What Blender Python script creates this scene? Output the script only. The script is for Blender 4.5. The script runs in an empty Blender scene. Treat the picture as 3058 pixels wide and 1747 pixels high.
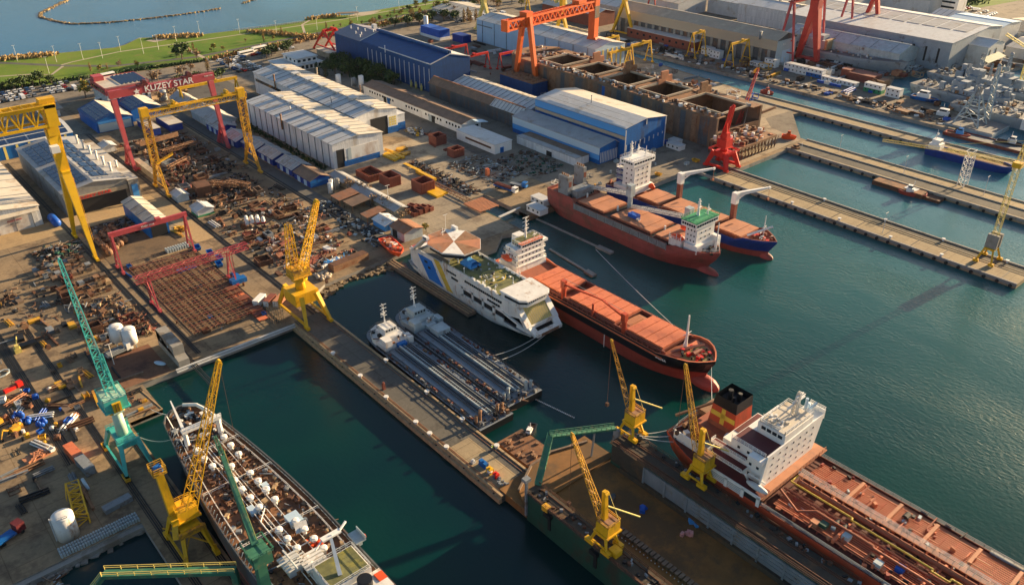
import bpy,math,random
from mathutils import Vector,Matrix
rnd=random.Random(11)
sc=bpy.context.scene
COL=sc.collection
rad=math.radians
# ---------------------------------------------------------------- camera, sky, sun, exposure
# world frame: +Y runs inland along the piers, +X across them, metres; water at z = 0, quays at z = 2
cam_d=bpy.data.cameras.new('Camera')
cam=bpy.data.objects.new('Camera',cam_d)
COL.objects.link(cam)
cam.location=(0,0,160)
cam.rotation_euler=(rad(60),0,rad(-41))
cam_d.sensor_width=36
cam_d.lens=36*2480/3058
cam_d.clip_end=12000
sc.camera=cam
SUN_AZ,SUN_EL=95,13.5 # azimuth clockwise from +Y
w=bpy.data.worlds.new('World')
sc.world=w
w.use_nodes=True
nt=w.node_tree
sky=nt.nodes.new('ShaderNodeTexSky')
sky.sky_type='NISHITA'
sky.sun_disc=False
sky.sun_elevation=rad(SUN_EL)
sky.sun_rotation=rad(SUN_AZ)
sky.air_density=1.0
sky.dust_density=1.2
sky.ozone_density=1.5
nt.links.new(sky.outputs[0],nt.nodes['Background'].inputs[0])
nt.nodes['Background'].inputs[1].default_value=0.055
sl=bpy.data.lights.new('Sun','SUN')
sl.energy=5.0
sl.angle=rad(0.6)
sl.color=(1.0,0.73,0.42)
so=bpy.data.objects.new('Sun',sl)
COL.objects.link(so)
so.rotation_euler=(rad(90-SUN_EL),0,rad(180-SUN_AZ))
so.location=(0,0,300)
sc.view_settings.view_transform='Standard'
sc.view_settings.look='None'
sc.view_settings.gamma=1
sc.view_settings.exposure=1.7
sc.cycles.max_bounces=6
sc.cycles.diffuse_bounces=3
sc.cycles.use_adaptive_sampling=True
# ---------------------------------------------------------------- materials
MATS={}
def mat(name,col,rough=0.65,metal=0.0,var=0.22,scale=0.35,dirt=None,dirt_amt=0.35,dscale=0.12,streak=1.0,bump=0.0,spec=0.4,seam=None):
 """paint / metal / concrete with uneven tone and patches of a second colour (wear that belongs to the surface)"""
 if name in MATS:return MATS[name]
 m=bpy.data.materials.new(name);m.use_nodes=True
 t=m.node_tree;n=t.nodes;L=t.links.new
 b=n['Principled BSDF']
 b.inputs['Roughness'].default_value=rough
 b.inputs['Metallic'].default_value=metal
 b.inputs['Specular IOR Level'].default_value=spec
 tc=n.new('ShaderNodeTexCoord')
 mp=n.new('ShaderNodeMapping');mp.inputs['Scale'].default_value=(1,1,1/streak)
 L(tc.outputs['Object'],mp.inputs['Vector'])
 no=n.new('ShaderNodeTexNoise');no.inputs['Scale'].default_value=scale;no.inputs['Detail'].default_value=6
 no.inputs['Roughness'].default_value=0.65
 L(mp.outputs[0],no.inputs['Vector'])
 r=n.new('ShaderNodeValToRGB')
 c=col
 r.color_ramp.elements[0].position=0.3;r.color_ramp.elements[1].position=0.7
 r.color_ramp.elements[0].color=(c[0]*(1-var),c[1]*(1-var),c[2]*(1-var),1)
 r.color_ramp.elements[1].color=(min(1,c[0]*(1+var)),min(1,c[1]*(1+var)),min(1,c[2]*(1+var)),1)
 L(no.outputs[0],r.inputs[0])
 out=r.outputs[0]
 if dirt:
  n2=n.new('ShaderNodeTexNoise');n2.inputs['Scale'].default_value=dscale;n2.inputs['Detail'].default_value=9
  n2.inputs['Roughness'].default_value=0.72
  L(mp.outputs[0],n2.inputs['Vector'])
  r2=n.new('ShaderNodeValToRGB')
  p=0.62-0.25*dirt_amt
  r2.color_ramp.elements[0].position=p;r2.color_ramp.elements[1].position=p+0.09
  r2.color_ramp.elements[0].color=(0,0,0,1);r2.color_ramp.elements[1].color=(0.85,0.85,0.85,1)
  L(n2.outputs[0],r2.inputs[0])
  mx=n.new('ShaderNodeMix');mx.data_type='RGBA'
  L(r2.outputs[0],mx.inputs['Factor']);L(out,mx.inputs['A'])
  mx.inputs['B'].default_value=(*dirt,1)
  out=mx.outputs['Result']
 if seam:
  sp=n.new('ShaderNodeSeparateXYZ');L(tc.outputs['Object'],sp.inputs[0]);ad=n.new('ShaderNodeMath');ad.operation='ADD';L(sp.outputs[0],ad.inputs[0]);L(sp.outputs[1],ad.inputs[1])
  cb=n.new('ShaderNodeCombineXYZ');L(ad.outputs[0],cb.inputs[0]);L(sp.outputs[2],cb.inputs[1])
  bk=n.new('ShaderNodeTexBrick');L(cb.outputs[0],bk.inputs['Vector']);bk.inputs['Scale'].default_value=1;bk.inputs['Brick Width'].default_value=seam[0];bk.inputs['Row Height'].default_value=seam[1];bk.inputs['Mortar Size'].default_value=seam[2]
  bk.inputs['Color1'].default_value=(1.08,1.07,1.06,1);bk.inputs['Color2'].default_value=(0.86,0.87,0.88,1);bk.inputs['Mortar'].default_value=(0.6,0.58,0.56,1)
  mx=n.new('ShaderNodeMix');mx.data_type='RGBA';mx.blend_type='MULTIPLY';mx.inputs['Factor'].default_value=0.85;L(out,mx.inputs['A']);L(bk.outputs[0],mx.inputs['B']);out=mx.outputs['Result']
 L(out,b.inputs['Base Color'])
 if bump:
  bn=n.new('ShaderNodeBump');bn.inputs['Strength'].default_value=bump;bn.inputs['Distance'].default_value=0.3
  L(no.outputs[0],bn.inputs['Height']);L(bn.outputs[0],b.inputs['Normal'])
 MATS[name]=m
 return m
RUST=(0.16,0.055,0.022)
M={}
def defm(k,*a,**kw):M[k]=mat(k,*a,**kw)
defm('white',(0.74,0.73,0.70),0.5,var=0.10,dirt=(0.45,0.37,0.27),dirt_amt=0.05,streak=4)
defm('white_worn',(0.66,0.65,0.62),0.55,var=0.14,dirt=(0.34,0.2,0.11),dirt_amt=0.28,streak=3,dscale=0.25)
defm('shed_wall',(0.62,0.63,0.64),0.6,var=0.10,scale=0.5,dirt=(0.42,0.38,0.33),dirt_amt=0.25,streak=6,seam=(1.1,6,.05))
defm('cream_roof',(0.52,0.47,0.39),0.55,var=0.12,scale=0.2,dirt=(0.36,0.28,0.19),dirt_amt=0.35,dscale=0.08)
defm('grey_roof',(0.33,0.33,0.33),0.55,var=0.14,scale=0.2,dirt=(0.26,0.22,0.17),dirt_amt=0.3)
defm('light_roof',(0.50,0.51,0.51),0.5,var=0.12,scale=0.25,dirt=(0.36,0.32,0.27),dirt_amt=0.25)
defm('purple_roof',(0.21,0.20,0.24),0.6,var=0.1)
defm('brown_roof',(0.19,0.125,0.085),0.7,var=0.2,scale=0.3,dirt=(0.26,0.16,0.10),dirt_amt=0.4)
defm('rust_roof',(0.30,0.135,0.07),0.75,var=0.25,scale=0.6,dirt=(0.22,0.14,0.10),dirt_amt=0.5,dscale=0.3)
defm('beige_roof',(0.40,0.33,0.245),0.65,var=0.1,scale=0.15,dirt=(0.5,0.42,0.30),dirt_amt=0.3)
defm('navy_blue',(0.001,0.05,0.19),0.5,var=0.15,scale=0.3,seam=(1.4,8,.06))
defm('royal_blue',(0.002,0.11,0.38),0.5,var=0.15,dirt=(0.03,0.07,0.18),dirt_amt=0.3,streak=4,seam=(1.3,7,.06))
defm('hut_blue',(0.006,0.035,0.24),0.55,var=0.15)
defm('sky_blue',(0.07,0.30,0.66),0.5,var=0.08)
defm('pale_blue',(0.42,0.55,0.66),0.5,var=0.08,streak=4)
defm('dark',(0.012,0.013,0.016),0.6,var=0.3)
defm('glass',(0.015,0.025,0.035),0.15,var=0.1,spec=0.6)
defm('grey_steel',(0.20,0.22,0.24),0.55,var=0.2,dirt=(0.12,0.08,0.05),dirt_amt=0.3,dscale=0.3)
defm('pale_steel',(0.36,0.42,0.44),0.5,var=0.2,dirt=RUST,dirt_amt=0.15)
defm('navy_grey',(0.27,0.31,0.35),0.6,var=0.12,scale=0.2,dirt=(0.11,0.10,0.10),dirt_amt=0.25)
defm('rust',(0.125,0.056,0.032),0.85,var=0.4,scale=0.8,dirt=(0.07,0.035,0.022),dirt_amt=0.5,dscale=0.4)
defm('rust_light',(0.25,0.14,0.078),0.85,var=0.35,scale=0.7,dirt=RUST,dirt_amt=0.45,dscale=0.35)
defm('hull_rusty',(0.165,0.11,0.075),0.85,var=0.35,scale=0.25,dirt=(0.24,0.115,0.05),dirt_amt=0.45,dscale=0.12,streak=2)
defm('red_oxide',(0.20,0.058,0.038),0.7,var=0.25,scale=0.5,dirt=(0.16,0.05,0.035),dirt_amt=0.35)
defm('hull_red',(0.30,0.045,0.030),0.55,var=0.15,scale=0.15,dirt=(0.22,0.05,0.035),dirt_amt=0.3,dscale=0.08,streak=0.5,seam=(7,2.4,.05))
defm('hull_brown',(0.28,0.065,0.055),0.65,var=0.2,scale=0.12,dirt=(0.17,0.07,0.05),dirt_amt=0.4,dscale=0.1,seam=(8,2.6,.05))
defm('hull_orange',(0.46,0.06,0.022),0.6,var=0.15,scale=0.12,dirt=(0.30,0.06,0.03),dirt_amt=0.35,seam=(8,2.8,.05))
defm('hull_black',(0.006,0.008,0.012),0.45,var=0.3)
defm('hull_blue',(0.006,0.035,0.21),0.45,var=0.15,dirt=(0.02,0.03,0.10),dirt_amt=0.15)
defm('hull_grey',(0.075,0.085,0.095),0.65,var=0.25,scale=0.2,dirt=(0.16,0.08,0.04),dirt_amt=0.4,streak=3,seam=(7,2.8,.06))
defm('hatch_orange',(0.60,0.17,0.075),0.6,var=0.12,scale=0.3,dirt=(0.44,0.11,0.05),dirt_amt=0.45,dscale=0.3)
defm('hatch_tan',(0.44,0.185,0.095),0.7,var=0.15,scale=0.2,dirt=(0.34,0.15,0.09),dirt_amt=0.4)
defm('deck_red',(0.30,0.085,0.045),0.75,var=0.25,scale=0.5,dirt=(0.17,0.055,0.035),dirt_amt=0.45,dscale=0.25)
defm('deck_tanker',(0.12,0.025,0.016),0.75,var=0.3,scale=0.5,dirt=(0.06,0.02,0.018),dirt_amt=0.5,dscale=0.25)
defm('deck_maroon',(0.10,0.014,0.018),0.6,var=0.15)
defm('deck_rust',(0.22,0.10,0.045),0.85,var=0.35,scale=0.4,dirt=(0.085,0.045,0.03),dirt_amt=0.55,dscale=0.2)
defm('deck_grey',(0.13,0.135,0.14),0.7,var=0.25,scale=0.5,dirt=(0.22,0.17,0.14),dirt_amt=0.3,dscale=0.3)
defm('deck_green',(0.13,0.135,0.055),0.7,var=0.3,scale=0.4,dirt=(0.24,0.22,0.05),dirt_amt=0.5,dscale=0.15)
defm('green_paint',(0.03,0.25,0.11),0.6,var=0.2)
defm('crane_yellow',(0.66,0.37,0.010),0.5,var=0.16,scale=0.8,dirt=(0.36,0.18,0.03),dirt_amt=0.18,dscale=0.6,streak=3)
defm('crane_yellow_worn',(0.62,0.33,0.02),0.6,var=0.2,dirt=(0.24,0.12,0.04),dirt_amt=0.5,dscale=0.5)
defm('big_yellow',(0.74,0.43,0.008),0.5,var=0.08,dirt=(0.55,0.29,0.01),dirt_amt=0.3)
defm('pale_yellow',(0.62,0.50,0.14),0.6,var=0.15)
defm('crane_orange',(0.66,0.115,0.018),0.5,var=0.12)
defm('crane_red',(0.58,0.020,0.012),0.5,var=0.12)
defm('gantry_pink',(0.42,0.065,0.075),0.5,var=0.12)
defm('goliath_red',(0.45,0.045,0.035),0.5,var=0.15)
defm('teal',(0.055,0.40,0.36),0.5,var=0.15,dirt=(0.16,0.22,0.16),dirt_amt=0.15,dscale=0.5)
defm('teal_light',(0.42,0.58,0.46),0.5,var=0.15)
defm('dock_green',(0.013,0.075,0.05),0.55,var=0.15,scale=0.12,dirt=(0.05,0.045,0.03),dirt_amt=0.35,streak=2,seam=(6,2.6,.05))
defm('crane_green',(0.045,0.17,0.105),0.55,var=0.2,dirt=(0.16,0.19,0.10),dirt_amt=0.3,dscale=0.5)
defm('dock_inner',(0.20,0.215,0.235),0.6,var=0.15,dirt=(0.17,0.14,0.11),dirt_amt=0.35,streak=2)
defm('dock_floor',(0.21,0.10,0.03),0.9,var=0.3,scale=0.12,dirt=(0.10,0.06,0.028),dirt_amt=0.55,dscale=0.07,bump=0.2)
defm('deck_steel',(0.17,0.20,0.235),0.6,var=0.2,scale=0.6,dirt=(0.11,0.09,0.085),dirt_amt=0.35,dscale=0.3,streak=0.3)
defm('deck_olive',(0.22,0.19,0.06),0.7,var=0.3,scale=0.6,dirt=(0.2,0.09,0.06),dirt_amt=0.4,dscale=0.4)
defm('wood',(0.17,0.12,0.085),0.85,var=0.35,scale=0.8)
defm('wood_light',(0.36,0.25,0.14),0.85,var=0.3,scale=0.8)
defm('life_orange',(0.75,0.09,0.02),0.45,var=0.08)
defm('tarp_blue',(0.008,0.085,0.42),0.5,var=0.2)
defm('ferry_blue',(0.012,0.16,0.55),0.5,var=0.1)
defm('ferry_yellow',(0.62,0.42,0.06),0.5,var=0.15)
defm('pipe_yellow',(0.62,0.42,0.05),0.5,var=0.1)
defm('hivis',(0.55,0.85,0.05),0.7,var=0.1)
defm('trousers',(0.02,0.025,0.05),0.8,var=0.1)
defm('skin',(0.45,0.28,0.20),0.6,var=0.05)
defm('pink_sheet',(0.62,0.28,0.26),0.7,var=0.2,scale=1.0)
defm('rubber',(0.012,0.012,0.012),0.8,var=0.3)
defm('solar',(0.012,0.03,0.085),0.2,var=0.15,spec=0.7)
defm('concrete',(0.36,0.30,0.215),0.9,var=0.18,scale=0.3,dirt=(0.22,0.17,0.12),dirt_amt=0.4,dscale=0.12)
defm('concrete_grey',(0.25,0.24,0.22),0.9,var=0.18,scale=0.3,dirt=(0.16,0.13,0.10),dirt_amt=0.4,dscale=0.12)
defm('rock',(0.17,0.13,0.085),0.95,var=0.4,scale=0.5)
defm('car_white',(0.72,0.73,0.74),0.3,var=0.03)
defm('car_grey',(0.22,0.23,0.25),0.3,var=0.03)
defm('car_dark',(0.025,0.03,0.04),0.3,var=0.03)
defm('car_blue',(0.02,0.07,0.22),0.3,var=0.03)
defm('car_red',(0.35,0.02,0.015),0.3,var=0.03)
defm('bark',(0.13,0.09,0.06),0.9,var=0.3,scale=2)
defm('leaf_dark',(0.028,0.055,0.018),0.75,var=0.4,scale=0.8)
defm('leaf_green',(0.07,0.11,0.02),0.75,var=0.4,scale=0.8)
defm('leaf_yellow',(0.28,0.20,0.03),0.75,var=0.35,scale=0.8)
defm('leaf_brown',(0.26,0.15,0.06),0.8,var=0.35,scale=0.8)
defm('twig',(0.24,0.17,0.11),0.9,var=0.3,scale=0.8)
defm('reed',(0.40,0.27,0.11),0.9,var=0.35,scale=0.4)
def ground_mat(name,base,alt,joint=0.0,stain=(0.10,0.08,0.06),stain_amt=0.45,big=0.018,warm=None):
 m=bpy.data.materials.new(name);m.use_nodes=True
 t=m.node_tree;n=t.nodes;L=t.links.new
 b=n['Principled BSDF'];b.inputs['Roughness'].default_value=0.92;b.inputs['Specular IOR Level'].default_value=0.25
 g=n.new('ShaderNodeNewGeometry')
 def noise(s,d=8,r=0.65):
  x=n.new('ShaderNodeTexNoise');x.inputs['Scale'].default_value=s;x.inputs['Detail'].default_value=d;x.inputs['Roughness'].default_value=r
  L(g.outputs['Position'],x.inputs['Vector']);return x
 def ramp(src,p0,c0,p1,c1):
  r=n.new('ShaderNodeValToRGB');e=r.color_ramp.elements
  e[0].position=p0;e[0].color=(*c0,1);e[1].position=p1;e[1].color=(*c1,1);L(src,r.inputs[0]);return r
 def mixc(f,a,c,mode='MIX'):
  x=n.new('ShaderNodeMix');x.data_type='RGBA';x.blend_type=mode
  if isinstance(f,float):x.inputs['Factor'].default_value=f
  else:L(f,x.inputs['Factor'])
  L(a,x.inputs['A'])
  if isinstance(c,tuple):x.inputs['B'].default_value=(*c,1)
  else:L(c,x.inputs['B'])
  return x.outputs['Result']
 r=ramp(noise(big).outputs[0],0.40,base,0.60,alt)
 out=r.outputs[0]
 f=ramp(noise(0.9,6,0.8).outputs[0],0.25,(0.78,0.78,0.78),0.75,(1.2,1.2,1.2))
 out=mixc(1.0,out,f.outputs[0],'MULTIPLY')
 s=ramp(noise(0.11,10,0.72).outputs[0],0.60-0.2*stain_amt,(0,0,0),0.72-0.2*stain_amt,(0.8,0.8,0.8))
 out=mixc(s.outputs[0],out,stain)
 if joint:
  bk=n.new('ShaderNodeTexBrick');bk.offset=0.0
  L(g.outputs['Position'],bk.inputs['Vector'])
  bk.inputs['Scale'].default_value=1.0;bk.inputs['Brick Width'].default_value=joint;bk.inputs['Row Height'].default_value=joint*0.8
  bk.inputs['Mortar Size'].default_value=0.12;bk.inputs['Mortar Smooth'].default_value=0.2
  bk.inputs['Color1'].default_value=(1.06,1.05,1.04,1);bk.inputs['Color2'].default_value=(0.90,0.91,0.93,1)
  bk.inputs['Mortar'].default_value=(0.6,0.57,0.53,1)
  out=mixc(0.8,out,bk.outputs[0],'MULTIPLY')
 L(out,b.inputs['Base Color'])
 bn=n.new('ShaderNodeBump');bn.inputs['Strength'].default_value=0.25;bn.inputs['Distance'].default_value=0.2
 L(noise(1.2,6,0.7).outputs[0],bn.inputs['Height']);L(bn.outputs[0],b.inputs['Normal'])
 M[name]=m
 return m
ground_mat('g_yard',(0.30,0.215,0.125),(0.21,0.16,0.105),joint=11,stain=(0.10,0.072,0.05),stain_amt=0.6)
ground_mat('g_apron',(0.38,0.31,0.215),(0.26,0.22,0.165),joint=9,stain=(0.15,0.115,0.085),stain_amt=0.5)
ground_mat('g_dark',(0.13,0.092,0.06),(0.20,0.145,0.09),stain=(0.06,0.05,0.04))
ground_mat('g_dock',(0.055,0.048,0.04),(0.10,0.075,0.05),stain=(0.16,0.085,0.04))
ground_mat('g_far',(0.165,0.145,0.12),(0.24,0.20,0.15),stain=(0.09,0.075,0.06),big=0.01)
ground_mat('g_sand',(0.40,0.285,0.15),(0.34,0.24,0.135),stain=(0.24,0.17,0.10),stain_amt=0.25)
ground_mat('g_pier',(0.36,0.28,0.165),(0.28,0.22,0.14),joint=6,stain=(0.2,0.15,0.10),stain_amt=0.2)
ground_mat('g_pier_dark',(0.10,0.095,0.085),(0.13,0.12,0.10),joint=8,stain=(0.05,0.045,0.04),stain_amt=0.35)
ground_mat('g_slip',(0.15,0.07,0.045),(0.19,0.10,0.06),stain=(0.07,0.035,0.03))
ground_mat('g_asphalt',(0.085,0.085,0.085),(0.12,0.115,0.105),stain=(0.05,0.05,0.05),stain_amt=0.3)
ground_mat('g_grass',(0.075,0.155,0.010),(0.14,0.20,0.018),stain=(0.16,0.15,0.045),stain_amt=0.35)
ground_mat('g_path',(0.42,0.36,0.27),(0.36,0.31,0.24),stain=(0.25,0.2,0.15),stain_amt=0.1)
# ---------------------------------------------------------------- mesh builder
class MB:
 def __init__(s):s.v=[];s.f=[];s.m=[];s.cm=0
 def use(s,i):s.cm=i;return s
 def add(s,vs,fs):
  k=len(s.v);s.v+=[tuple(p) for p in vs]
  for f in fs:s.f.append([k+i for i in f]);s.m.append(s.cm)
  return s
 def box(s,x0,y0,z0,x1,y1,z1):
  if x0>x1:x0,x1=x1,x0
  if y0>y1:y0,y1=y1,y0
  if z0>z1:z0,z1=z1,z0
  return s.add([(x0,y0,z0),(x1,y0,z0),(x1,y1,z0),(x0,y1,z0),(x0,y0,z1),(x1,y0,z1),(x1,y1,z1),(x0,y1,z1)],[(0,3,2,1),(4,5,6,7),(0,1,5,4),(1,2,6,5),(2,3,7,6),(3,0,4,7)])
 def rbox(s,cx,cy,z0,lx,ly,lz,a=0.0,tilt=0.0):
  ca,sa=math.cos(a),math.sin(a)
  vs=[]
  for z in(0,lz):
   for x,y in((-lx/2,-ly/2),(lx/2,-ly/2),(lx/2,ly/2),(-lx/2,ly/2)):
    zz=z0+z+tilt*x
    vs.append((cx+x*ca-y*sa,cy+x*sa+y*ca,zz))
  return s.add(vs,[(0,3,2,1),(4,5,6,7),(0,1,5,4),(1,2,6,5),(2,3,7,6),(3,0,4,7)])
 def bar(s,p,q,w,h=None,w2=None,h2=None):
  p=Vector(p);q=Vector(q);h=h or w;w2=w2 or w;h2=h2 or(h if w2==w else w2)
  d=q-p
  if d.length<1e-6:return s
  d.normalize()
  up=Vector((0,0,1)) if abs(d.z)<0.98 else Vector((0,1,0))
  sd=d.cross(up).normalized();u=sd.cross(d).normalized()
  vs=[]
  for c,a,b in((p,w,h),(q,w2,h2)):
   for i,j in((-1,-1),(1,-1),(1,1),(-1,1)):vs.append(c+sd*(i*a/2)+u*(j*b/2))
  return s.add(vs,[(0,3,2,1),(4,5,6,7),(0,1,5,4),(1,2,6,5),(2,3,7,6),(3,0,4,7)])
 def tube(s,p,q,r,n=8,r2=None,cap=True):
  p=Vector(p);q=Vector(q);r2=r if r2 is None else r2
  d=(q-p)
  if d.length<1e-6:return s
  d.normalize()
  up=Vector((0,0,1)) if abs(d.z)<0.9 else Vector((1,0,0))
  a=d.cross(up).normalized();b=a.cross(d)
  vs=[]
  for c,rr in((p,r),(q,r2)):
   for i in range(n):
    t=2*math.pi*i/n
    vs.append(c+a*(rr*math.cos(t))+b*(rr*math.sin(t)))
  fs=[(i,(i+1)%n,n+(i+1)%n,n+i) for i in range(n)]
  if cap:fs+=[tuple(range(n))[::-1],tuple(range(n,2*n))]
  return s.add(vs,fs)
 def path(s,pts,r,n=6):
  for a,b in zip(pts,pts[1:]):s.tube(a,b,r,n)
  return s
 def prism(s,pts,z0,z1):
  n=len(pts)
  z0f=z0 if callable(z0) else(lambda x,y:z0);z1f=z1 if callable(z1) else(lambda x,y:z1)
  vs=[(x,y,z0f(x,y)) for x,y in pts]+[(x,y,z1f(x,y)) for x,y in pts]
  ar=sum(pts[i][0]*pts[(i+1)%n][1]-pts[(i+1)%n][0]*pts[i][1] for i in range(n))
  fs=[tuple(range(n))[::-1],tuple(range(n,2*n))]+[(i,(i+1)%n,n+(i+1)%n,n+i) for i in range(n)]
  if ar<0:fs=[f[::-1] for f in fs]
  return s.add(vs,fs)
 def gable(s,x0,y0,x1,y1,z0,he,hr,ax='y',off=0.5):
  """closed gabled volume, ridge along axis ax"""
  if ax=='y':
   xm=x0+(x1-x0)*off
   A=[(x0,y0,z0),(x1,y0,z0),(x1,y0,he),(xm,y0,hr),(x0,y0,he)]
   B=[(x,y1,z) for x,y,z in A]
  else:
   ym=y0+(y1-y0)*off
   A=[(x0,y1,z0),(x0,y0,z0),(x0,y0,he),(x0,ym,hr),(x0,y1,he)]
   B=[(x1,y,z) for x,y,z in A]
  return s.add(A+B,[(0,1,2,3,4),(9,8,7,6,5),(0,5,6,1),(1,6,7,2),(2,7,8,3),(3,8,9,4),(4,9,5,0)])
 def slab4(s,a,b,c,d,t):
  a,b,c,d=map(Vector,(a,b,c,d))
  nn=(b-a).cross(d-a).normalized()*t
  return s.add([a,b,c,d,a+nn,b+nn,c+nn,d+nn],[(0,3,2,1),(4,5,6,7),(0,1,5,4),(1,2,6,5),(2,3,7,6),(3,0,4,7)])
 def ball(s,c,rx,ry=None,rz=None,n=10,m=6,zmin=-1.0):
  ry=ry or rx;rz=rz or rx
  vs=[];fs=[]
  for j in range(m+1):
   ph=-math.pi/2+math.pi*j/m
   z=max(zmin,math.sin(ph))
   for i in range(n):
    t=2*math.pi*i/n
    vs.append((c[0]+rx*math.cos(ph)*math.cos(t),c[1]+ry*math.cos(ph)*math.sin(t),c[2]+rz*z))
  for j in range(m):
   for i in range(n):
    fs.append((j*n+i,j*n+(i+1)%n,(j+1)*n+(i+1)%n,(j+1)*n+i))
  return s.add(vs,fs)
 def truss(s,p,q,w,h,n,t,w2=None,h2=None,d=None):
  """lattice boom: four chords and zig-zag lacing on four faces"""
  p=Vector(p);q=Vector(q);w2=w if w2 is None else w2;h2=h if h2 is None else h2;d=d or t*0.5
  dr=(q-p).normalized()
  up=Vector((0,0,1)) if abs(dr.z)<0.98 else Vector((0,1,0))
  sd=dr.cross(up).normalized();u=sd.cross(dr).normalized()
  def pt(k,i,j):
   f=k/n;return p+(q-p)*f+sd*(i*(w+(w2-w)*f)/2)+u*(j*(h+(h2-h)*f)/2)
  cs=[(-1,-1),(1,-1),(1,1),(-1,1)]
  for i,j in cs:s.bar(pt(0,i,j),pt(n,i,j),t)
  for k in range(n):
   for a in range(4):
    c0=cs[a];c1=cs[(a+1)%4]
    if k%2:c0,c1=c1,c0
    s.bar(pt(k,*c0),pt(k+1,*c1),d)
   for a in range(4):s.bar(pt(k+1,*cs[a]),pt(k+1,*cs[(a+1)%4]),d)
  return s
 def rail(s,pts,h=1.1,t=0.09,step=2.5,rows=2,close=False):
  pts=[Vector(p) for p in pts]
  if close:pts.append(pts[0])
  for a,b in zip(pts,pts[1:]):
   for r in range(rows):
    z=Vector((0,0,h*(r+1)/rows));s.bar(a+z,b+z,t)
   n=max(1,int((b-a).length/step))
   for i in range(n+1):
    c=a+(b-a)*(i/n);s.bar(c,c+Vector((0,0,h)),t)
  return s
 def mesh(s,name,mats):
  me=bpy.data.meshes.new(name);me.from_pydata(s.v,[],s.f)
  for m in mats:me.materials.append(m)
  me.polygons.foreach_set('material_index',s.m)
  me.update();return me
def _m(x):
 x=x if isinstance(x,(list,tuple)) else[x]
 return[M[i] if isinstance(i,str) else i for i in x]
def build(name,mb,mats,parent=None,smooth=False):
 me=mb.mesh(name,_m(mats)) if isinstance(mb,MB) else mb
 if smooth:me.polygons.foreach_set('use_smooth',[True]*len(me.polygons))
 o=bpy.data.objects.new(name,me);COL.objects.link(o)
 if parent:o.parent=parent
 if parent and name in('deck_gear','roof_gear','wall_gear','poop_gear','foredeck_gear','scrap','bulwark_stay','branch_pipe','cargo_pipe','deck_stringer'):o['kind']='stuff'
 return o
def tag(o,label,cat,group=None,kind=None):
 if label:o['label']=label
 if cat:o['category']=cat
 if group:o['group']=group
 if kind:o['kind']=kind
 return o
def thing(name,label,cat,loc=(0,0,0),rz=0.0,group=None):
 o=bpy.data.objects.new(name,None);COL.objects.link(o)
 o.empty_display_size=0.5
 o.location=loc;o.rotation_euler=(0,0,rz)
 return tag(o,label,cat,group)
def one(name,mb,mats,label,cat,loc=(0,0,0),rz=0.0,group=None,kind=None,smooth=False):
 o=build(name,mb,mats,None,smooth);o.location=loc;o.rotation_euler=(0,0,rz)
 return tag(o,label,cat,group,kind)
def struct(name,mb,mats):
 o=build(name,mb,mats);o['kind']='structure';return o
def kids(o):return[c for c in COL.objects if c.parent==o]
def copy_thing(o,loc,rz=None,label=None,group=None,scale=None,tree=None):
 c=o.copy();COL.objects.link(c);c.location=loc
 if rz is not None:c.rotation_euler=(0,0,rz)
 if label:c['label']=label
 if group:c['group']=group
 if scale:c.scale=scale if isinstance(scale,tuple) else(scale,)*3
 for ch,gk in(tree or[]):
  d=ch.copy();COL.objects.link(d);d.parent=c
  for g in gk:
   e=g.copy();COL.objects.link(e);e.parent=d
 return c
def tree_of(o):return[(c,list(kids(c))) for c in kids(o)]
UNIT=None
UM={}
def win(parent,c,sz,m='glass',name='window'):
 """one window / door / panel: a thin box of its own, sharing one unit mesh per material"""
 global UNIT
 k=(m,name)
 if k not in UM:
  b=MB().box(-.5,-.5,-.5,.5,.5,.5);UM[k]=b.mesh(name,_m(m))
 o=bpy.data.objects.new(name,UM[k]);COL.objects.link(o)
 o.parent=parent;o.location=c;o.scale=sz
 return o
def text(parent,s,loc,size,m,rot=(rad(90),0,0),name='lettering',sx=1.0,depth=0.06):
 cu=bpy.data.curves.new(name,'FONT');cu.body=s;cu.size=size;cu.extrude=depth;cu.align_x='CENTER';cu.align_y='CENTER'
 cu.offset=0.015*size
 t=bpy.data.objects.new('tmp',cu);COL.objects.link(t)
 bpy.context.view_layer.update()
 me=bpy.data.meshes.new_from_object(t.evaluated_get(bpy.context.evaluated_depsgraph_get()))
 bpy.data.objects.remove(t);me.materials.clear();me.materials.append(M[m])
 o=bpy.data.objects.new(name,me);COL.objects.link(o);o.parent=parent
 o.location=loc;o.rotation_euler=rot;o.scale=(sx,1,1)
 return o
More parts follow.
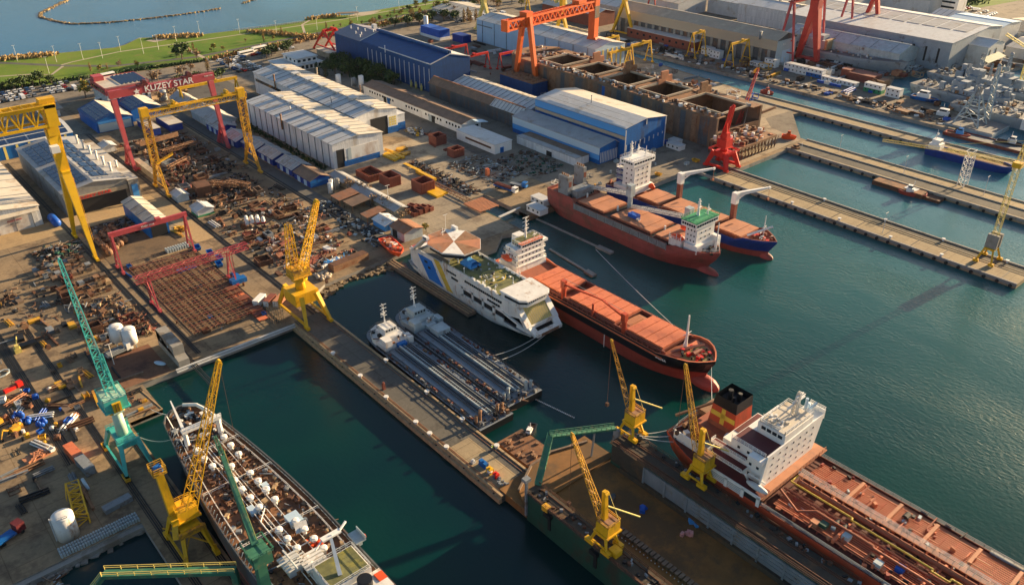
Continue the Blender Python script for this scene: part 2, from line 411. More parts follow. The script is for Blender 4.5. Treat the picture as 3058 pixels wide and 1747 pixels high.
 # ---------------------------------------------------------------- water
def water_mat():
 m=bpy.data.materials.new('water');m.use_nodes=True
 t=m.node_tree;n=t.nodes;L=t.links.new
 b=n['Principled BSDF'];b.inputs['Roughness'].default_value=0.17;b.inputs['IOR'].default_value=1.333
 g=n.new('ShaderNodeNewGeometry')
 def noise(s,d,r,st=(1,1,1),dist=0.0):
  mp=n.new('ShaderNodeMapping');mp.inputs['Scale'].default_value=st;mp.inputs['Rotation'].default_value=(0,0,rad(25))
  L(g.outputs['Position'],mp.inputs['Vector'])
  x=n.new('ShaderNodeTexNoise');x.inputs['Scale'].default_value=s;x.inputs['Detail'].default_value=d;x.inputs['Roughness'].default_value=r
  x.inputs['Distortion'].default_value=dist
  L(mp.outputs[0],x.inputs['Vector']);return x
  # open water is greener than the basins; its lighter tone paints in sky reflection
 r=n.new('ShaderNodeValToRGB');e=r.color_ramp.elements
 e[0].position=0.38;e[0].color=(0.0006,0.018,0.022,1);e[1].position=0.62;e[1].color=(0.0010,0.031,0.026,1)
 L(noise(0.012,4,0.5).outputs[0],r.inputs[0])
 sx=n.new('ShaderNodeSeparateXYZ');L(g.outputs['Position'],sx.inputs[0])
 mr=n.new('ShaderNodeMapRange');mr.inputs['From Min'].default_value=150;mr.inputs['From Max'].default_value=330;mr.clamp=True
 mr.interpolation_type='SMOOTHSTEP'
 L(sx.outputs['X'],mr.inputs['Value'])
 mx=n.new('ShaderNodeMix');mx.data_type='RGBA';L(mr.outputs[0],mx.inputs['Factor']);L(r.outputs[0],mx.inputs['A'])
 mx.inputs['B'].default_value=(0.009,0.082,0.080,1)
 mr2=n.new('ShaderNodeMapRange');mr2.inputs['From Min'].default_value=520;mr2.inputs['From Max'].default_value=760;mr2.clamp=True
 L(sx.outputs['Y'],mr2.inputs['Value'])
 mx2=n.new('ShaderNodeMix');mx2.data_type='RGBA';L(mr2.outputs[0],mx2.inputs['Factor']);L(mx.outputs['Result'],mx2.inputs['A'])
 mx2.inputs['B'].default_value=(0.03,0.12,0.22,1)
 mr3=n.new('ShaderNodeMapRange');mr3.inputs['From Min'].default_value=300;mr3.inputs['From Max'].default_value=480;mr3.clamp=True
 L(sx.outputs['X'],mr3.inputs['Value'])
 mx3=n.new('ShaderNodeMix');mx3.data_type='RGBA';L(mr3.outputs[0],mx3.inputs['Factor']);L(mx2.outputs['Result'],mx3.inputs['A']);mx3.inputs['B'].default_value=(0.05,0.17,0.22,1)  # paler blue far canal: reflected sky painted into the base colour
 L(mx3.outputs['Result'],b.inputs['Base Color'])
 # ripples: fine wind waves, with calmer water inside the basins
 a=noise(1.0,4,0.6,(1,0.5,1),0.3);c=noise(0.12,3,0.5,(1,0.6,1))
 ad=n.new('ShaderNodeMath');ad.operation='MULTIPLY_ADD';ad.inputs[1].default_value=0.5;L(c.outputs[0],ad.inputs[0]);L(a.outputs[0],ad.inputs[2])
 st=n.new('ShaderNodeMapRange');st.inputs['From Min'].default_value=130;st.inputs['From Max'].default_value=260;st.clamp=True
 st.inputs['To Min'].default_value=0.10;st.inputs['To Max'].default_value=0.34
 L(sx.outputs['X'],st.inputs['Value'])
 bn=n.new('ShaderNodeBump');bn.inputs['Distance'].default_value=1.0
 wp=n.new('ShaderNodeMapRange');wp.inputs['From Min'].default_value=.35;wp.inputs['From Max'].default_value=.65;wp.inputs['To Min'].default_value=.45;wp.inputs['To Max'].default_value=1.25;L(noise(0.018,4,0.6,(1,.4,1),1.0).outputs[0],wp.inputs['Value'])
 wm=n.new('ShaderNodeMath');wm.operation='MULTIPLY';L(st.outputs[0],wm.inputs[0]);L(wp.outputs[0],wm.inputs[1])
 L(wm.outputs[0],bn.inputs['Strength']);L(ad.outputs[0],bn.inputs['Height']);L(bn.outputs[0],b.inputs['Normal'])
 M['water']=m
water_mat()
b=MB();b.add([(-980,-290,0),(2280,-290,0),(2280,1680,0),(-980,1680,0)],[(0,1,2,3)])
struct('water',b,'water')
b=MB();b.box(-980,-290,-12,2280,1680,-9)
struct('seabed',b,'g_dark')
# ---------------------------------------------------------------- land with quay walls
LAND=[(-400,180),(30,180),(30,60),(42,60),(42,223),(52,223),(52,240),(63,240),(106,240),(118,240),(118,252),(129,259),(178,262),(180,240),(199,239),(209,247),(219,244),(219,286),(231,286),(231,255),(266,257),(284,241),(331,241),(349,241),(349,226),(395,226),(415,226),(416,250),(430,262),(457,256),(468,256),(468,300),(478,391),(482,432),(494,430),(494,181),(528,181),(540,245),(575,258),(612,250),(625,216),(800,196),(1900,150),(2200,1400),(700,760),(515,685),(394,681),(385,690),(362,693),(350,684),(319,685),(250,697),(222,716),(205,700),(196,696),(119,717),(100,712),(-400,800)]
b=MB();b.use(0);b.prism(LAND,-8,2)
for i,f in enumerate(b.f):b.m[i]=0 if i==1 else 1
struct('ground',b,['g_yard','concrete_grey'])
def sheet(name,pts,m,z):
 b=MB();b.add([(x,y,z) for x,y in pts],[tuple(range(len(pts)))])
 if sum(pts[i-1][0]*pts[i][1]-pts[i][0]*pts[i-1][1] for i in range(len(pts)))<0:b.f[0]=b.f[0][::-1]
 return struct(name,b,m)
def rect(x0,y0,x1,y1):return[(x0,y0),(x1,y0),(x1,y1),(x0,y1)]
sheet('far_yard_ground',[(262,262),(284,246),(394,230),(414,230),(455,262),(466,300),(476,392),(480,436),(496,434),(496,184),(526,184),(538,248),(575,262),(616,252),(628,222),(1500,190),(1800,1000),(560,650),(330,620),(262,590),(228,540),(230,400),(262,360)],'g_far',2.012)
sheet('apron',rect(186,249,218,367),'g_apron',2.02)
sheet('apron',rect(218,287,262,372),'g_apron',2.024)
sheet('yard_soil',[(119,338),(130,345),(145,336),(162,342),(162,478),(119,478)],'g_dark',2.02)
sheet('cross_road',rect(-200,373,110,389),'g_sand',2.022)
sheet('cross_road',rect(106,326,114,384),'g_sand',2.026)
sheet('service_road',rect(164.5,270,171.5,530),'g_asphalt',2.024)
sheet('parking_ground',[(60,488),(118,488),(118,560),(140,576),(240,530),(262,560),(300,600),(404,586),(520,600),(560,650),(300,612),(198,610),(100,632),(-200,660),(-200,488)],'g_far',2.018)
sheet('parking_ground',rect(186,470,222,560),'g_asphalt',2.03)
sheet('slipway_deck',rect(43,241,62,262),'g_slip',2.03)
sheet('peninsula_ground',[(352,244),(352,229),(412,229),(418,252),(430,264),(455,262),(466,300),(476,392),(462,400),(402,240),(396,236)],'g_apron',2.03)
# seaside park
GR=[(-400,640),(100,631),(136,617),(158,624),(198,612),(261,612),(284,613),(335,634),(398,622),(505,640),(640,690),(760,780),(700,758),(515,684),(394,680),(385,689),(362,692),(350,683),(319,684),(250,696),(222,715),(205,699),(196,695),(119,716),(100,711),(-400,798)]
sheet('park_grass',GR,'g_grass',2.04)
sheet('far_grass',[(800,330),(1500,220),(1700,700),(1000,560),(850,390)],'g_grass',2.03)
def strip(name,pts,wd,m,z):
 b=MB()
 L_,R_=[],[]
 for i,p in enumerate(pts):
  a=Vector(pts[max(0,i-1)]);c=Vector(pts[min(len(pts)-1,i+1)])
  d=(c-a).normalized();nn=Vector((-d.y,d.x))*wd/2
  L_.append((p[0]+nn.x,p[1]+nn.y,z));R_.append((p[0]-nn.x,p[1]-nn.y,z))
 k=len(pts)
 b.add(L_+R_,[(k+i,k+i+1,i+1,i) for i in range(k-1)])
 return struct(name,b,m)
strip('park_road',[(-200,712),(60,708),(117,704),(149,666),(177,640),(233,626),(291,631),(397,641),(518,657),(640,705)],5,'g_asphalt',2.06)
strip('footpath',[(149,668),(158,672),(194,680),(240,676),(300,672),(380,668),(520,676)],2,'g_path',2.065)
strip('footpath',[(236,648),(235,600)],3,'g_path',2.07)
strip('footpath',[(149,664),(136,645),(128,655),(100,668),(-100,690)],2,'g_path',2.075)
strip('footpath',[(330,640),(345,672),(366,690)],2,'g_path',2.08)
# breakwater arc in the bay
def rubble(name,pts,wd,h,seed,label,cat):
 r=random.Random(seed);b=MB()
 for a,c in zip(pts,pts[1:]):
  a=Vector(a);c=Vector(c);n=int((c-a).length/1.3)
  for i in range(n):
   p=a+(c-a)*(i/n)
   for k in range(3):
    b.use(0 if r.random()<.8 else 1)
    b.rbox(p.x+r.uniform(-wd,wd)/2,p.y+r.uniform(-wd,wd)/2,-0.8,r.uniform(.8,2),r.uniform(.8,1.7),r.uniform(0.9,h+.6),r.uniform(0,3),r.uniform(-.1,.1))
 return one(name,b,['rock','reed'],label,cat)
rubble('breakwater',[(276,1010),(228,930),(191,881),(186,862),(190,842),(198,816),(222,800),(262,792),(300,790),(326,793)],3,1.2,3,'long curved rubble breakwater arc lying in the blue bay','breakwater')
rubble('breakwater',[(352,802),(380,820),(420,850)],3,1.2,4,'short rubble breakwater piece at the top edge of the bay','breakwater')
rubble('rock_shore',[(100,713),(119,717.5),(196,696.5),(205,701),(222,716),(250,697.5),(319,685.5),(350,685),(362,694),(385,691),(394,682),(515,686),(600,722)],1.4,1.0,5,'rough stone edge between the green park and the bay','shore stones')
# ---------------------------------------------------------------- buildings
def shed(name,label,cat,x0,y0,x1,y1,he,hr,wall='shed_wall',roof='cream_roof',roof2=None,ax='y',band=None,pil=None,ribs=0,rib_m='grey_steel',off=0.5,group=None,eave=True,z0=2.0,ov=0.5,ridge=True):
 t=thing(name,label,cat,(x0,y0,z0),0,group)
 W,D=x1-x0,y1-y0;E,R_=he-z0,hr-z0
 build('wall',MB().gable(0,0,W,D,0,E,R_,ax,off),wall,t)
 def P(u,v,z):return(u,v,z) if ax=='y' else(v,u,z)
 U,V=(W,D) if ax=='y' else(D,W)
 um=U*off
 sl1=(R_-E)/um;sl2=(R_-E)/(U-um)
 e=0.06
 def slab(u0,z0_,u1,z1_,va,vb):
  a,b_,c,d=P(u0,va,z0_+e),P(u1,va,z1_+e),P(u1,vb,z1_+e),P(u0,vb,z0_+e)
  m=MB();m.add([a,b_,c,d]+[(p[0],p[1],p[2]+0.22) for p in(a,b_,c,d)],[(0,3,2,1),(4,5,6,7),(0,1,5,4),(1,2,6,5),(2,3,7,6),(3,0,4,7)])
  return m
 build('roof',slab(-ov,E-sl1*ov,um,R_,-ov,V+ov),roof,t)
 build('roof',slab(um,R_,U+ov,E-sl2*ov,-ov,V+ov),roof2 or roof,t)
 if ridge:
  m=MB();m.bar(P(um,-ov,R_+.35),P(um,V+ov,R_+.35),.9,.35);build('ridge_cap',m,roof2 or roof,t)
 if ribs:
  m=MB()
  for i in range(ribs):
   v=V*(i+.5)/ribs
   m.bar(P(-ov,v,E-sl1*ov+.36),P(um,v,R_+.36),.35,.22)
   m.bar(P(um,v,R_+.36),P(U+ov,v,E-sl2*ov+.36),.35,.22)
  build('roof_seam',m,rib_m,t)
 if band:
  m=MB();h=band[1];k=.12
  m.box(-k,-k,0,W+k,D+k,h);build('wall_band',m,band[0],t)
 if pil:
  pm,n,pw=pil[:3]
  for i in range(n):
   v=V*(i+.5)/n
   m=MB()
   if ax=='y':m.box(-.32,v-pw/2,0,.02,v+pw/2,E-.3)
   else:m.box(v-pw/2,-.32,0,v+pw/2,.02,E-.3)
   build('pilaster',m,pm,t)
 t['E']=E;t['R']=R_
 return t
def door(t,x,y,w_,h,face='-y',m='dark',name='door',z=0):
 if face=='-y':return win(t,(x,y-.1,z+h/2),(w_,.24,h),m,name)
 if face=='-x':return win(t,(x-.1,y,z+h/2),(.24,w_,h),m,name)
 if face=='+x':return win(t,(x+.1,y,z+h/2),(.24,w_,h),m,name)
def chimney(t,x,y,z,h=3.5,r=.5,m='white_worn'):
 b=MB();b.tube((x,y,z-1),(x,y,z+h),r,10);b.tube((x,y,z+h),(x,y,z+h+.4),r*1.5,10);build('chimney',b,m,t,True)
def vent(t,x,y,z,lx=2.6,ly=3.4,h=1.5):
 b=MB();b.box(x-lx/2,y-ly/2,z-.5,x+lx/2,y+ly/2,z+h*.6);b.box(x-lx*.7,y-ly*.6,z+h*.75,x+lx*.7,y+ly*.6,z+h)
 for i,j in((-1,-1),(1,-1),(1,1),(-1,1)):b.box(x+i*lx*.4,y+j*ly*.4,z+h*.5,x+i*lx*.4+.2,y+j*ly*.4+.2,z+h*.8)
 build('roof_vent',b,'light_roof',t)
def solar(t,x0,y0,x1,y1,nx,ny,zf,gap=.25):
 dx=(x1-x0)/nx;dy=(y1-y0)/ny
 for i in range(nx):
  for j in range(ny):
   a,c=x0+i*dx+gap/2,x0+(i+1)*dx-gap/2;p,q=y0+j*dy+gap/2,y0+(j+1)*dy-gap/2
   m=MB();vs=[(a,p,zf(a,p)),(c,p,zf(c,p)),(c,q,zf(c,q)),(a,q,zf(a,q))]
   m.add(vs+[(x,y,z+.15) for x,y,z in vs],[(0,3,2,1),(4,5,6,7),(0,1,5,4),(1,2,6,5),(2,3,7,6),(3,0,4,7)])
   build('solar_panel',m,'solar',t)
   # white sheds; cream right slopes have sunlight put into the colour
t=shed('warehouse','white warehouse with dark vertical gutters and a blue band under its end wall','warehouse',193.5,361,223.5,458,15,17,roof='light_roof',roof2='cream_roof',pil=('grey_steel',14,.45),ribs=15)
door(t,4.3,0,4.6,9.6);door(t,7.4,-.1,1.7,9.2,m='shed_wall',name='door_leaf');door(t,9.4,-.18,2.1,9.2,m='pale_steel',name='door_leaf');door(t,18.7,-.1,16.6,9.4,m='white_worn',name='door_leaf')
win(t,(18.8,-.3,1.5),(17,.2,3.0),'royal_blue','wall_band');win(t,(8.2,-.34,1.5),(4.4,.2,3.0),'royal_blue','wall_band');win(t,(27.6,1.5,1.5),(.2,3,3.0),'royal_blue','wall_band')
for i in range(7):vent(t,15,11+i*12,15.1)
chimney(t,-.9,52,9,7,.45,'rust_light');chimney(t,9,60,14,2.5,.3)
t=shed('warehouse','longest white warehouse, with an open doorway and a latticed yellow window in its gable','warehouse',224.5,389,251.5,512,15.5,17.8,roof='light_roof',roof2='cream_roof',ribs=20)
door(t,15,0,11.5,10.6);door(t,23.8,-.1,6.5,10.4,m='white',name='door_leaf');win(t,(23.8,-.3,1.9),(7.2,.2,3.8),'royal_blue','wall_band')
for i in range(3):
 for j in range(4):win(t,(22+i*1.7,-.36,4.9+j*1.35),(1.35,.15,1.05),'pale_yellow','window')
for i in range(7):vent(t,13.5,7+i*17,15.9,3.4,5)
chimney(t,-.9,92,10,8,.45,'rust_light');chimney(t,28.6,92,8,9,.5,'beige_roof');chimney(t,28.4,40,8,9,.3,'rust_light');chimney(t,3,30,14,3,.3,'grey_steel')
win(t,(-.1,104,9),(.3,34,1.8),'glass','window')
t=thing('lean_to','low white lean-to against the latticed gable of the longest white warehouse','annex',(252.3,390,2))
build('wall',MB().box(0,0,0,5,14,9),'shed_wall',t);build('roof',MB().box(-.3,-.4,9,5.4,14.4,9.3),'light_roof',t);win(t,(2.5,-.1,2.2),(5.2,.2,4.4),'royal_blue','wall_band')
# big blue hall
t=thing('blue_hall','tall dark blue assembly hall with a sunken blue roof and thin white gutters','factory',(310,436,2))
build('wall',MB().gable(0,0,32,119,0,18.3,22.3),'navy_blue',t)
def roofslab(par,name,pts,m,th=.25):
 b=MB();b.add(pts+[(x,y,z+th) for x,y,z in pts],[(0,3,2,1),(4,5,6,7),(0,1,5,4),(1,2,6,5),(2,3,7,6),(3,0,4,7)]);return build(name,b,m,par)
def bz(x):return 18.36+4*(x/16 if x<16 else(32-x)/16)
roofslab(t,'roof',[(-.4,84,bz(-.4)),(16,84,bz(16)),(16,119.5,bz(16)),(-.4,119.5,bz(-.4))],'purple_roof')
roofslab(t,'roof',[(16,84,bz(16)),(32.4,84,bz(32.4)),(32.4,119.5,bz(32.4)),(16,119.5,bz(16))],'purple_roof')
roofslab(t,'roof',[(0.4,0.4,bz(.4)),(16,.4,bz(16)),(16,83.6,bz(16)),(.4,83.6,bz(.4))],'navy_blue')
roofslab(t,'roof',[(18.5,2,bz(18.5)+.1),(32.5,-.3,bz(32.5)),(32.5,84,bz(32.5)),(18.5,84,bz(18.5)+.1)],'light_roof')
b=MB();b.box(15.8,2,20,18.4,86,24.0);b.tube((16,2,23.6),(16,86,23.6),.9,8);build('roof_monitor',b,'navy_blue',t)
b=MB();b.bar((-.1,0,18.7),(-.1,60,18.7),.5,.5);b.bar((-.1,0,18.8),(16,0,22.8),.6,.5);b.bar((16,0,22.8),(32,0,18.8),.6,.5);b.bar((0,84,18.8),(16,84,22.8),.6,.5);build('parapet',b,'light_roof',t)
for i in range(14):
 build('gutter',MB().box(-.4,1.5+i*5.6,1,-.05,1.85+i*5.6,15.5),'light_roof',t)
for x,y in((4,90),(7,93),(6,99),(11,104),(12,96),(10,112),(14,88),(20,90),(22,92)):chimney(t,x,y,bz(x),1.6,.3,'white')
build('roof_unit',MB().box(22,100,20,25,103,24),'light_roof',t)
chimney(t,-1.5,50,18,3.5,.3)
for x,y in((-1.8,9),(-1.8,15),(-1.8,20.5)):b=MB();b.tube((x,y,0),(x,y,3.2),.8,8);b.tube((x,y,3.2),(x,y,4.6),.4,8);build('vessel',b,'pale_yellow',t,True)
# long low workshop
t=shed('workshop','long low white workshop with brown roof and a row of small windows','workshop',276,361,290,464,7.6,9.4,wall='white',roof='brown_roof')
for i in range(34):
 y=2.4+i*2.9
 if 60<y<68:continue
 if i%7==5:continue
 win(t,(-.06,y,3.3),(.14,1.35,1.3),'glass','window')
for y,c in((74,'royal_blue'),(78,'dark'),(27,'dark'),(30,'pale_steel'),(40,'white_worn')):door(t,0,y,3,3.9,'-x',c)
win(t,(3,-.06,2.6),(2.2,.14,1.4),'glass','window');win(t,(11,-.06,2.6),(2.2,.14,1.4),'glass','window')
roofslab(t,'porch_roof',[(7,-6,6.6),(14.5,-6,5.4),(14.5,-.6,5.4),(7,-.6,7.0)],'pale_blue')
# brown/white sheds by the blue hall
t=shed('old_shed','dark narrow shed with brown roof and orange ridge beside the blue hall','shed',306,372,314,433,10.5,13.6,wall='hull_grey',roof='brown_roof',ridge=False)
b=MB();b.bar((4,0,12),(4,61,12),.8,.5);build('ridge_cap',b,'rust_roof',t)
t=shed('old_shed','dark narrow shed with striped pale roof joining the brown-roofed one','shed',306,345,314,371.7,10.4,13.5,wall='hull_grey',roof='light_roof',ribs=9,ridge=False)
b=MB();b.bar((4,0,12),(4,27,12),.8,.5);build('ridge_cap',b,'rust_roof',t)
t=shed('workshop','wide grey shed with striped pale roof between the dark narrow shed and the orange gantry','warehouse',314.6,345.5,333,419,12,14.6,wall='shed_wall',roof='light_roof',roof2='cream_roof',ribs=16)
# white box building
t=thing('site_office','small white box office with a brown window strip beside the brown-roofed workshop','office',(269,323.5,2))
build('wall',MB().box(0,0,0,12,33,5.2),'white',t);build('roof',MB().box(-.3,-.3,5.2,12.3,33.3,5.5),'light_roof',t)
win(t,(-.06,14,2.9),(.14,22,1.1),'rust','window');door(t,5,0,2.4,3,m='royal_blue')
# pale blue and royal blue hall at the ship quay
t=shed('factory_hall','pale blue hall with grey roof and striped end wall beside the royal blue hall','factory',300.5,277,314.4,345,11,12.8,wall='royal_blue',roof='grey_roof',off=.8,ridge=False)
win(t,(-.1,34,7),(.2,68,3.8),'pale_blue','cladding');win(t,(-.1,34,3.6),(.2,68,2.6),'sky_blue','cladding')
for i in range(11):win(t,(1+i*1.2,-.1,3.4),(.45,.2,5.6),'light_roof','cladding')
t=shed('factory_hall','royal blue hall with wide pale roof and white pilasters at the ship quay','factory',315,273,347,342,19,21.2,wall='royal_blue',roof='light_roof',roof2='cream_roof',ridge=False)
win(t,(-.1,34.5,14.8),(.2,69,3.6),'sky_blue','cladding');win(t,(-.1,34.5,11.7),(.2,69,1.8),'beige_roof','cladding')
for i in range(9):win(t,(1.2+i*3.6,-.12,5.6+i*.35),(.55,.24,4.6-i*.42),'light_roof','pilaster')
win(t,(16.2,-.12,17.6),(.6,.24,3.6),'light_roof','pilaster');win(t,(32,-.14,8.2),(.5,.3,16.6),'light_roof','pilaster');win(t,(.3,-.14,8),(.6,.3,16),'light_roof','pilaster')
chimney(t,13.5,38,19.5,3.4,.25,'grey_steel')
b=MB();b.bar((5,0,18.5),(5,69,18.5),.25,.12);b.bar((10,10,19.5),(10,60,19.5),.25,.12);build('roof_seam',b,'grey_steel',t)
t=thing('annex','low grey annex with brown roof strip in front of the pale blue hall','annex',(289.5,283,2))
build('wall',MB().box(0,0,0,9.6,46,4.2),'shed_wall',t);build('roof',MB().box(-.2,-.2,4.2,4,46.2,4.5),'grey_roof',t);build('roof',MB().box(4.1,-.2,4.2,9.8,46.2,4.46),'brown_roof',t)
door(t,0,26,8,2.8,'-x','white');door(t,0,20,4,2.6,'-x')
# grey shed with the red sign
t=shed('warehouse','grey shed with red lettering over its dark open front, under the tall yellow gantry','warehouse',73,389,101,465,13.2,15.4,wall='concrete_grey',roof='grey_roof',ridge=False)
door(t,14,0,25.5,6.4)
win(t,(14,-.3,7.6),(27.6,.5,2.0),'concrete','sign_board')
text(t,'KUZEY STAR',(13,-.65,7.5),1.9,'crane_red',sx=1.35)
for i in range(6):chimney(t,25.5,12+i*10,12.2,3.6,.55,'white_worn')
for k in range(2):
 solar(t,1.5,4+k*36,13,36+k*36,3,6,lambda x,y:11.6+2.2*x/14,.5)
solar(t,15.5,6,23,70,2,8,lambda x,y:11.6+2.2*(28-x)/14,.9)
t=thing('annex','narrow grey annex with tall blue door on the right of the red-lettered shed','annex',(101.2,388,2))
build('wall',MB().box(0,0,0,4.6,64,10.4),'concrete_grey',t);build('roof',MB().box(-.1,-.2,10.4,4.8,64.2,10.7),'cream_roof',t)
door(t,2.4,0,2.7,8,m='sky_blue');chimney(t,2,20,10.5,3,.5)
# far left sheds
t=shed('warehouse','white corrugated warehouse with cream roof at the left edge of the yard','warehouse',33,388.5,62.5,500,11,13,wall='shed_wall',roof='cream_roof',ribs=10)
door(t,16,0,24,7.2,m='white_worn',name='door_leaf');door(t,26,-.12,.3,7.2,m='grey_steel',name='door_seam');door(t,19,-.12,.3,7.2,m='grey_steel',name='door_seam');door(t,12,-.12,.3,7.2,m='grey_steel',name='door_seam')
roofslab(t,'porch_roof',[(.5,-2.5,7.6),(29,-2.5,7.6),(29,0,8.4),(.5,0,8.4)],'cream_roof')
text(t,'KUZEY STAR',(19,-.35,5.2),1.0,'gantry_pink');text(t,'SHIPYARD',(19,-.35,3.9),.9,'grey_steel')
t=thing('solar_factory','bright blue factory with solar panels over its curved roof at the left edge','factory',(20,486,2))
b=MB()
prof=[(0,7),(6,8.6),(14,9.6),(22,9.4),(29,8.0),(32,6.6)]
n=len(prof)
b.add([(0,y,z) for y,z in prof]+[(85,y,z) for y,z in prof]+[(0,0,0),(0,32,0),(85,0,0),(85,32,0)],[(i,i+1,n+i+1,n+i)[::-1] for i in range(n-1)]+[tuple(list(range(n))+[2*n+1,2*n])[::-1],tuple(list(range(n,2*n))+[2*n+3,2*n+2]),(2*n,2*n+2,n,0),(2*n+1,2*n+3,2*n-1,n-1)[::-1]])
build('wall',b,'royal_blue',t)
for i in range(n-1):
 (a,za),(c,zc)=prof[i],prof[i+1]
 roofslab(t,'roof',[(-.4,a,za+.03),(85.4,a,za+.03),(85.4,c,zc+.03),(-.4,c,zc+.03)],'light_roof',.2)
for i in range(8):
 for j,(ya,za,yb,zb) in enumerate(((1.2,7.6,5.6,8.75),(6.5,8.95,13.5,9.85),(14.5,9.85,21.5,9.65),(22.5,9.45,28.5,8.35))):
  x0=4+i*10
  b=MB();vs=[(x0,ya,za),(x0+9.2,ya,za),(x0+9.2,yb,zb),(x0,yb,zb)]
  b.add(vs+[(x,y,z+.15) for x,y,z in vs],[(0,3,2,1),(4,5,6,7),(0,1,5,4),(1,2,6,5),(2,3,7,6),(3,0,4,7)]);build('solar_panel',b,'solar',t)
for i in range(14):win(t,(3+i*6,-.1,3.4),(1.2,.24,6.8),'pale_yellow','pilaster')
# red office with solar panels
t=thing('office_building','three-storey office with red top floor and solar panels on its flat roof','office',(141,540,2))
build('wall',MB().box(0,0,0,26,27,8),'white',t);build('upper_floor',MB().box(-.6,-.6,8,26.6,27.6,12),'gantry_pink',t)
build('roof',MB().box(-.3,-.3,12,26.3,27.3,12.3),'cream_roof',t)
b=MB();b.rail([(-.5,-.5,12),(26.5,-.5,12),(26.5,27.5,12),(-.5,27.5,12)],.6,.3,50,1,True);build('parapet',b,'gantry_pink',t)
for i in range(6):
 b=MB();b.slab4((10.5+i*2.6,2,12.5),(12.6+i*2.6,2,13.3),(12.6+i*2.6,24,13.3),(10.5+i*2.6,24,12.5),.15);build('solar_panel',b,'solar',t)
for i in range(7):win(t,(2.4+i*3.5,-.7,10),(2.5,.3,1.9),'glass' if i not in(3,) else 'gantry_pink','window')
for i in range(7):win(t,(2.4+i*3.5,-.06,4.6),(1.6,.2,1.6),'glass','window')
for i in range(7):win(t,(-.7,2.4+i*3.5,10),(.3,2.3,1.7),'glass','window')
for i in range(9):win(t,(-.06,1.8+i*2.9,4),(.2,.6,7),'grey_steel','pilaster')
build('roof_unit',MB().box(0,20,12.3,6,27,15.2),'gantry_pink',t)
# blue sheds
def blueshed(label,x0,y0,x1,y1,he,hr,fr='royal_blue'):
 t=shed('blue_shed',label,'shed',x0,y0,x1,y1,he,hr,wall='royal_blue',roof='navy_blue',roof2='cream_roof',ridge=False,group='blue sheds left of the long warehouses')
 return t
t=blueshed('blue shed with half blue half cream roof and a pale extension in front',120.5,497,140.5,529,8.4,11.8)
solar(t,.8,1.5,9.4,30,3,6,lambda x,y:6.6+3.4*x/10,.3)
win(t,(10,-.2,2.6),(18,.3,4.4),'pale_steel','wall_panel');win(t,(10,-.2,5.6),(18,.3,1.2),'sky_blue','wall_panel')
t=blueshed('blue shed with half blue half cream roof, standing behind and right of the other',143,505,160,530,8.4,11.6)
solar(t,.8,1.5,8,23,3,5,lambda x,y:6.6+3.2*x/8.5,.3)
for x0,y0,x1,y1,lb in((142,472,147,495,'small blue block with cream flat roof nearer the yellow truss gantry'),(152.5,473,160,494,'larger blue block with cream flat roof by the pink gantry leg')):
 t=thing('storage_block',lb,'shed',(x0,y0,2));build('wall',MB().box(0,0,0,x1-x0,y1-y0,4),'hut_blue',t);build('roof',MB().box(-.3,-.3,4,x1-x0+.3,y1-y0+.3,4.3),'cream_roof',t)
t=shed('grey_house','grey gabled shed with cream right slope behind the pink gantry','shed',173,504,184,524,6.5,9.5,wall='pale_steel',roof='grey_roof',roof2='cream_roof')
t=shed('grey_house','pale gabled shed with glazed front behind the right leg of the yellow truss gantry','shed',172,458,186,489,6.5,9.8,wall='pale_steel',roof='grey_roof',roof2='cream_roof')
for i in range(5):door(t,1.8+i*2.6,0,1.9,3.2,m='white')
one('water_tank',MB().tube((0,0,0),(0,0,6),2.3,14).ball((0,0,6),2.3,2.3,.7,14,6),'pale_steel','pale blue upright water tank below the pink gantry beam','tank',(173,536,2),smooth=True)
# blue hut row
row=[(170.5,448),(169.5,423),(172,405),(172.3,386),(172.6,366),(172.2,347)]
nm=['farthest','second farthest','third farthest','third nearest','second nearest','nearest']
for(x,y),k in zip(row,nm):
 L_=16.5
 t=shed('blue_hut','blue hut with grey corrugated roof, %s in the row beside the long white warehouse'%k,'hut',x,y,x+10.5,y+L_,5.6,7.6,wall='hut_blue',roof='brown_roof' if k=='nearest' else 'grey_roof',ax='y',group='row of blue huts',ribs=0 if k=='nearest' else 3,rib_m='light_roof')
 door(t,0,5,2.6,2.8,'-x','pale_blue');door(t,0,11.5,2.6,2.8,'-x','pale_blue')
 if k=='nearest':win(t,(5.2,-.06,1.9),(10.5,.12,3.7),'royal_blue','cladding')
 # middle yard
t=shed('storage_shed','very long low grey-roofed shed crossing the middle yard behind the rusty roofs','shed',184.5,293,191.5,350,4.6,5.8,wall='concrete',roof='grey_roof',roof2='grey_roof',ribs=0)
for x0,y0,x1,y1,lb,rf in((171,318,182,326,'open shed with plain rust-red roof by the blue hut row','rust_roof'),(172,308.5,182,316.5,'open shed with faded brown roof next to the rust-red one','brown_roof'),(170.5,293.5,180.5,299.5,'open shed with streaky brown roof by the tyre pile','rust_roof')):
 t=thing('open_shed',lb,'shed',(x0,y0,2));W,D=x1-x0,y1-y0
 roofslab(t,'roof',[(0,0,3.2),(W,0,4.2),(W,D,4.2),(0,D,3.2)],rf,.2)
 for i,j in((.2,.2),(W-.4,.2),(.2,D-.4),(W-.4,D-.4)):build('post',MB().box(i,j,0,i+.2,j+.2,3.3+i/W),'rust',t)
 build('rear_wall',MB().box(W-.2,0,0,W,D,3.8),'hull_grey',t)
t=shed('workshop','low white workshop with bright blue gable at the middle of the yard','workshop',172.5,282.5,180.5,292,4.8,6,wall='sky_blue',roof='white_worn');door(t,3,0,2.5,2.6,m='royal_blue')
for x_,y_ in((3,3),(5,6)):vent(t,x_,y_,3.4,1.2,1.8,.7)
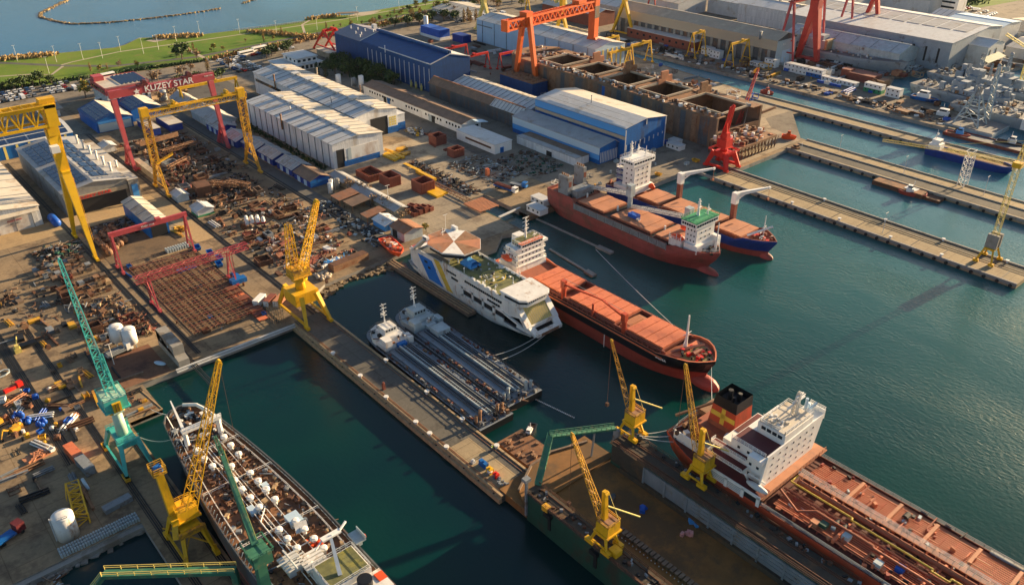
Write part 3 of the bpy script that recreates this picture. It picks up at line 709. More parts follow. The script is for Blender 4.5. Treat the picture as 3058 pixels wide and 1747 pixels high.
t=shed('garage','grey garage with red-brown roof and dark doorway near the ferry stern','garage',173,268.5,182.5,279,6,7.3,wall='pale_steel',roof='rust_roof',ax='y');door(t,0,7,3.2,3.4,'-x');door(t,3,0,.1,.1)
t=shed('yard_hall','small bright blue hall with cream ribbed roof behind the pink box gantry','hall',93,343,101.5,374,8.6,10,wall='royal_blue',roof='cream_roof',ribs=4,ridge=False)
door(t,4.25,0,6.6,5.8)
t=shed('hut','small pale hut with grey gabled roof and green base by the scrap rows','hut',117,350,124.5,357.5,5,6.3,wall='light_roof',roof='light_roof',band=('green_paint',.8))
t=shed('hut','small grey canopy hut beside the left leg of the yellow truss gantry','hut',116.5,372,122,379,5,6.2,wall='pale_steel',roof='light_roof')
t=thing('house','two-storey white office with flat roofs behind the long white warehouses','office',(262,541,2))
build('wall',MB().box(0,0,0,28,26,3.4),'white',t);build('roof',MB().box(-1,-1,3.4,29,27,3.8),'light_roof',t);build('upper_floor',MB().box(10,4,3.8,26,24,7.2),'white',t);build('roof',MB().box(9.2,3.2,7.2,26.8,24.8,7.6),'light_roof',t)
for i in range(4):win(t,(12+i*4,3.94,5.5),(2.2,.14,1.6),'glass','window')
for i in range(8):win(t,(2+i*3.4,-.06,1.8),(2.0,.14,2.4),'glass','window')
for i in range(3):win(t,(9.94,7+i*6,5.5),(.14,2.2,1.6),'glass','window')
t=thing('house','small low white house with pale grey roof, behind the red-legged gantry','house',(304,556,2));build('wall',MB().box(0,0,0,18,18,4),'concrete',t);build('roof',MB().box(-.5,-.5,4,18.5,18.5,4.4),'cream_roof',t)
t=thing('gatehouse','low white gatehouse with overhanging flat roof by the car park','gatehouse',(104,545,2));build('wall',MB().box(0,0,0,10,9,4.2),'white',t);build('roof',MB().box(-2,-2,4.2,12,11,5),'concrete_grey',t);win(t,(5,-.06,2.2),(7,.14,1.8),'glass','window')
t=shed('small_shed','tiny white gabled shed between blue shed and pink gantry leg','shed',112.5,462,119,470,5,6.2,wall='white_worn',roof='light_roof')
# far halls
t=shed('warehouse','long pale blue warehouse with cream roof behind the orange gantry','warehouse',422,398,452,528,19,22,wall='pale_blue',roof='light_roof',roof2='cream_roof',pil=('grey_steel',9,.4),ribs=8)
win(t,(-.1,120,13),(.3,18,.8),'grey_steel','wall_band')
for i in range(6):win(t,(3+i*4.6,-.12,8),(1.4,.3,15),'pale_yellow','pilaster')
t=shed('warehouse','striped beige-roofed shed just behind the pale blue warehouse','warehouse',462,455,486,505,11,14,wall='beige_roof',roof='beige_roof',ribs=7,rib_m='pale_yellow')
t=shed('fabrication_hall','huge beige fabrication hall with long dark bays along the far quay','factory',534,328,559,481,20,24,wall='hull_grey',roof='beige_roof',roof2='cream_roof')
win(t,(-.2,76,14.5),(.5,153,7),'beige_roof','cladding')
for i in range(21):build('pilaster',MB().box(-.6,4+i*7.2,0,0,6.4+i*7.2,11.2),'concrete_grey',t)
win(t,(12.5,-.1,9),(24.6,.3,17),'pale_steel','cladding');door(t,13,-.2,10,10,m='pale_blue')
text(t,'K S',(9,-.45,14.5),2,'white');win(t,(19,-.3,15.5),(4,.3,.8),'crane_red','sign_board')
chimney(t,-.5,14,18,4,.9,'grey_steel')
t=thing('brick_annex','long dull red block lying along the foot of the beige fabrication hall','annex',(524,392,2));build('wall',MB().box(0,0,0,9,68,7),'red_oxide',t);build('roof',MB().box(-.3,-.3,7,9.3,68.3,7.4),'light_roof',t)
for i in range(10):win(t,(-.06,4+i*6.6,4),(.14,2,1.6),'glass','window')
t=shed('warehouse','grey-roofed shed with red wall left of the beige fabrication hall','warehouse',528,500,552,566,12,15,wall='red_oxide',roof='light_roof');
t=shed('warehouse','pale grey shed behind the left end of the beige fabrication hall','warehouse',566,503,592,560,12,15,wall='pale_steel',roof='light_roof',ribs=4)
t=shed('slip_hall','tall grey hall with glazed roof strip behind the grey warship hull','factory',612,240,694,372,22,25,wall='navy_grey',roof='light_roof',off=.72)
for i in range(11):build('roof_light',MB().box(4,4+i*11.6,18,5,13.6+i*11.6,18.2),'solar',t)
for i in range(11):roofslab(t,'roof_light',[(32,5+i*11.6,22.0),(56,5+i*11.6,23.2),(56,14.6+i*11.6,23.2),(32,14.6+i*11.6,22.0)],'grey_roof',.2)
for i in range(5):door(t,0,8+i*9,1.4,10,'-x','dark','window',5)
t=shed('slip_hall','pale grey round-shouldered shed beside the grey warship hull','factory',584,262,611.5,352,15,19,wall='pale_steel',roof='pale_steel',ribs=6,rib_m='grey_steel');win(t,(13,-.1,5),(27,.3,.4),'grey_steel','wall_band')
t=shed('outfitting_hall','pale hall with green canopy on the right of the grey hall','factory',640,226,668,256,17,20,wall='light_roof',roof='light_roof')
roofslab(t,'canopy',[(-10,-6,7),(20,-6,7),(20,0,9),(-10,0,9)],'dock_green');door(t,4,0,1.2,10,m='dark',z=3);door(t,14,0,1.2,10,m='dark',z=3)
t=shed('outfitting_hall','white and blue-roofed hall at the far right beyond the grey hall','factory',700,244,742,286,18,20,wall='light_roof',roof='pale_blue')
t=shed('warehouse','white warehouse with grey side wall behind the red goliath gantry','warehouse',640,388,676,436,17,20,wall='shed_wall',roof='light_roof',roof2='cream_roof')
chimney(t,20,20,17,3,.6,'grey_steel');chimney(t,24,24,17,3,.6,'grey_steel')
for x0,y0,x1,y1,h,lb,rf in((650,440,690,476,14,'white low shed behind the red goliath gantry, nearest the beige hall','light_roof'),(610,478,650,540,14,'long white shed at the top edge behind the beige hall','cream_roof'),(720,380,790,420,14,'white and grey shed at the top edge right of the red goliath','cream_roof'),(770,330,815,392,18,'ribbed grey shed at the top right near the car park','grey_roof'),(700,430,740,470,12,'cream-roofed shed at the top edge right of the red goliath','cream_roof'),(745,290,775,316,12,'white low block between the grey hall and the car park','light_roof'),(690,200,740,232,9,'long low grey shed at the far right edge','grey_roof'),(745,215,800,262,10,'long dark-roofed shed at the far right edge','hull_grey'),(560,560,600,600,10,'beige shed among trees at the top edge','beige_roof'),(460,600,500,640,6,'low cream-roofed block among trees by the park','cream_roof')):
 t=shed('warehouse',lb,'warehouse',x0,y0,x1,y1,h,h+3,wall='light_roof',roof=rf,roof2='cream_roof',ribs=5,ridge=False)
t=thing('office_tower','white office tower beside the top right car park','tower',(795,316,2));build('wall',MB().box(0,0,0,18,18,34),'white',t);build('roof',MB().box(-.5,-.5,34,18.5,18.5,35),'light_roof',t)
for i in range(7):win(t,(-.06,9,4+i*4.3),(.14,13,1.6),'glass','window')
# two-storey cabins on the quays
def cabin(x,y,n,lb,two=True,m2='green_paint',rz=rad(90)):
 t=thing('site_cabin',lb,'cabin',(x,y,2),rz,'white site cabins on the far quay')
 build('wall',MB().box(0,0,0,n*3,5,2.6 if not two else 5.4),'white',t)
 build('roof',MB().box(-.2,-.2,5.4 if two else 2.6,n*3+.2,5.2,5.6 if two else 2.8),'light_roof',t)
 if two and m2:build('wall_band',MB().box(-.08,-.08,0,n*3+.08,5.08,2.5),m2,t)
 for lv in range(2 if two else 1):
  for i in range(n):win(t,(1.5+i*3,5.06,1.6+lv*2.8),(.9,.14,.9),'dark','window')
 return t
cl=[(536,325,3,'white two-storey cabin at the foot of the red goliath gantry',None),(536,300,6,'long white two-storey cabin right of the red goliath gantry',None),(536,288,4,'white two-storey cabin with blue lower floor','royal_blue'),(534,275,4,'single-storey white cabin beside the red steel blocks',0),(534,262,4,'low white cabin with green base nearest the rusty steel block',0),(532,243,4,'white two-storey cabin with green half by the small sheds','green_paint'),(532,231,3,'white two-storey cabin beside the white yacht',None),(529,376,3,'stacked white cabins under the left small yellow gantry',None),(526,366,3,'white cabins between the two small yellow gantries',None),(543,342,5,'white stacked cabins right of the small yellow gantries',None),(530,330,4,'low white cabin with red stripe on the far quay edge',0)]
for x,y,n,lb,m2 in cl:cabin(x,y,n,lb,m2!=0,m2)
for x,y,n,lb in((357,268,2,'white single cabin at the foot of the rusty hull, nearest the royal blue hall'),(352,262,3,'white cabin with dark windows beside the small red truck crane')):cabin(x,y,n,lb,False)
t=cabin(239,250,3,'white cabin with blue windows on the quay by the brown ship stern',False);t=cabin(247.5,256.5,3,'pale grey cabin on the pontoon tip by the brown ship stern',False)
# ---------------------------------------------------------------- cranes and gantries (local z = 0 on the rail)
def bogie(b,x,y,z=0,l=3.2,ax='y'):
 if ax=='y':b.box(x-.6,y-l/2,z+.3,x+.6,y+l/2,z+1.3)
 else:b.box(x-l/2,y-.6,z+.3,x+l/2,y+.6,z+1.3)
 for i in(-.35,.35):
  if ax=='y':b.tube((x-.3,y+i*l,z+.45),(x+.3,y+i*l,z+.45),.45,8)
  else:b.tube((x+i*l,y-.3,z+.45),(x+i*l,y+.3,z+.45),.45,8)
def legpart(t,m,fn,name='leg'):
 b=MB();fn(b);return build(name,b,m,t)
 # pink goliath with the white name
t=thing('gantry_crane','pink-red gantry crane with KUZEY STAR in white on its box beam','gantry crane',(116,434.5,2))
build('beam',MB().box(-1.8,-1.2,35.6,52.2,1.0,39.3),'gantry_pink',t)
for s,X in((0,0),(1,50)):
 def f(b,X=X):
  b.bar((X,0,35),(X,-4.2,13),2.8,2.4,1.8,1.8);b.bar((X,-4.2,13),(X,-8.5,1.2),1.6);b.bar((X,-4.2,13),(X,3.5,1.2),1.3)
  b.bar((X,-6.4,7),(X,-.2,7),.7);b.truss((X,-4.5,12),(X,-2,2),1.6,4,3,.3)
  b.box(X-1.6,-.3,32,X+1.6,.3,34);bogie(b,X,-8.5);bogie(b,X,3.5)
 legpart(t,'gantry_pink',f)
b=MB();b.bar((-.2,-8,1.6),(3.5,-11.5,.8),.9);build('counterweight',b,'gantry_pink',t)
for X in(15,38):
 b=MB();b.box(X-2.6,-1.6,39.3,X+2.6,1.4,40.2);b.tube((X+1,-1.4,40.8),(X+1,1.2,40.8),1.2,10);build('trolley',b,'deck_maroon',t)
text(t,'KUZEY STAR',(28,-1.28,37.4),4.2,'white',sx=1.05,depth=.05)
text(t,'KUZEY STAR',(49,-1.26,38.2),.8,'white',depth=.04)
b=MB();pts=[]
for i in range(10):
 a=rad(90+i*36);r_=1.7 if i%2==0 else .75;pts.append((11.5+r_*math.cos(a),37.0+r_*math.sin(a)))
b.add([(x,-1.3,z) for x,z in pts]+[(x,-1.2,z) for x,z in pts],[tuple(range(10))]);build('emblem',b,'white',t)
b=MB();b.rail([(-1.8,-1.2,39.3),(52,-1.2,39.3)],1,.08,4);build('railing',b,'gantry_pink',t)
# yellow truss gantry
t=thing('gantry_crane','yellow lattice gantry crane standing over the scrap yard in front of the pink one','gantry crane',(116,391,2))
b=MB();b.truss((-2,0,37.6),(49.5,0,37.6),2.4,2.6,20,.34);b.box(-2,-1.5,38.8,49.5,-1.0,39.4);b.box(-2,1.0,38.8,49.5,1.5,39.4);build('beam',b,'crane_yellow',t)
b=MB();b.truss((-1,-.2,36.5),(48,-.2,36.5),2,.4,20,.14);build('lacing',b,'white_worn',t)
for X in(0,47):
 def f(b,X=X):
  b.truss((X,0,37),(X,-.5,14),3.4,2.4,9,.45,3.0,2.4)
  b.truss((X,-2,14),(X,-9,1),1.3,1.6,5,.38,.7,.8);b.truss((X,1,14),(X,7.5,1),1.3,1.6,5,.38,.7,.8)
  for k in(4,8):b.bar((X,-9+k*.5,k*.95),(X,7.5-k*.45,k*.95),.4)
  bogie(b,X,-9,l=4);bogie(b,X,7.5,l=4)
 legpart(t,'crane_yellow_worn',f)
b=MB();b.box(-1.8,-1.6,37,1.8,1.6,41);build('leg_head',b,'crane_yellow',t);b=MB();b.box(45.2,-1.6,37,48.8,1.6,41.4);build('leg_head',b,'crane_yellow',t)
for X in(14,40):b=MB();b.box(X-2.2,-1.6,39.4,X+2.2,1.6,40.3);b.tube((X,-1.6,41.1),(X,1.6,41.1),.8,8);b.tube((X+2.6,-1,40),(X+5.5,-1,40),.4,6);build('trolley',b,'crane_yellow',t)
b=MB();b.bar((0,-2,14.5),(8.5,-1,17),.8,.5);b.rail([(0,-2.4,14.7),(8.5,-1.6,17.2)],1,.12,2);build('cab_walkway',b,'crane_yellow',t)
# giant yellow gantry at the left edge
t=thing('gantry_crane','giant yellow gantry crane with solid box leg, its lattice beam leaving the picture','gantry crane',(69,352,2))
def f(b):
 b.bar((0,0,52),(0,-1,34),4.8,3.2,3.6,3)
 b.bar((0,-3.2,34.5),(0,-14,1.2),3.4,2.6,1.2,1.3);b.bar((0,1.2,34.5),(0,14,1.2),3.0,2.4,1.2,1.3)
 b.box(-1.5,-4.6,32.5,1.5,2.6,35.4)
legpart(t,'big_yellow',f)
for y in(-14,14):
 b=MB();bogie(b,0,y,l=5);build('bogie',b,'big_yellow',t)
b=MB();b.rail([(1.8,-4.8,32),(1.4,-12,8)],.8,.12,2,1);b.bar((1.9,-1,56),(1.9,-3,35),.25);build('ladder',b,'crane_yellow',t)
def f(b):
 for y in(-3.2,3.2):
  b.box(-150,y-.5,60.6,3,y+.5,61.8);b.box(-150,y-.45,53.6,3,y+.45,54.6)
  for i in range(26):
   x=0-i*5.4;b.bar((x,y,54),(x-2.7,y,60.8),.5);b.bar((x-2.7,y,60.8),(x-5.4,y,54),.5)
   b.bar((x-5.4,y,54),(x-5.4,y,60.8),.34)
 for i in range(40):b.bar((3-i*3.6,-3.2,61.7),(3-i*3.6,3.2,61.7),.3)
 b.box(-150,-4.4,62,2,-3.6,62.3)
legpart(t,'big_yellow',f,'beam')
b=MB();b.box(-1.2,-3.7,53.4,2.8,3.7,62);b.box(-1.9,-2.2,49.5,2.2,2.2,53.4);build('beam_head',b,'big_yellow',t)
b=MB();b.rail([(-140,-4.2,62.2),(3,-4.2,62.2)],1.1,.14,3.2);b.box(-2,-2,62.1,3.6,2,63.9);build('walkway',b,'crane_yellow',t)
b=MB();b.box(-3,-5.2,43.6,0,-2.2,46.2);build('cab',b,'white',t)
# small box gantries
def box_gantry(lb,x0,x1,y,h,fy,m,over=(1,1),bw=1.1,bh=1.4,group=None,lw=.55,mesh=None):
 t=thing('gantry_crane',lb,'gantry crane',(x0,y,2),0,group);W=x1-x0
 build('beam',MB().box(-over[0],-bw/2,h-bh,W+over[1],bw/2,h),m,t)
 for X in(0,W):
  for s in(-1,1):
   def f(b,X=X,s=s):
    b.bar((X,s*.4,h-bh*.6),(X,s*fy,1),lw*1.4,lw*1.2,lw,lw);bogie(b,X,s*fy,l=1.8)
   legpart(t,m,f)
  b=MB();b.bar((X,-fy*.75,h*.25),(X,fy*.75,h*.25),lw*.7);b.bar((X,-fy*.3,h*.7),(X,fy*.3,h*.7),lw*.7);build('brace',b,m,t)
 b=MB();b.box(W*.6,-bw*.9,h,W*.6+2,bw*.9,h+.8);build('trolley',b,m,t)
 return t
t=box_gantry('small pink box gantry crane with A-shaped legs at the end of the rebar grid',73,102,321.5,17,3.6,'gantry_pink',(1,1),1.2,2.0)
text(t,'KUZEY STAR',(14,-.7,16),.9,'white',depth=.04)
t=thing('gantry_crane','spindly pink lattice gantry crane straddling the rebar grid','gantry crane',(73,284,2))
b=MB();b.truss((-5,0,13.2),(38,0,13.2),2.2,2.2,20,.22);build('beam',b,'gantry_pink',t)
for X in(0,30):
 for s in(-1,1):
  def f(b,X=X,s=s):b.bar((X,s*.8,12.4),(X,s*4,.8),.38);b.bar((X-1.2 if X==0 else X+1.2,s*.8,12.4),(X,s*4,.8),.26);bogie(b,X,s*4,l=1.5)
  legpart(t,'gantry_pink',f)
 b=MB();b.bar((X,-2.8,5),(X,2.8,5),.25);b.bar((X,-4,.9),(X,4,.9),.3);build('brace',b,'gantry_pink',t)
b=MB();b.box(28,-4.6,.8,34,-1.6,2.6);b.box(31,-1.5,.8,33,2,2.2);build('drive_unit',b,'royal_blue',t)
grp='small yellow gantry cranes in the far yard'
box_gantry('small yellow gantry crane on the far quay, left one of the pair',508,521,382,18.5,4,'crane_yellow',(.5,.5),1.2,1.5,grp,.5)
box_gantry('small yellow gantry crane on the far quay, right one of the pair',507,527,347,17.5,4,'crane_yellow',(.5,.5),1.2,1.5,grp,.5)
box_gantry('yellow gantry crane behind the rusty hull, nearest the canal',457,477,396,15.5,3.6,'crane_yellow',(.5,.8),1.3,1.6,grp,.55)
box_gantry('yellow gantry crane behind the rusty hull, lower and nearer its bow',436,456,397,13.5,3.6,'crane_yellow',(1,.5),1.3,1.5,grp,.6)
box_gantry('smallest yellow gantry crane, beside the end wall of the pale blue warehouse',462,478,428,13.5,3.6,'crane_yellow',(.5,.5),1.1,1.3,grp,.5)
box_gantry('yellow gantry crane standing behind the right leg of the pink goliath',176,212,512,13,4,'crane_yellow',(1,1),1.3,1.6,None,.6)
box_gantry('yellow gantry crane at the top edge behind the orange gantry',505,535,560,20,5,'crane_yellow',(1,1),1.6,1.8,None,.7)
box_gantry('red gantry crane left of the big dark blue hall',311,321.5,573,17.5,18,'crane_red',(.5,.5),1.6,1.8,None,1.0)
grp='low red semi-gantry cranes beside the blue hall'
box_gantry('low red semi-gantry crane nearest the corner of the dark blue hall',343,376,459,12,3,'crane_red',(.5,.5),1.3,1.5,grp,.45)
box_gantry('low red semi-gantry crane behind, by the blue and white hut',343,376,483,13,3,'crane_red',(.5,.5),1.3,1.5,grp,.45)
box_gantry('low red semi-gantry crane left of the orange gantry legs',379,410,449,12,3,'crane_red',(.5,.5),1.3,1.5,grp,.45)
box_gantry('red gantry crane left of the white warehouse at the top edge',600,650,500,28,6,'goliath_red',(1,1),2,2.2,None,.9)
# orange goliath
t=thing('gantry_crane','tall orange gantry crane with lattice-sided beam over the rusty hull','gantry crane',(364,405,2),rad(6.5))
b=MB()
for y in(-2.2,2.2):
 b.box(-20,y-.5,45.2,73,y+.5,46.4);b.box(-20,y-.5,39.8,73,y+.5,41.0)
 for i in range(18):
  x=-20+i*5.1;b.bar((x,y,41),(x+2.55,y,45.6),.7);b.bar((x+2.55,y,45.6),(x+5.1,y,41),.7)
for i in range(31):b.bar((-19.5+i*3.05,-2.2,46.2),(-19.5+i*3.05,2.2,46.2),.4)
b.box(-20.5,-2.8,39.6,-18.6,2.8,46.6);build('beam',b,'crane_orange',t)
for s,y in((0,-10),(1,9.5)):
 def f(b,y=y):b.bar((0,.25*y,46),(0,y,1),2.6,3.2,2.4,2.6);bogie(b,0,y,l=5)
 legpart(t,'crane_orange',f)
def f(b):
 b.bar((71,0,50),(71,0,20),5.0,6.0,4.6,5.2);b.bar((71,-2,21),(71,-9,1),3.5,3,3,2.6);b.bar((71,2,21),(71,9,1),3.5,3,3,2.6);b.box(69,-9,9,73,9,11)
legpart(t,'crane_orange',f)
b=MB();b.box(68.4,-2.9,34.5,73.6,-2.6,43);build('stair_box',b,'hull_grey',t)
b=MB();b.box(50,-3,46.4,58,3,48.6);build('trolley',b,'crane_orange',t);b=MB();b.box(-3,-3,40,3,3,49);build('beam_head',b,'crane_orange',t)
text(t,'SEDEF',(73.7,0,32),2.6,'white_worn',(rad(90),rad(90),0))
# yellow goliaths whose tops are out of frame
def goliath_leg(t,X,y0,ya,zs,ztop,m,w_=2.4,fy=11):
 def f(b):b.bar((X,0,ztop),(X,0,zs),w_*1.5,w_*1.3,w_,w_);b.bar((X,-.8,zs+1),(X,-fy,1),w_*.75,w_*.75,w_*.5,w_*.5);b.bar((X,.8,zs+1),(X,fy,1),w_*.75,w_*.75,w_*.5,w_*.5);bogie(b,X,-fy,l=6);bogie(b,X,fy,l=6);b.bar((X,-fy,2),(X,fy,2),1)
 legpart(t,m,f)
t=thing('gantry_crane','tan-yellow goliath crane with forked leg, its beam beyond the top edge, by the beige hall','gantry crane',(525,465.5,2))
goliath_leg(t,0,0,0,25,75,'crane_yellow',3.2,11.5);goliath_leg(t,-70,0,0,25,75,'crane_yellow',3.0,11.5);build('beam',MB().box(-80,-3.5,75,6,3.5,83),'crane_yellow',t)
t=thing('gantry_crane','yellow goliath crane behind the orange gantry, mostly beyond the top edge','gantry crane',(446,548,2))
goliath_leg(t,0,0,0,22,70,'pale_yellow',3.2,11);goliath_leg(t,88,0,0,22,70,'pale_yellow',3.2,11);build('beam',MB().box(-6,-3.5,70,96,3.5,77),'pale_yellow',t)
# red goliaths over the warship slip
t=thing('gantry_crane','red goliath crane with a massive solid pylon leg over the grey warship hull','gantry crane',(566,321,2))
def f(b):b.bar((0,0,88),(0,0,36),7,8,6,6.5);b.bar((0,-1,37),(0,-8,1),5,5,3,3);b.bar((0,1,37),(0,8,1),5,5,3,3);b.box(-2,-8,1,2,8,3)
legpart(t,'goliath_red',f)
goliath_leg(t,86,0,0,34,88,'goliath_red',4,10);build('beam',MB().box(-8,-4,88,96,4,97),'goliath_red',t)
t=thing('gantry_crane','thin-legged red gantry crane in front of the massive red pylon','gantry crane',(548,329,2))
b=MB();b.truss((-2,0,45),(84,0,45),4,4.5,26,.8);build('beam',b,'goliath_red',t)
for X in(0,40,80):
 for s in(-1,1):
  def f(b,X=X,s=s):b.bar((X,s,43),(X,s*7.5,1),1.5,1.5,1.1,1.1)
  legpart(t,'gantry_pink',f)
b=MB();b.bar((0,-6,8),(0,6,8),.8);b.bar((80,-6,8),(80,6,8),.8);build('brace',b,'goliath_red',t)
# level-luffing portal cranes
def luffer(lb,loc,px,py,ph,legm,colr,colz,house,hz,housem,jib,tip,mast,jm,n=10,jw=(2.2,1.0),spar=None,legw=1.0,extra=None,mastm=None,group=None,jt=.22,round_col=True,beamh=1.4,bmw=.66,bml=.58):
 t=thing('harbour_crane',lb,'crane',loc,0,group)
 for i,j in((-1,-1),(1,-1),(1,1),(-1,1)):
  def f(b,i=i,j=j):b.bar((i*px*.62,j*py*.55,ph),(i*px,j*py,1),legw*1.5,legw*1.5,legw,legw);bogie(b,i*px,j*py,l=2.6)
  legpart(t,legm,f)
 b=MB();b.box(-px*bmw,-py*bml,ph-beamh,px*bmw,py*bml,ph+.3)
 for s in(-1,1):b.bar((s*px,-py,1.6),(s*px,py,1.6),.7*legw);
 build('portal',b,legm,t)
 if colz>ph:
  b=MB()
  if round_col:b.tube((0,0,ph),(0,0,colz),colr,14,colr*.85)
  else:b.truss((0,0,ph),(0,0,colz),colr*2,colr*2,4,.4)
  build('column',b,extra or legm,t,round_col)
 b=MB();x0,y0,x1,y1,h=house;b.box(x0,y0,hz,x1,y1,hz+h);b.box(x0-.4,y0-.4,hz-.4,x1+.4,y1+.4,hz);build('machine_house',b,housem,t)
 b=MB();b.rail([(x0,y0,hz+h),(x1,y0,hz+h),(x1,y1,hz+h),(x0,y1,hz+h)],1,.1,2,2,True);build('railing',b,jm,t)
 b=MB();b.truss(jib,tip,jw[0],jw[0]*.9,n,jt,jw[1],jw[1]*.8);b.tube((tip[0],tip[1]-jw[1]/2,tip[2]+.2),(tip[0],tip[1]+jw[1]/2,tip[2]+.2),jw[1]*.45,10);build('jib',b,jm,t)
 if mast:
  (mb0,mtop,mw)=mast
  b=MB();b.truss(mb0,mtop,mw,mw,6,jt,mw*.5,mw*.5);build('mast',b,mastm or jm,t)
  b=MB();b.bar(mtop,[jib[k]+(tip[k]-jib[k])*.7 for k in range(3)],.12);b.bar(mtop,tip,.1);build('stay',b,'grey_steel',t)
 if spar:b=MB();b.bar(spar[0],spar[1],.4);build('spar',b,'pale_yellow',t)
 b=MB();b.bar(tip,(tip[0],tip[1],tip[2]*.35),.08);b.box(tip[0]-.4,tip[1]-.4,tip[2]*.35-1,tip[0]+.4,tip[1]+.4,tip[2]*.35);build('hook',b,'rust',t)
 return t
 # teal crane
t=luffer('tall teal portal crane with round pale column and long lattice jib on the left quay',(36.6,207,2),3.6,8.6,8.6,'teal',1.55,17.4,(-2.9,-2.8,3.1,3.6,3.4),18.8,'teal',(0,-.6,22),(3.4,35,48),((1.0,2.2,22),(1.6,7,31),1.8),'teal',26,(2.5,.8),extra='teal_light',legw=.8)
b=MB();b.tube((0,0,17),(0,0,17.6),2.5,14);b.rail([(2.5*math.cos(rad(a)),2.5*math.sin(rad(a)),17.5) for a in range(0,360,45)],1.3,.15,1.4,2,True);build('platform',b,'crane_yellow',t)
b=MB();b.box(-1.1,-3.5,18.4,1.1,-2.8,21.2);build('service_door',b,'crane_yellow',t)
for i in(-.55,.55):win(t,(i*.7,-3.55,19.8),(.14,.14,2.6),'rust')
b=MB();b.box(-1.4,-3.6,17.9,1.4,-2.8,18.3);b.box(-2.9,-2.8,22.2,3.1,3.6,22.4);build('roof',b,'teal_light',t)
for y in(-9,9):b=MB();b.rail([(-3,y*.5,9),(3,y*.5,9)],1.1,.12,1.5);b.box(-3,y*.5-.4,8,3,y*.5+.4,9);build('end_beam',b,'teal',t)
for x in(-3.8,3.8):
 for y in(-9,9):b=MB();b.box(x-.7,y*.95-1.6,.2,x+.7,y*.95+1.6,1.3);build('bogie',b,'crane_yellow_worn',t)
 # yellow crane on the central pier
t=luffer('bright yellow portal crane with two upright lattice arms straddling the central pier',(112.3,244.5,2),4.6,10.5,10.5,'crane_yellow',1.9,15.4,(-3.2,-2.6,3.4,2.8,2.8),16.4,'crane_yellow_worn',(1.0,-1.6,19),(5.4,-10,46),((-1.2,1,19),(-.6,1.5,35.5),3.4),'crane_yellow',16,(2.8,1.5),legw=1.05,jt=.24,beamh=4.2,bmw=1.0,bml=.42)
b=MB();b.tube((0,0,14.4),(0,0,16),2.9,14);b.rail([(3.1*math.cos(rad(a)),3.1*math.sin(rad(a)),15) for a in range(0,360,45)],1.1,.12,1.5,2,True);build('platform',b,'crane_yellow',t)
b=MB();b.box(2.2,2.4,16.4,4.4,4.6,18.8);build('cab',b,'rust_light',t)
# left bottom yellow crane
t=luffer('yellow slewing crane with lattice jib raised over the old tanker at the lower left',(36.8,164,2),3.6,6.4,8.4,'crane_yellow',1.5,9.8,(-2,-2.2,3,2.6,2.6),10.4,'crane_yellow',(1.2,-1.6,13),(15.4,-1.6,49),None,'crane_yellow',14,(3.0,1.1),legw=.75,jt=.2)
b=MB();b.bar((-2,.6,9.5),(-2.8,.8,25),2.0,1.8,1.7,1.6);b.bar((-2,0,11),(-3.6,-2.6,6.4),1.4,1.4);b.box(-3.6,-2.6,10.4,-2,0,12);build('counter_tower',b,'crane_yellow',t)
b=MB();b.box(-4.4,-.8,25,-1.2,2.6,25.3);b.rail([(-4.4,-.8,25.3),(-1.2,-.8,25.3),(-1.2,2.6,25.3),(-4.4,2.6,25.3)],1.8,.13,1.2,3,True);build('platform',b,'crane_yellow_worn',t)
b=MB();b.tube((-3.6,.8,26.2),(-2.0,1.2,26.2),.8,10);b.tube((-2.6,0,26),(-2,-.4,26),.5,8);build('winch',b,'royal_blue',t)
b=MB();b.bar((-4,-7,3),(4,7,3),.3);b.bar((4,-7,3),(-4,7,3),.3);b.box(-3.2,-4.6,7.2,3.2,-3.8,8.6);build('cross_brace',b,'crane_yellow_worn',t)
# dock cranes
grp='yellow cranes on the green floating dock'
DC=[('yellow dock crane on the near wall of the green floating dock',(108.9,92.0,9.7),(-4.6,7.7,31)),('yellow dock crane on the far wall of the green floating dock, at its end',(144.0,115.0,9.7),(-5.4,4.8,31)),('yellow dock crane on the far wall beside the white ship superstructure',(143.6,91.2,9.7),(-.4,8.1,32))]
for lb,loc,tip in DC:
 t=luffer(lb,loc,2.1,2.6,4.6,'crane_yellow',1.0,5.2,(-2,-2.6,2.2,1.2,2.6),5.4,'crane_yellow',(-.6,1.2,9.4),tip,None,'crane_yellow_worn',14,(1.7,.7),legw=.5,jt=.13,group=grp)
 b=MB();b.bar((0,.4,8),(-.1,.8,16.4),1.3,1.2,1.0,1.0);b.tube((-.6,.6,15.6),(.7,.6,15.6),.65,8);build('tower',b,'crane_yellow',t)
 b=MB();b.bar((.4,0,12),(5.4,-5.6,9.6),.3);b.bar((.6,0,15.6),(2,-2.4,8),.08);build('spar',b,'pale_yellow',t)
 b=MB();b.box(-1.8,-2.4,8.0,2.0,1.0,8.2);build('house_roof',b,'rust_light',t)
 # red jib crane
t=luffer('bright red harbour crane with upright arm at the root of the long pier',(346.3,233.5,2),5.2,6.4,8.4,'crane_red',2.0,10.4,(-2.6,-2.6,3,3,4),11,'crane_red',(0,1.4,15),(1.6,-1.2,32),None,'crane_red',8,(2.0,1.0),legw=1.7,jt=.7,beamh=2.4)
b=MB();b.bar((.6,.6,15),(1.2,0,31),2.4,2,1,1);b.box(-2,-2,15,1,1,18.5);b.bar((-1,-.6,18),(-2.4,-1.4,24),1.2,1.2,.5,.5);build('arm',b,'crane_red',t)
b=MB();b.rail([(-5,-6,8.6),(5,-6,8.6),(5,6,8.6),(-5,6,8.6)],1.2,.16,2,2,True);build('railing',b,'crane_red',t)
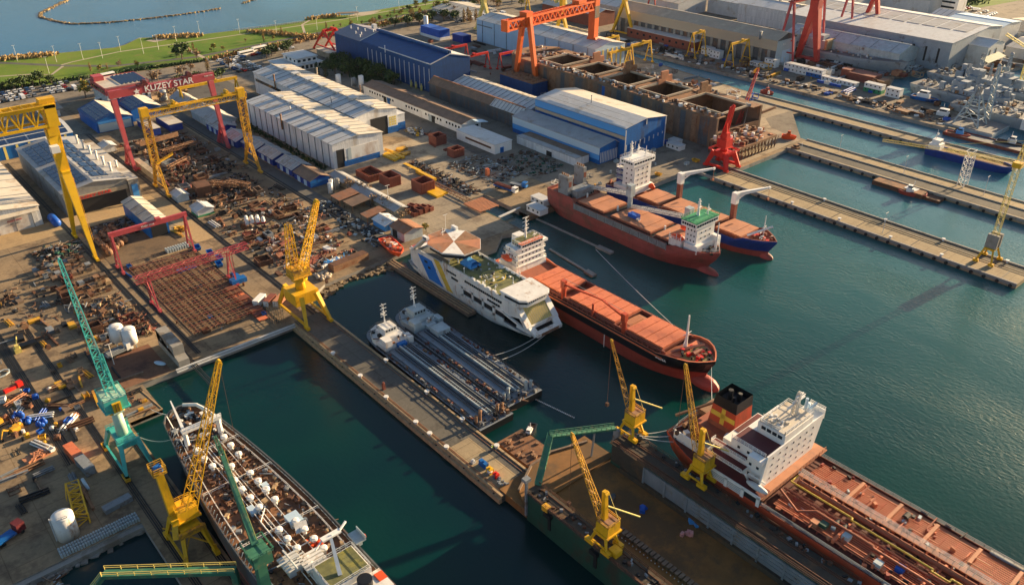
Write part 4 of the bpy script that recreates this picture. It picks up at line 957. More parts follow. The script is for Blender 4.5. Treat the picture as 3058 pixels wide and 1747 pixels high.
# red crawler crane boom on the peninsula, its long boom leaning over the canal
t=thing('crawler_crane','red crawler crane with long lattice boom leaning towards the canal','crane',(389,254,2))
b=MB();b.box(-3,-4,.2,-1,4,1.8);b.box(1,-4,.2,3,4,1.8);build('track',b,'dark',t);b=MB();b.box(-2.6,-3,1.9,2.6,4,4.8);build('house',b,'goliath_red',t)
b=MB();b.truss((0,2.5,3),(46,23,26),2,2,24,.3,1,1);build('boom',b,'goliath_red',t);b=MB();b.truss((46,23,26),(52,29,22),1.4,1.4,4,.3);build('boom_head',b,'crane_yellow',t)
b=MB();b.bar((0,-2,5),(-2,-4,12),.4);b.bar((-2,-4,12),(46,23,26),.12);build('stay',b,'grey_steel',t)
t=thing('truck_crane','small red telescopic truck crane by the foot of the rusty hull','crane',(372,268,2),rad(15));b=MB();b.box(-4,-1.4,.6,4,1.4,1.8);b.box(3,-1.3,1.8,5,1.3,3);build('chassis',b,'crane_red',t)
b=MB();b.bar((-2,0,2.6),(12,2,9.5),1.1,1.1,.7,.7);build('boom',b,'crane_red',t);b=MB();b.box(-3.4,-1.2,1.8,-.8,1.2,3.2);build('cab',b,'crane_yellow',t)
for x in(-3,-1,3):b=MB();b.tube((x,-1.5,.6),(x,1.5,.6),.55,10);build('wheel',b,'rubber',t)
# tower crane on the long pier
t=thing('tower_crane','pale yellow tower crane on four-legged base near the end of the long pier','tower crane',(342.6,99,2))
for i,j in((-1,-1),(1,-1),(1,1),(-1,1)):
 def f(b,i=i,j=j):b.bar((i*2.2,j*1.6,6),(i*4.2,j*3,.8),.6);bogie(b,i*4.2,j*3,l=2)
 legpart(t,'crane_yellow',f)
b=MB();b.box(-2.6,-2,5.6,2.6,2,6.3);build('portal',b,'crane_yellow',t)
for X in(-1.8,1.4):b=MB();b.box(X,-2.2,6.3,X+1.4,2.2,12);build('ballast',b,'concrete_grey',t)
b=MB();b.truss((0,0,6),(0,0,42),1.9,1.9,20,.17);build('mast',b,'pale_yellow',t)
b=MB();b.truss((0,0,42.8),(-17,46,42.8),.9,.9,20,.08);build('jib',b,'pale_yellow',t);b=MB();b.truss((0,0,42.8),(5,-13,42.8),1.1,1.0,5,.12);build('counter_jib',b,'pale_yellow',t);b=MB();b.box(3,-12,40.6,5.4,-9.6,42.6);build('counterweight',b,'concrete_grey',t)
b=MB();b.truss((0,0,43),(0,0,51),1.6,1.6,4,.2,.3,.3);b.bar((0,0,51),(-11,30,43.4),.1);b.bar((0,0,51),(4.5,-11,43.4),.1);build('tower_head',b,'pale_yellow',t)
b=MB();b.box(-1.6,-1.6,40.4,1.6,1.6,42.4);build('slewing_ring',b,'crane_yellow',t);b=MB();b.box(1.2,.4,38.4,2.8,2,40.4);build('cab',b,'white',t)
# scaffold tower and lamp posts on the piers
b=MB()
for i in(0,5):
 for j in(0,3):b.bar((i,j,0),(i,j,16),.28)
for z in range(0,16,3):
 b.bar((0,0,z),(5,0,z+3),.16);b.bar((5,3,z),(0,3,z+3),.16);b.bar((0,0,z+3),(0,3,z+3),.18);b.bar((5,0,z+3),(5,3,z+3),.18);b.bar((0,0,z+3),(5,0,z+3),.2);b.bar((0,3,z+3),(5,3,z+3),.2);b.bar((0,0,z),(0,3,z+3),.16)
one('scaffold_tower',b,'white_worn','pale lattice scaffold tower on the second long pier','scaffold',(412,139.5,2))
# grey floating crane
t=thing('floating_crane','grey lattice sheerleg floating crane alongside the warships','floating crane',(514,176,0))
build('pontoon',MB().box(-14,-14,-.5,10,14,2.6),'pale_steel',t);build('deck',MB().box(-13.6,-13.6,2.6,9.6,13.6,2.8),'deck_grey',t)
b=MB()
for x,y in((-10,-4),(-10,10),(2,10),(2,-4)):b.bar((x,y,2.8),(-4+(x+4)*.25,3+(y-3)*.25,20),.7)
for z in(7,12,16):
 k=1-(z-2.8)/17.2*.75
 P_=[(-4+(x+4)*k,3+(y-3)*k,z) for x,y in((-10,-4),(-10,10),(2,10),(2,-4))]
 for i in range(4):b.bar(P_[i],P_[(i+1)%4],.45)
b.bar((-10,-4,3),(-4,8,12),.35);b.bar((2,-4,3),(-4,8,12),.35);b.bar((-10,10,3),(-4,-1,12),.35);build('mast',b,'pale_steel',t)
b=MB();b.truss((6,-2,4),(20,4,31),3,2.4,12,.5,1.6,1.4);build('boom',b,'pale_steel',t);b=MB();b.bar((-4,3,20),(20,4,31),.2);b.truss((-4,3,19),(-3,3,24),2,2,3,.4);build('stay',b,'grey_steel',t)
t=thing('dock_crane','pale crane with thin boom standing among the far warships','crane',(610,190,2));b=MB();b.truss((0,0,0),(0,0,26),2,2,10,.4);build('mast',b,'pale_yellow',t);b=MB();b.truss((0,0,25),(-4,16,33),1.4,1.4,6,.35);build('boom',b,'pale_yellow',t);b=MB();b.bar((0,0,0),(-9,-4,0),1);b.box(-3,-3,-2,3,3,.3);build('base',b,'grey_steel',t)
t=thing('dock_crane','bright red jib crane among the far warships at the right edge','crane',(620,158,0));b=MB();b.bar((0,0,0),(1,0,24),4.5,4.5,2,2);build('mast',b,'crane_red',t);b=MB();b.bar((-2,2,13),(3,-2,30),2,2,1,1);b.bar((-4,3,14),(4,2,14),3.6,4);build('boom',b,'crane_red',t)
# green quay crane at the bottom edge
t=thing('harbour_crane','dark green crane with long slim boom leaning over the old tanker at the lower left','crane',(41.2,129.5,2))
b=MB();b.bar((0,0,0),(0,0,21),2.6,2.6,2,2);build('tower',b,'crane_green',t);b=MB();b.box(-2,-2.4,20.5,2.2,2.4,23.4);b.rail([(-2.4,-2.8,23.4),(2.6,-2.8,23.4),(2.6,2.8,23.4),(-2.4,2.8,23.4)],1.2,.14,1.4,2,True);build('machine_house',b,'crane_green',t)
b=MB();b.bar((.3,1.5,23.5),(1.2,13,40),1.5,1.1,.9,.8);b.truss((1.2,13,40),(1.3,15.5,43.6),.9,.8,5,.14,.5,.5);build('boom',b,'crane_green',t)
b=MB();b.rail([(.9,1.5,24),(1.8,13,40.4)],.7,.07,2,1);build('railing',b,'pale_yellow',t)
t=thing('dock_walkway','long dark green railed walkway bridging the small basin at the bottom edge','walkway',(16,158.5,0),math.atan2(-18.5,23))
b=MB();b.box(0,-1,11.2,29.5,1,12.2);b.bar((0,0,11.7),(-7,-4.5,4),1.6,1.2);build('deck',b,'crane_green',t);b=MB();b.rail([(0,-1,12.2),(29.5,-1,12.2)],1.2,.12,3.6);b.rail([(0,1,12.2),(29.5,1,12.2)],1.2,.12,3.6);b.rail([(0,-.8,12.2),(-7,-5.2,4.6)],1.2,.12,2);build('railing',b,'pale_yellow',t)
b=MB();b.bar((-7,-4.5,4.4),(-7,-4.5,-1),1.2);b.bar((29,0,11.3),(29,0,0),1.4);build('support',b,'crane_green',t)
# ---------------------------------------------------------------- ships (local: +x towards the bow, z = 0 at the water)
def outline(xs,xe,hb,sf,sl,bl,pw,n=26):
 pts=[];T=isinstance(pw,tuple)
 for i in range(n+1):
  t=i/n;t=.5-.5*math.cos(math.pi*t)
  x=xs+(xe-xs)*t;w_=1
  if x<xs+sl:u=(x-xs)/sl;w_=sf+(1-sf)*math.sin(u*math.pi/2)
  if x>xe-bl:
   u=(x-(xe-bl))/bl
   if T:v=max(0,(x-xe)/pw[2]+1);w_*=(1-(1-pw[0])*u**pw[1])*max(.08,math.sqrt(max(0,1-v*v)))
   else:w_*=max(.015,1-u**pw)
  pts.append((x,hb*w_))
 return pts
def hull(levels,n=26,deck_mi=0,bul=1.1,bul_mi=None,inner_mi=None,inset=.35):
 """levels: (z or f(x), xs, xe, half breadth, stern fraction, stern length, bow length, power, material index of the band above)"""
 b=MB();rings=[]
 for(z,xs,xe,hb,sf,sl_,bl,pw,mi) in levels:
  o=outline(xs,xe,hb,sf,sl_,bl,pw,n);zf=z if callable(z) else(lambda x,z=z:z)
  rings.append([(x,-y,zf(x)) for x,y in o]+[(x,y,zf(x)) for x,y in reversed(o)])
 top=levels[-1];tz=top[0] if callable(top[0]) else(lambda x:top[0])
 K=len(rings[0])
 mis=[l[8] for l in levels[:-1]]
 if bul:
  up=[(x,y,z+bul) for x,y,z in rings[-1]]
  def ins(p):
   x,y,z=p;xm=(top[1]+top[2])/2;hl=(top[2]-top[1])/2
   return(xm+(x-xm)*(1-inset/hl*1.4),y*(1-inset/top[3]),z)
  rings+=[up,[ins(p) for p in up],[ins((x,y,z-bul)) for x,y,z in up]]
  mis+=[bul_mi if bul_mi is not None else mis[-1],inner_mi if inner_mi is not None else mis[-1],inner_mi if inner_mi is not None else mis[-1]]
 base=[]
 for r in rings:base.append(len(b.v));b.v+=r
 for k in range(len(rings)-1):
  for i in range(K):
   j=(i+1)%K
   b.f.append([base[k]+i,base[k]+j,base[k+1]+j,base[k+1]+i]);b.m.append(mis[k])
   # deck cap as strips between the two sides
 r0=base[-1];h=K//2
 for i in range(h-1):
  b.f.append([r0+i,r0+i+1,r0+K-2-i,r0+K-1-i]);b.m.append(deck_mi)
 return b
def deck_pts(top,z,inset=.6,n=20):
 o=outline(top[1]+.5,top[2]-1.2,top[3]-inset,top[4],top[5],top[6],top[7],n)
 return[(x,-y,z(x) if callable(z) else z) for x,y in o],[(x,y,z(x) if callable(z) else z) for x,y in o]
def bulb(b,x,z,L_,r):
 b.ball((x,0,z),L_,r,r*1.0,14,10)
def hatch(par,x0,x1,y,z,h,m,coam,np_=6):
 t=build('hatch_cover',MB().box(x0-.3,-y-.3,z,x1+.3,y+.3,z+h*.6),coam,par)
 n=np_;d=(x1-x0)/n
 for i in range(n):build('panel',MB().box(x0+i*d+.07,-y,z+h*.6,x0+(i+1)*d-.07,y,z+h+(.12 if i%2 else 0)),m,t)
 return t
def windows_row(par,axis,fixed,a0,a1,z,n,w_,h,m='glass',th=.14):
 for i in range(n):
  a=a0+(a1-a0)*(i+.5)/n
  win(par,(fixed,a,z) if axis=='y' else(a,fixed,z),(th,w_,h) if axis=='y' else(w_,th,h),m)
def mast(par,x,y,z,h,m='white',r=.3,arms=2,dish=True):
 b=MB();b.tube((x,y,z),(x,y,z+h),r,8,r*.5)
 for k in range(arms):zz=z+h*(.45+.2*k);b.bar((x,y-h*.17,zz),(x,y+h*.17,zz),.16);b.bar((x-.2,y,zz),(x+1,y,zz),.16)
 b.bar((x-1,y,z),(x,y,z+h*.5),.18)
 if dish:b.box(x+.4,y-.9,z+h*.5,x+.7,y+.9,z+h*.5+.25)
 return build('mast',b,m,par)
def boat(par,x,y,z,L_=6,m='life_orange',rz=0):
 b=MB();b.ball((x,y,z+.7),L_/2,L_*.2,1.1,12,8);b.box(x-L_*.1,y-.6,z+1.5,x+L_*.22,y+.6,z+2.1)
 return build('lifeboat',b,m,par,True)
def clutter(b,x0,x1,yf,z,n,seed,mats=3,s=(.3,1.4),hh=(.3,1.6)):
 r=random.Random(seed)
 for i in range(n):
  x=r.uniform(x0,x1);y=r.uniform(-yf,yf) if not callable(yf) else r.uniform(-yf(x),yf(x))
  b.use(r.randrange(mats))
  q=r.random()
  if q<.6:b.rbox(x,y,z,r.uniform(*s),r.uniform(*s),r.uniform(*hh),r.uniform(0,3))
  elif q<.8:b.tube((x,y,z),(x,y,z+r.uniform(.5,1.3)),r.uniform(.15,.5),8)
  else:a=r.uniform(0,6.3);l=r.uniform(1,4);b.bar((x,y,z+.3),(x+l*math.cos(a),y+l*math.sin(a),z+r.uniform(.2,.7)),r.uniform(.1,.3))
 return b
 # --- orange-decked bulk carrier with black and red hull
t=thing('cargo_ship','long bulk carrier with orange deck, black and red hull and white aft superstructure','cargo ship',(189.8,219,0),rad(-90))
DZ=lambda x:8.0+(0 if x<84 else min(1,(x-84)/3)*1.6)+(.8 if x<13 else 0)
lv=[(-3,3,93,6.8,.2,12,26,1.9,0),(0,1.5,95,7.9,.35,12,25,1.9,0),(3.2,.4,95.5,8.3,.6,10,23,2.1,0),(4.8,0,96,8.4,.75,8,21,2.3,1),(7.0,-.3,97,8.5,.85,7,17,2.8,1),(DZ,-.5,98.4,8.7,.9,6,15,3.2,1)]
b=hull(lv,deck_mi=2,bul=1.0,bul_mi=1,inner_mi=3);b.use(0);bulb(b,95.2,.5,5.8,2.9)
b.use(3);b.prism([(86,-6.6),(92,-5.4),(96,-2.6),(97.4,0),(96,2.6),(92,5.4),(86,6.6)],9.62,9.66)
build('hull',b,['hull_red','hull_black','deck_red','hatch_orange'],t)
build('deck_plating',MB().prism([(88.5,-5.6),(93,-4.6),(96,-2),(96.6,0),(96,2),(93,4.6),(88.5,5.6)],9.67,9.7),'deck_olive',t)
b=MB();b.bar((20,-8.7,8.1),(84,-8.7,8.1),.5,.5);b.bar((20,8.7,8.1),(84,8.7,8.1),.5,.5);build('bulwark_rail',b,'hatch_orange',t)
b=MB()
for i in range(26):x=20+i*2.5;b.box(x,-8.4,8,x+.3,-7.6,9.5);b.box(x,7.6,8,x+.3,8.4,9.5)
b.box(20,-7.3,8,84,-6.9,9.9);b.box(20,6.9,8,84,7.3,9.9);build('coaming',b,'red_oxide',t)
for a,c,n in((20,34.5,7),(39.5,61.5,10),(67,82.5,8)):hatch(t,a,c,6.5,9.0,1.4,'hatch_orange','red_oxide',n)
b=MB();b.box(62.5,-5,8,66,5,9.4)
for i in range(5):b.box(62.8+i*.6,-3.5,9.4,63.2+i*.6,3.5,9.8)
build('deck_stack',b,'hatch_tan',t)
for X,yy,s in((36.5,-6.6,1),(66,-7.0,-1)):
 cr=build('deck_crane',MB().tube((X,yy,8),(X,yy,13.2),.9,10).box(X-1.0,yy-.8,13,X+.8,yy+.8,16.0),'hull_orange',t)
 b=MB();b.bar((X,yy,14.6),(X+s*15.5,yy+5.5,12.2),.8,.8,.5,.4);build('jib',b,'hull_orange',cr)
 b=MB();b.bar((X,yy,16.8),(X+s*12,yy+5,12.9),.1);build('wire',b,'grey_steel',cr)
b=MB();b.tube((52,-7.6,8),(52,-7.6,13.8),.4,8);b.bar((50.6,-7.6,8),(53.4,-7.6,8.6),1);build('post',b,'hull_orange',t)
h=build('superstructure',MB().box(2,-7.6,8.8,12,7.6,12).box(4.5,-6.6,12,11.8,6.6,20).box(3.5,-7.6,12,12.4,7.6,12.2).box(3.6,-7.2,14.8,12.2,7.2,15).box(4,-7,17.4,12.2,7,17.6).box(6.6,-5.4,20,12.4,5.4,22.6).box(9.6,-8.2,20,12.2,8.2,21.2),'white',t)
for k in range(3):windows_row(h,'y',11.86,-5.4,5.4,13.6+k*2.7,6,.55,.65)
windows_row(h,'y',12.46,-5.2,5.2,21.7,9,.9,.8);windows_row(h,'x',-5.46,7,12,21.7,4,.9,.8)
for k in range(3):windows_row(h,'x',-6.66,6,11,13.6+k*2.7,3,.5,.6)
build('bridge_roof',MB().box(10.4,-5.6,22.6,12.6,5.6,22.8),'hatch_orange',h);build('bridge_roof',MB().box(6.6,-5.6,22.6,10.4,5.6,22.78),'deck_green',h);build('deck_plating',MB().box(3.8,-7,17.62,6.5,7,17.7),'deck_green',h)
b=MB()
for z_,x0,y_ in((12.2,3.5,7.6),(17.6,4,7)):b.rail([(12,-y_,z_),(x0,-y_,z_),(x0,y_,z_),(12,y_,z_)],1,.09,1.8)
b.rail([(6.8,-5.4,22.8),(12.2,-5.4,22.8),(12.2,5.4,22.8),(6.8,5.4,22.8)],1,.09,1.5,2,True);b.rail([(0,-6.6,8.8),(-.2,0,8.8),(0,6.6,8.8)],1,.1);build('railing',b,'white',h)
h.scale=(1,1,.84);h.location.z=1.3;mast(h,8.5,0,22.8,9.5,r=.4,arms=4);mast(h,10,3,22.8,3,r=.15,arms=1)
b=MB();b.box(2.8,-2,11,6.4,2,20.6);build('funnel',b,'white_worn',t);b=MB();b.box(2.7,-2.1,17,6.5,2.1,18.8);build('funnel_band',b,'sky_blue',t)
boat(t,7.5,-8.6,13.6,6);b=MB();b.bar((5.5,-7.2,12.4),(5.5,-8.8,16),.3);b.bar((9.5,-7.2,12.4),(9.5,-8.8,16),.3);build('davit',b,'white',t)
mast(t,86.5,0,9.6,12.4,'white',.5,1,False)
b=MB();b.use(0);clutter(b,87,94,4,9.66,22,5,3,(.6,1.5),(.4,1.2));b.use(0);b.tube((91,-2,10.4),(91,2,10.4),.8,10);b.bar((85,-5.5,9.8),(91,3.8,11.6),1.2,.25);build('winches',b,['red_oxide','crane_red','dark'],t)
b=MB()
for x,y in((89,4.6),(92,3.8),(94.6,2),(89,-4.6),(92,-3.8),(94.6,-2),(96,0),(88,0)):b.tube((x,y,9.66),(x,y,10.7),.32,8)
build('bollard',b,'dark',t)
text(t,'SIGMA',(83.5,-8.62,7.6),1.2,'white',(rad(92),0,rad(3)),sx=1.2)
b=MB();b.bar((59,-8.66,-.2),(59,-8.72,5),.25,.1);build('draught_mark',b,'white',t)
# --- brown cargo ship, bridge forward with green roof
t=thing('cargo_ship','brown-red cargo ship with tan hatches, green-topped bridge near its bow and two grey funnels aft','cargo ship',(252.3,255.5,0),rad(-90))
DZ=lambda x:8.0+(2.6 if x<15 else max(0,2.6-(x-15)*1.1))+(1.4 if x>74 else 0)
lv=[(-3,4,80,6.6,.3,12,24,1.9,0),(0,0,84,8.0,.55,10,26,1.9,0),(3.5,-.3,86,8.5,.85,6,22,2.1,0),(6.5,-.5,88.5,8.6,.95,4,17,2.3,0),(DZ,-.6,90,8.6,.97,3,15,2.5,3)]
b=hull(lv,deck_mi=1,bul=.9,bul_mi=0,inner_mi=0);b.use(0);bulb(b,84.5,.1,6.2,2.1)
build('hull',b,['hull_brown','deck_red','grey_steel','hull_brown'],t)
b=MB()
for s in(-1,1):
 b.use(0);b.box(17,s*8.72-.1,6.6,70,s*8.72+.1,6.9);b.box(17,s*8.72-.1,9.6,70,s*8.72+.1,9.9)
 b.use(1)
 for i in range(88):x=17+i*.6;b.box(x,s*8.7-.08,6.9,x+.22,s*8.7+.08,9.6)
 b.use(2)
 for i in range(12):x=17+i*4.8;b.box(x,s*8.76-.1,6.7,x+.4,s*8.76+.1,9.8)
build('side_framing',b,['red_oxide','pale_steel','grey_steel'],t)
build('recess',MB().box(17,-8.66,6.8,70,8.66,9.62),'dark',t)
for a,c,n in((18.5,34,4),(38.5,60.5,5),(63,74,3)):hatch(t,a,c,7.2,9.9,1.0,'hatch_tan','red_oxide',n)
b=MB();b.box(44,-3,11,48.6,-.2,12.5);build('tarpaulin',b,'tarp_blue',t);b=MB();b.box(49,-3.4,10.9,50.2,-1.8,11.6);build('bundle',b,'white_worn',t)
for s,X in((-1,9.5),(1,5.5)):
 b=MB();b.prism([(X-3,s*7.9-.3),(X+3,s*7.9-.3),(X+3,s*7.9+.3-s*2.6),(X-3,s*7.9+.3-s*2.6)],8,20);f_=build('funnel',b,'grey_steel',t)
 b=MB()
 for k in range(4):b.tube((X-2+k*1.2,s*6.8,20),(X-2+k*1.2,s*6.8,21),.35,8)
 build('exhaust',b,'rust_light',f_);win(f_,(X+3.05,s*6.7,16.5),(.1,1.5,2.4),'red_oxide','panel')
build('poop_deck',MB().box(10,-5.4,10,15.6,5.4,13.6),'grey_steel',t)
b=MB();clutter(b,10,16,7.5,10.6,26,8);build('deck_gear',b,['rust','grey_steel','dark'],t)
for X,tipx in((36.5,8),(68.5,38)):
 c_=build('deck_crane',MB().tube((X,6.6,8),(X,6.6,17),1.1,10).box(X-1.5,5.2,15,X+1.3,8,20.5),'pale_steel',t)
 b=MB();b.truss((X-1,6.4,16),(tipx+2,4,12.5 if X<50 else 12.2),2.0,1.2,16,.22,1.4,.8);build('jib',b,'light_roof',c_)
 b=MB();b.bar((X,6.6,20.5),(tipx+4,4,13),.1);build('wire',b,'grey_steel',c_)
for x in(17,35.5,62):b=MB();b.tube((x,0,9.6),(x,0,12),.4,8);build('vent',b,'white',t)
h=build('superstructure',MB().box(77,-6.6,9,83.5,7.2,12.4).box(76.5,-5.6,12.4,82,5.6,22).box(75,-7,19.4,82.4,7,21.8).box(81,4.5,9.5,85,6.5,14),'white',t)
build('bridge_roof',MB().box(74.8,-7.2,21.8,82.6,7.2,22.1),'green_paint',h);windows_row(h,'x',-7.06,75.4,82,20.7,6,.8,.9);windows_row(h,'y',74.94,-6.6,6.6,20.7,9,1.1,.9);windows_row(h,'y',82.46,-6.6,6.6,20.7,9,1.1,.9)
for k in range(2):windows_row(h,'y',82.06,-4,4,14.6+k*2.4,3,.55,.65)
for k in range(3):windows_row(h,'x',-5.66,77,81.6,13.6+k*2.2,3,.5,.6)
b=MB();b.rail([(74.8,-7.2,22.1),(82.6,-7.2,22.1),(82.6,7.2,22.1),(74.8,7.2,22.1)],1.0,.1,1.6,2,True);build('railing',b,'green_paint',h);mast(h,77.5,0,22.1,7,r=.6,arms=3);mast(h,79.5,3.5,22.1,4.5,r=.25,arms=2)
build('side_house',MB().box(70.5,-7.6,9.4,76.4,-3,12.4),'white_worn',t)
boat(t,73.6,-6.4,12.4,6.4);boat(t,73.6,-2.4,15.2,4.4)
b=MB()
for x in(70.6,74,76.2):b.bar((x,-7.8,9.4),(x,-7.8,15),.2)
b.rail([(70.4,-7.9,12.5),(76.4,-7.9,12.5)],1.1,.1,1.2);build('davit',b,'white',t)
mast(t,87.3,.6,9.6,12.5,'white',.35,1,False)
b=MB();clutter(b,83.5,88,3.4,9.4,30,9,3,(.4,1.2));build('winches',b,['dark','grey_steel','red_oxide'],t)
b=MB();b.rail([(84,-5.6,10.4),(87,-3.4,10.4),(89.4,0,10.4),(87,3.4,10.4),(84,5.6,10.4)],.9,.1,1.4);build('railing',b,'light_roof',t)
# --- blue cargo ship behind it
t=thing('cargo_ship','blue cargo ship with tall white house and two white-armed cranes, behind the brown ship','cargo ship',(280.5,246,0),rad(-90))
DZ=lambda x:6.2+(1.6 if x>74 else 0)+(1.4 if x<14 else 0)
lv=[(-3,3,82,5.8,.3,12,22,1.9,0),(0,1,84.5,7.2,.5,10,22,1.9,0),(2.6,0,84.8,7.9,.8,6,20,2.1,0),(3.1,0,85,8.0,.85,6,19,2.1,1),(DZ,-.5,88,8.1,.95,3,17,2.3,1)]
b=hull(lv,deck_mi=2,bul=.9,bul_mi=1,inner_mi=3);b.use(0);bulb(b,83.8,.3,3.6,1.9);build('hull',b,['hull_brown','hull_blue','deck_red','red_oxide'],t)
for a,c,n in((19,31,3),(33,60,6),(62,75,3)):hatch(t,a,c,6.4,6.8,1.5,'hatch_tan','red_oxide',n)
for X in(32,61.5):
 c_=build('deck_crane',MB().box(X-1,5.4,6,X+1,7.4,15),'red_oxide',t)
 b=MB();b.box(X-1.2,5.2,15,X+1.2,7.6,20);build('crane_house',b,'white',c_)
 b=MB();b.bar((X,7.5,19),(X+5.5,22.5,19.6),1.5,1.7,.8,.7);b.bar((X,7,16),(X+1.5,11,18.6),.5);b.box(X+5.2,22,19,X+6,23.4,20);build('jib',b,'white',c_)
 b=MB();b.bar((X+5.6,23,19.2),(X+5.6,23,14.5),.1);b.box(X+5.2,22.7,13.6,X+6,23.4,14.6);build('hook',b,'hatch_tan',c_)
h=build('superstructure',MB().box(4,-7,7.4,16,7,10.2).box(8,-5.6,10.2,15,5.6,23).box(7,-7.4,21,15.6,7.4,23.6),'white',t)
windows_row(h,'y',15.66,-7,7,22.5,8,1.2,.8);windows_row(h,'x',-7.46,8,15,22.5,5,1,.8)
for k in range(4):windows_row(h,'y',15.06,-4.6,4.6,11.6+k*2.4,3,.6,.7);windows_row(h,'x',-5.66,9,14.5,11.6+k*2.4,2,.6,.7)
b=MB();b.rail([(7,-7.4,23.6),(15.6,-7.4,23.6),(15.6,7.4,23.6),(7,7.4,23.6)],1.1,.1,1.4,2,True)
for k in range(3):b.box(4,-6,12.6+k*2.6,8,6,12.8+k*2.6);b.rail([(8,-6,12.8+k*2.6),(4,-6,12.8+k*2.6),(4,6,12.8+k*2.6)],1,.1,1.4)
build('railing',b,'white_worn',h);mast(h,9,-2,23.6,7,r=.5,arms=3);mast(h,13.5,3,23.6,5,r=.2,arms=1);mast(h,8,4,23.6,4,r=.3,arms=2)
build('funnel',MB().box(2,-3,7.6,6,3,18),'hull_blue',t);boat(t,17,4.5,8.6,4.6);
b=MB();clutter(b,0,8,5.5,7.6,34,12,3,(.5,2),(.5,2.6));build('deck_gear',b,['white_worn','rust_light','red_oxide'],t)
b=MB();b.bar((76,-3.6,8.4),(83,3.4,12.6),1.6,.3);build('gangway',b,'white_worn',t);mast(t,80,2,8,9,'white',.3,1,False)
b=MB();clutter(b,77,85,3.2,7.8,34,13,3,(.4,1.3));build('winches',b,['white_worn','crane_red','red_oxide'],t)
text(t,'SEA',(77.5,-5.9,5.6),1.0,'pale_blue',(rad(84),0,rad(19)),sx=1.2);
# --- white double-ended ferry
t=thing('ferry','white ferry with blue and yellow stripes, octagonal rusty roof pod and open bow','ferry',(169.6,250.5,0),rad(-90));t.scale=(1,1,.8)
lv=[(-2,8,62,6,.3,10,16,1.8,0),(0,4,69,7.2,.5,8,18,1.9,0),(3,0,74,7.8,.75,6,12,(.62,2,2),0),(5,-.5,76,8.1,.85,5,9,(.72,2,1.5),0)]
b=hull(lv,deck_mi=1,bul=0);build('hull',b,['white_worn','grey_steel'],t)
W_=7.9
def pl(b,x0,x1,z0,z1,y=W_,th=.4):
 for s in(-1,1):b.box(x0,s*y-th/2,z0,x1,s*y+th/2,z1)
h=build('superstructure',MB(),'white_worn',t)
b=MB();b.prism([(8,-W_),(56,-W_),(62,-W_+.4),(62,W_-.4),(56,W_),(8,W_)],10,16.0) # upper decks
b.prism([(2,-6.4),(8,-W_),(8,W_),(2,6.4)],5,11)
pl(b,8,36,5,10);
for x0,x1 in((36,37),(42,43),(48,49),(54,55.4)):pl(b,x0,x1,5,10)
pl(b,36,60,9,10);pl(b,36,60,5,6.2)
b.prism([(55,-W_),(62,-W_+.5),(66.5,-5.8),(66.5,5.8),(62,W_-.5),(55,W_)],8.8,15.2)
b.prism([(58,-7.4),(66.4,-6.8),(68.6,-4.6),(68.6,4.6),(66.4,6.8),(58,7.4)],15.2,16.6);b.prism([(57.5,-7.6),(67.4,-7),(69.4,-5),(69.4,5),(67.4,7),(57.5,7.6)],18.2,18.7)
b.box(57.8,-7.2,16.6,59.6,7.2,18.2)
h.data=b.mesh('superstructure',_m(['white_worn']))
b=MB();b.prism([(59.6,-7.1),(66.6,-6.5),(68.4,-4.6),(68.4,4.6),(66.6,6.5),(59.6,7.1)],16.6,18.2);build('bridge_glazing',b,'glass',h)
for i in range(9):win(h,(68.5,-4+i,17.4),(.2,.14,1.6),'white','mullion')
build('bridge_roof',MB().prism([(57,-7.2),(67,-6.8),(69,-4.8),(69,4.8),(67,6.8),(57,7.2)],18.7,18.85),'white_worn',h)
# car deck darkness seen through the side openings, and the open bow
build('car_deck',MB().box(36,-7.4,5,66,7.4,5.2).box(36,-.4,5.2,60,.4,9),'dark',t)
b=MB();b.add([(66.6,-5.2,14.2),(71.2,-5.2,7.8),(71.2,5.2,7.8),(66.6,5.2,14.2),(66.0,-5.2,13.8),(70.6,-5.2,7.4),(70.6,5.2,7.4),(66.0,5.2,13.8)],[(0,1,2,3),(4,7,6,5),(0,4,5,1),(3,2,6,7),(0,3,7,4),(1,5,6,2)]);build('bow_door',b,'pale_yellow',t)
b=MB()
for i in range(12):y=-5+i*.9;b.bar((66.7,y,14.3),(71.2,y,7.95),.14,.14)
build('door_rib',b,'beige_roof',t)
b=MB()
for s in(-1,1):
 b.bar((65.6,s*6.2,14.6),(71.4,s*6.2,7),2.4,1.6);b.bar((71.2,s*5.8,7.4),(74.6,s*5.0,4.6),2.6,1.2);b.bar((60,s*7.6,9),(72,s*6.4,5.4),.8,.8)
b.bar((71.2,-6.8,7.2),(71.2,6.8,7.2),1.6,1.4);b.box(73.6,-5.8,4.4,75.6,5.8,6.0);b.bar((66,-6.9,5.2),(73,-6.6,5.2),.5,2.4);b.bar((66,6.9,5.2),(73,6.6,5.2),.5,2.4);build('bow_frame',b,'white_worn',t)
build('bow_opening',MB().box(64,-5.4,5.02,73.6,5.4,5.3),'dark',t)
build('rust_patch',MB().box(75.6,-4,4.6,75.8,4,5.9),'rust_light',t)
build('sun_deck',MB().prism([(24,-7.2),(57,-7.2),(57,7.2),(24,7.2)],16.02,16.12),'deck_green',t);build('sun_deck',MB().prism([(8,-7.3),(24,-7.3),(24,7.3),(8,7.3)],16.0,16.08),'deck_grey',t)
b=MB();
for s in(-1,1):b.box(24,s*7.6-.15,16,57,s*7.6+.15,16.7)
b.rail([(24,-7.6,16.6),(57,-7.6,16.6)],.6,.09,2,1);b.rail([(24,7.6,16.6),(57,7.6,16.6)],.6,.09,2,1);build('bulwark',b,'white_worn',t)
b=MB();
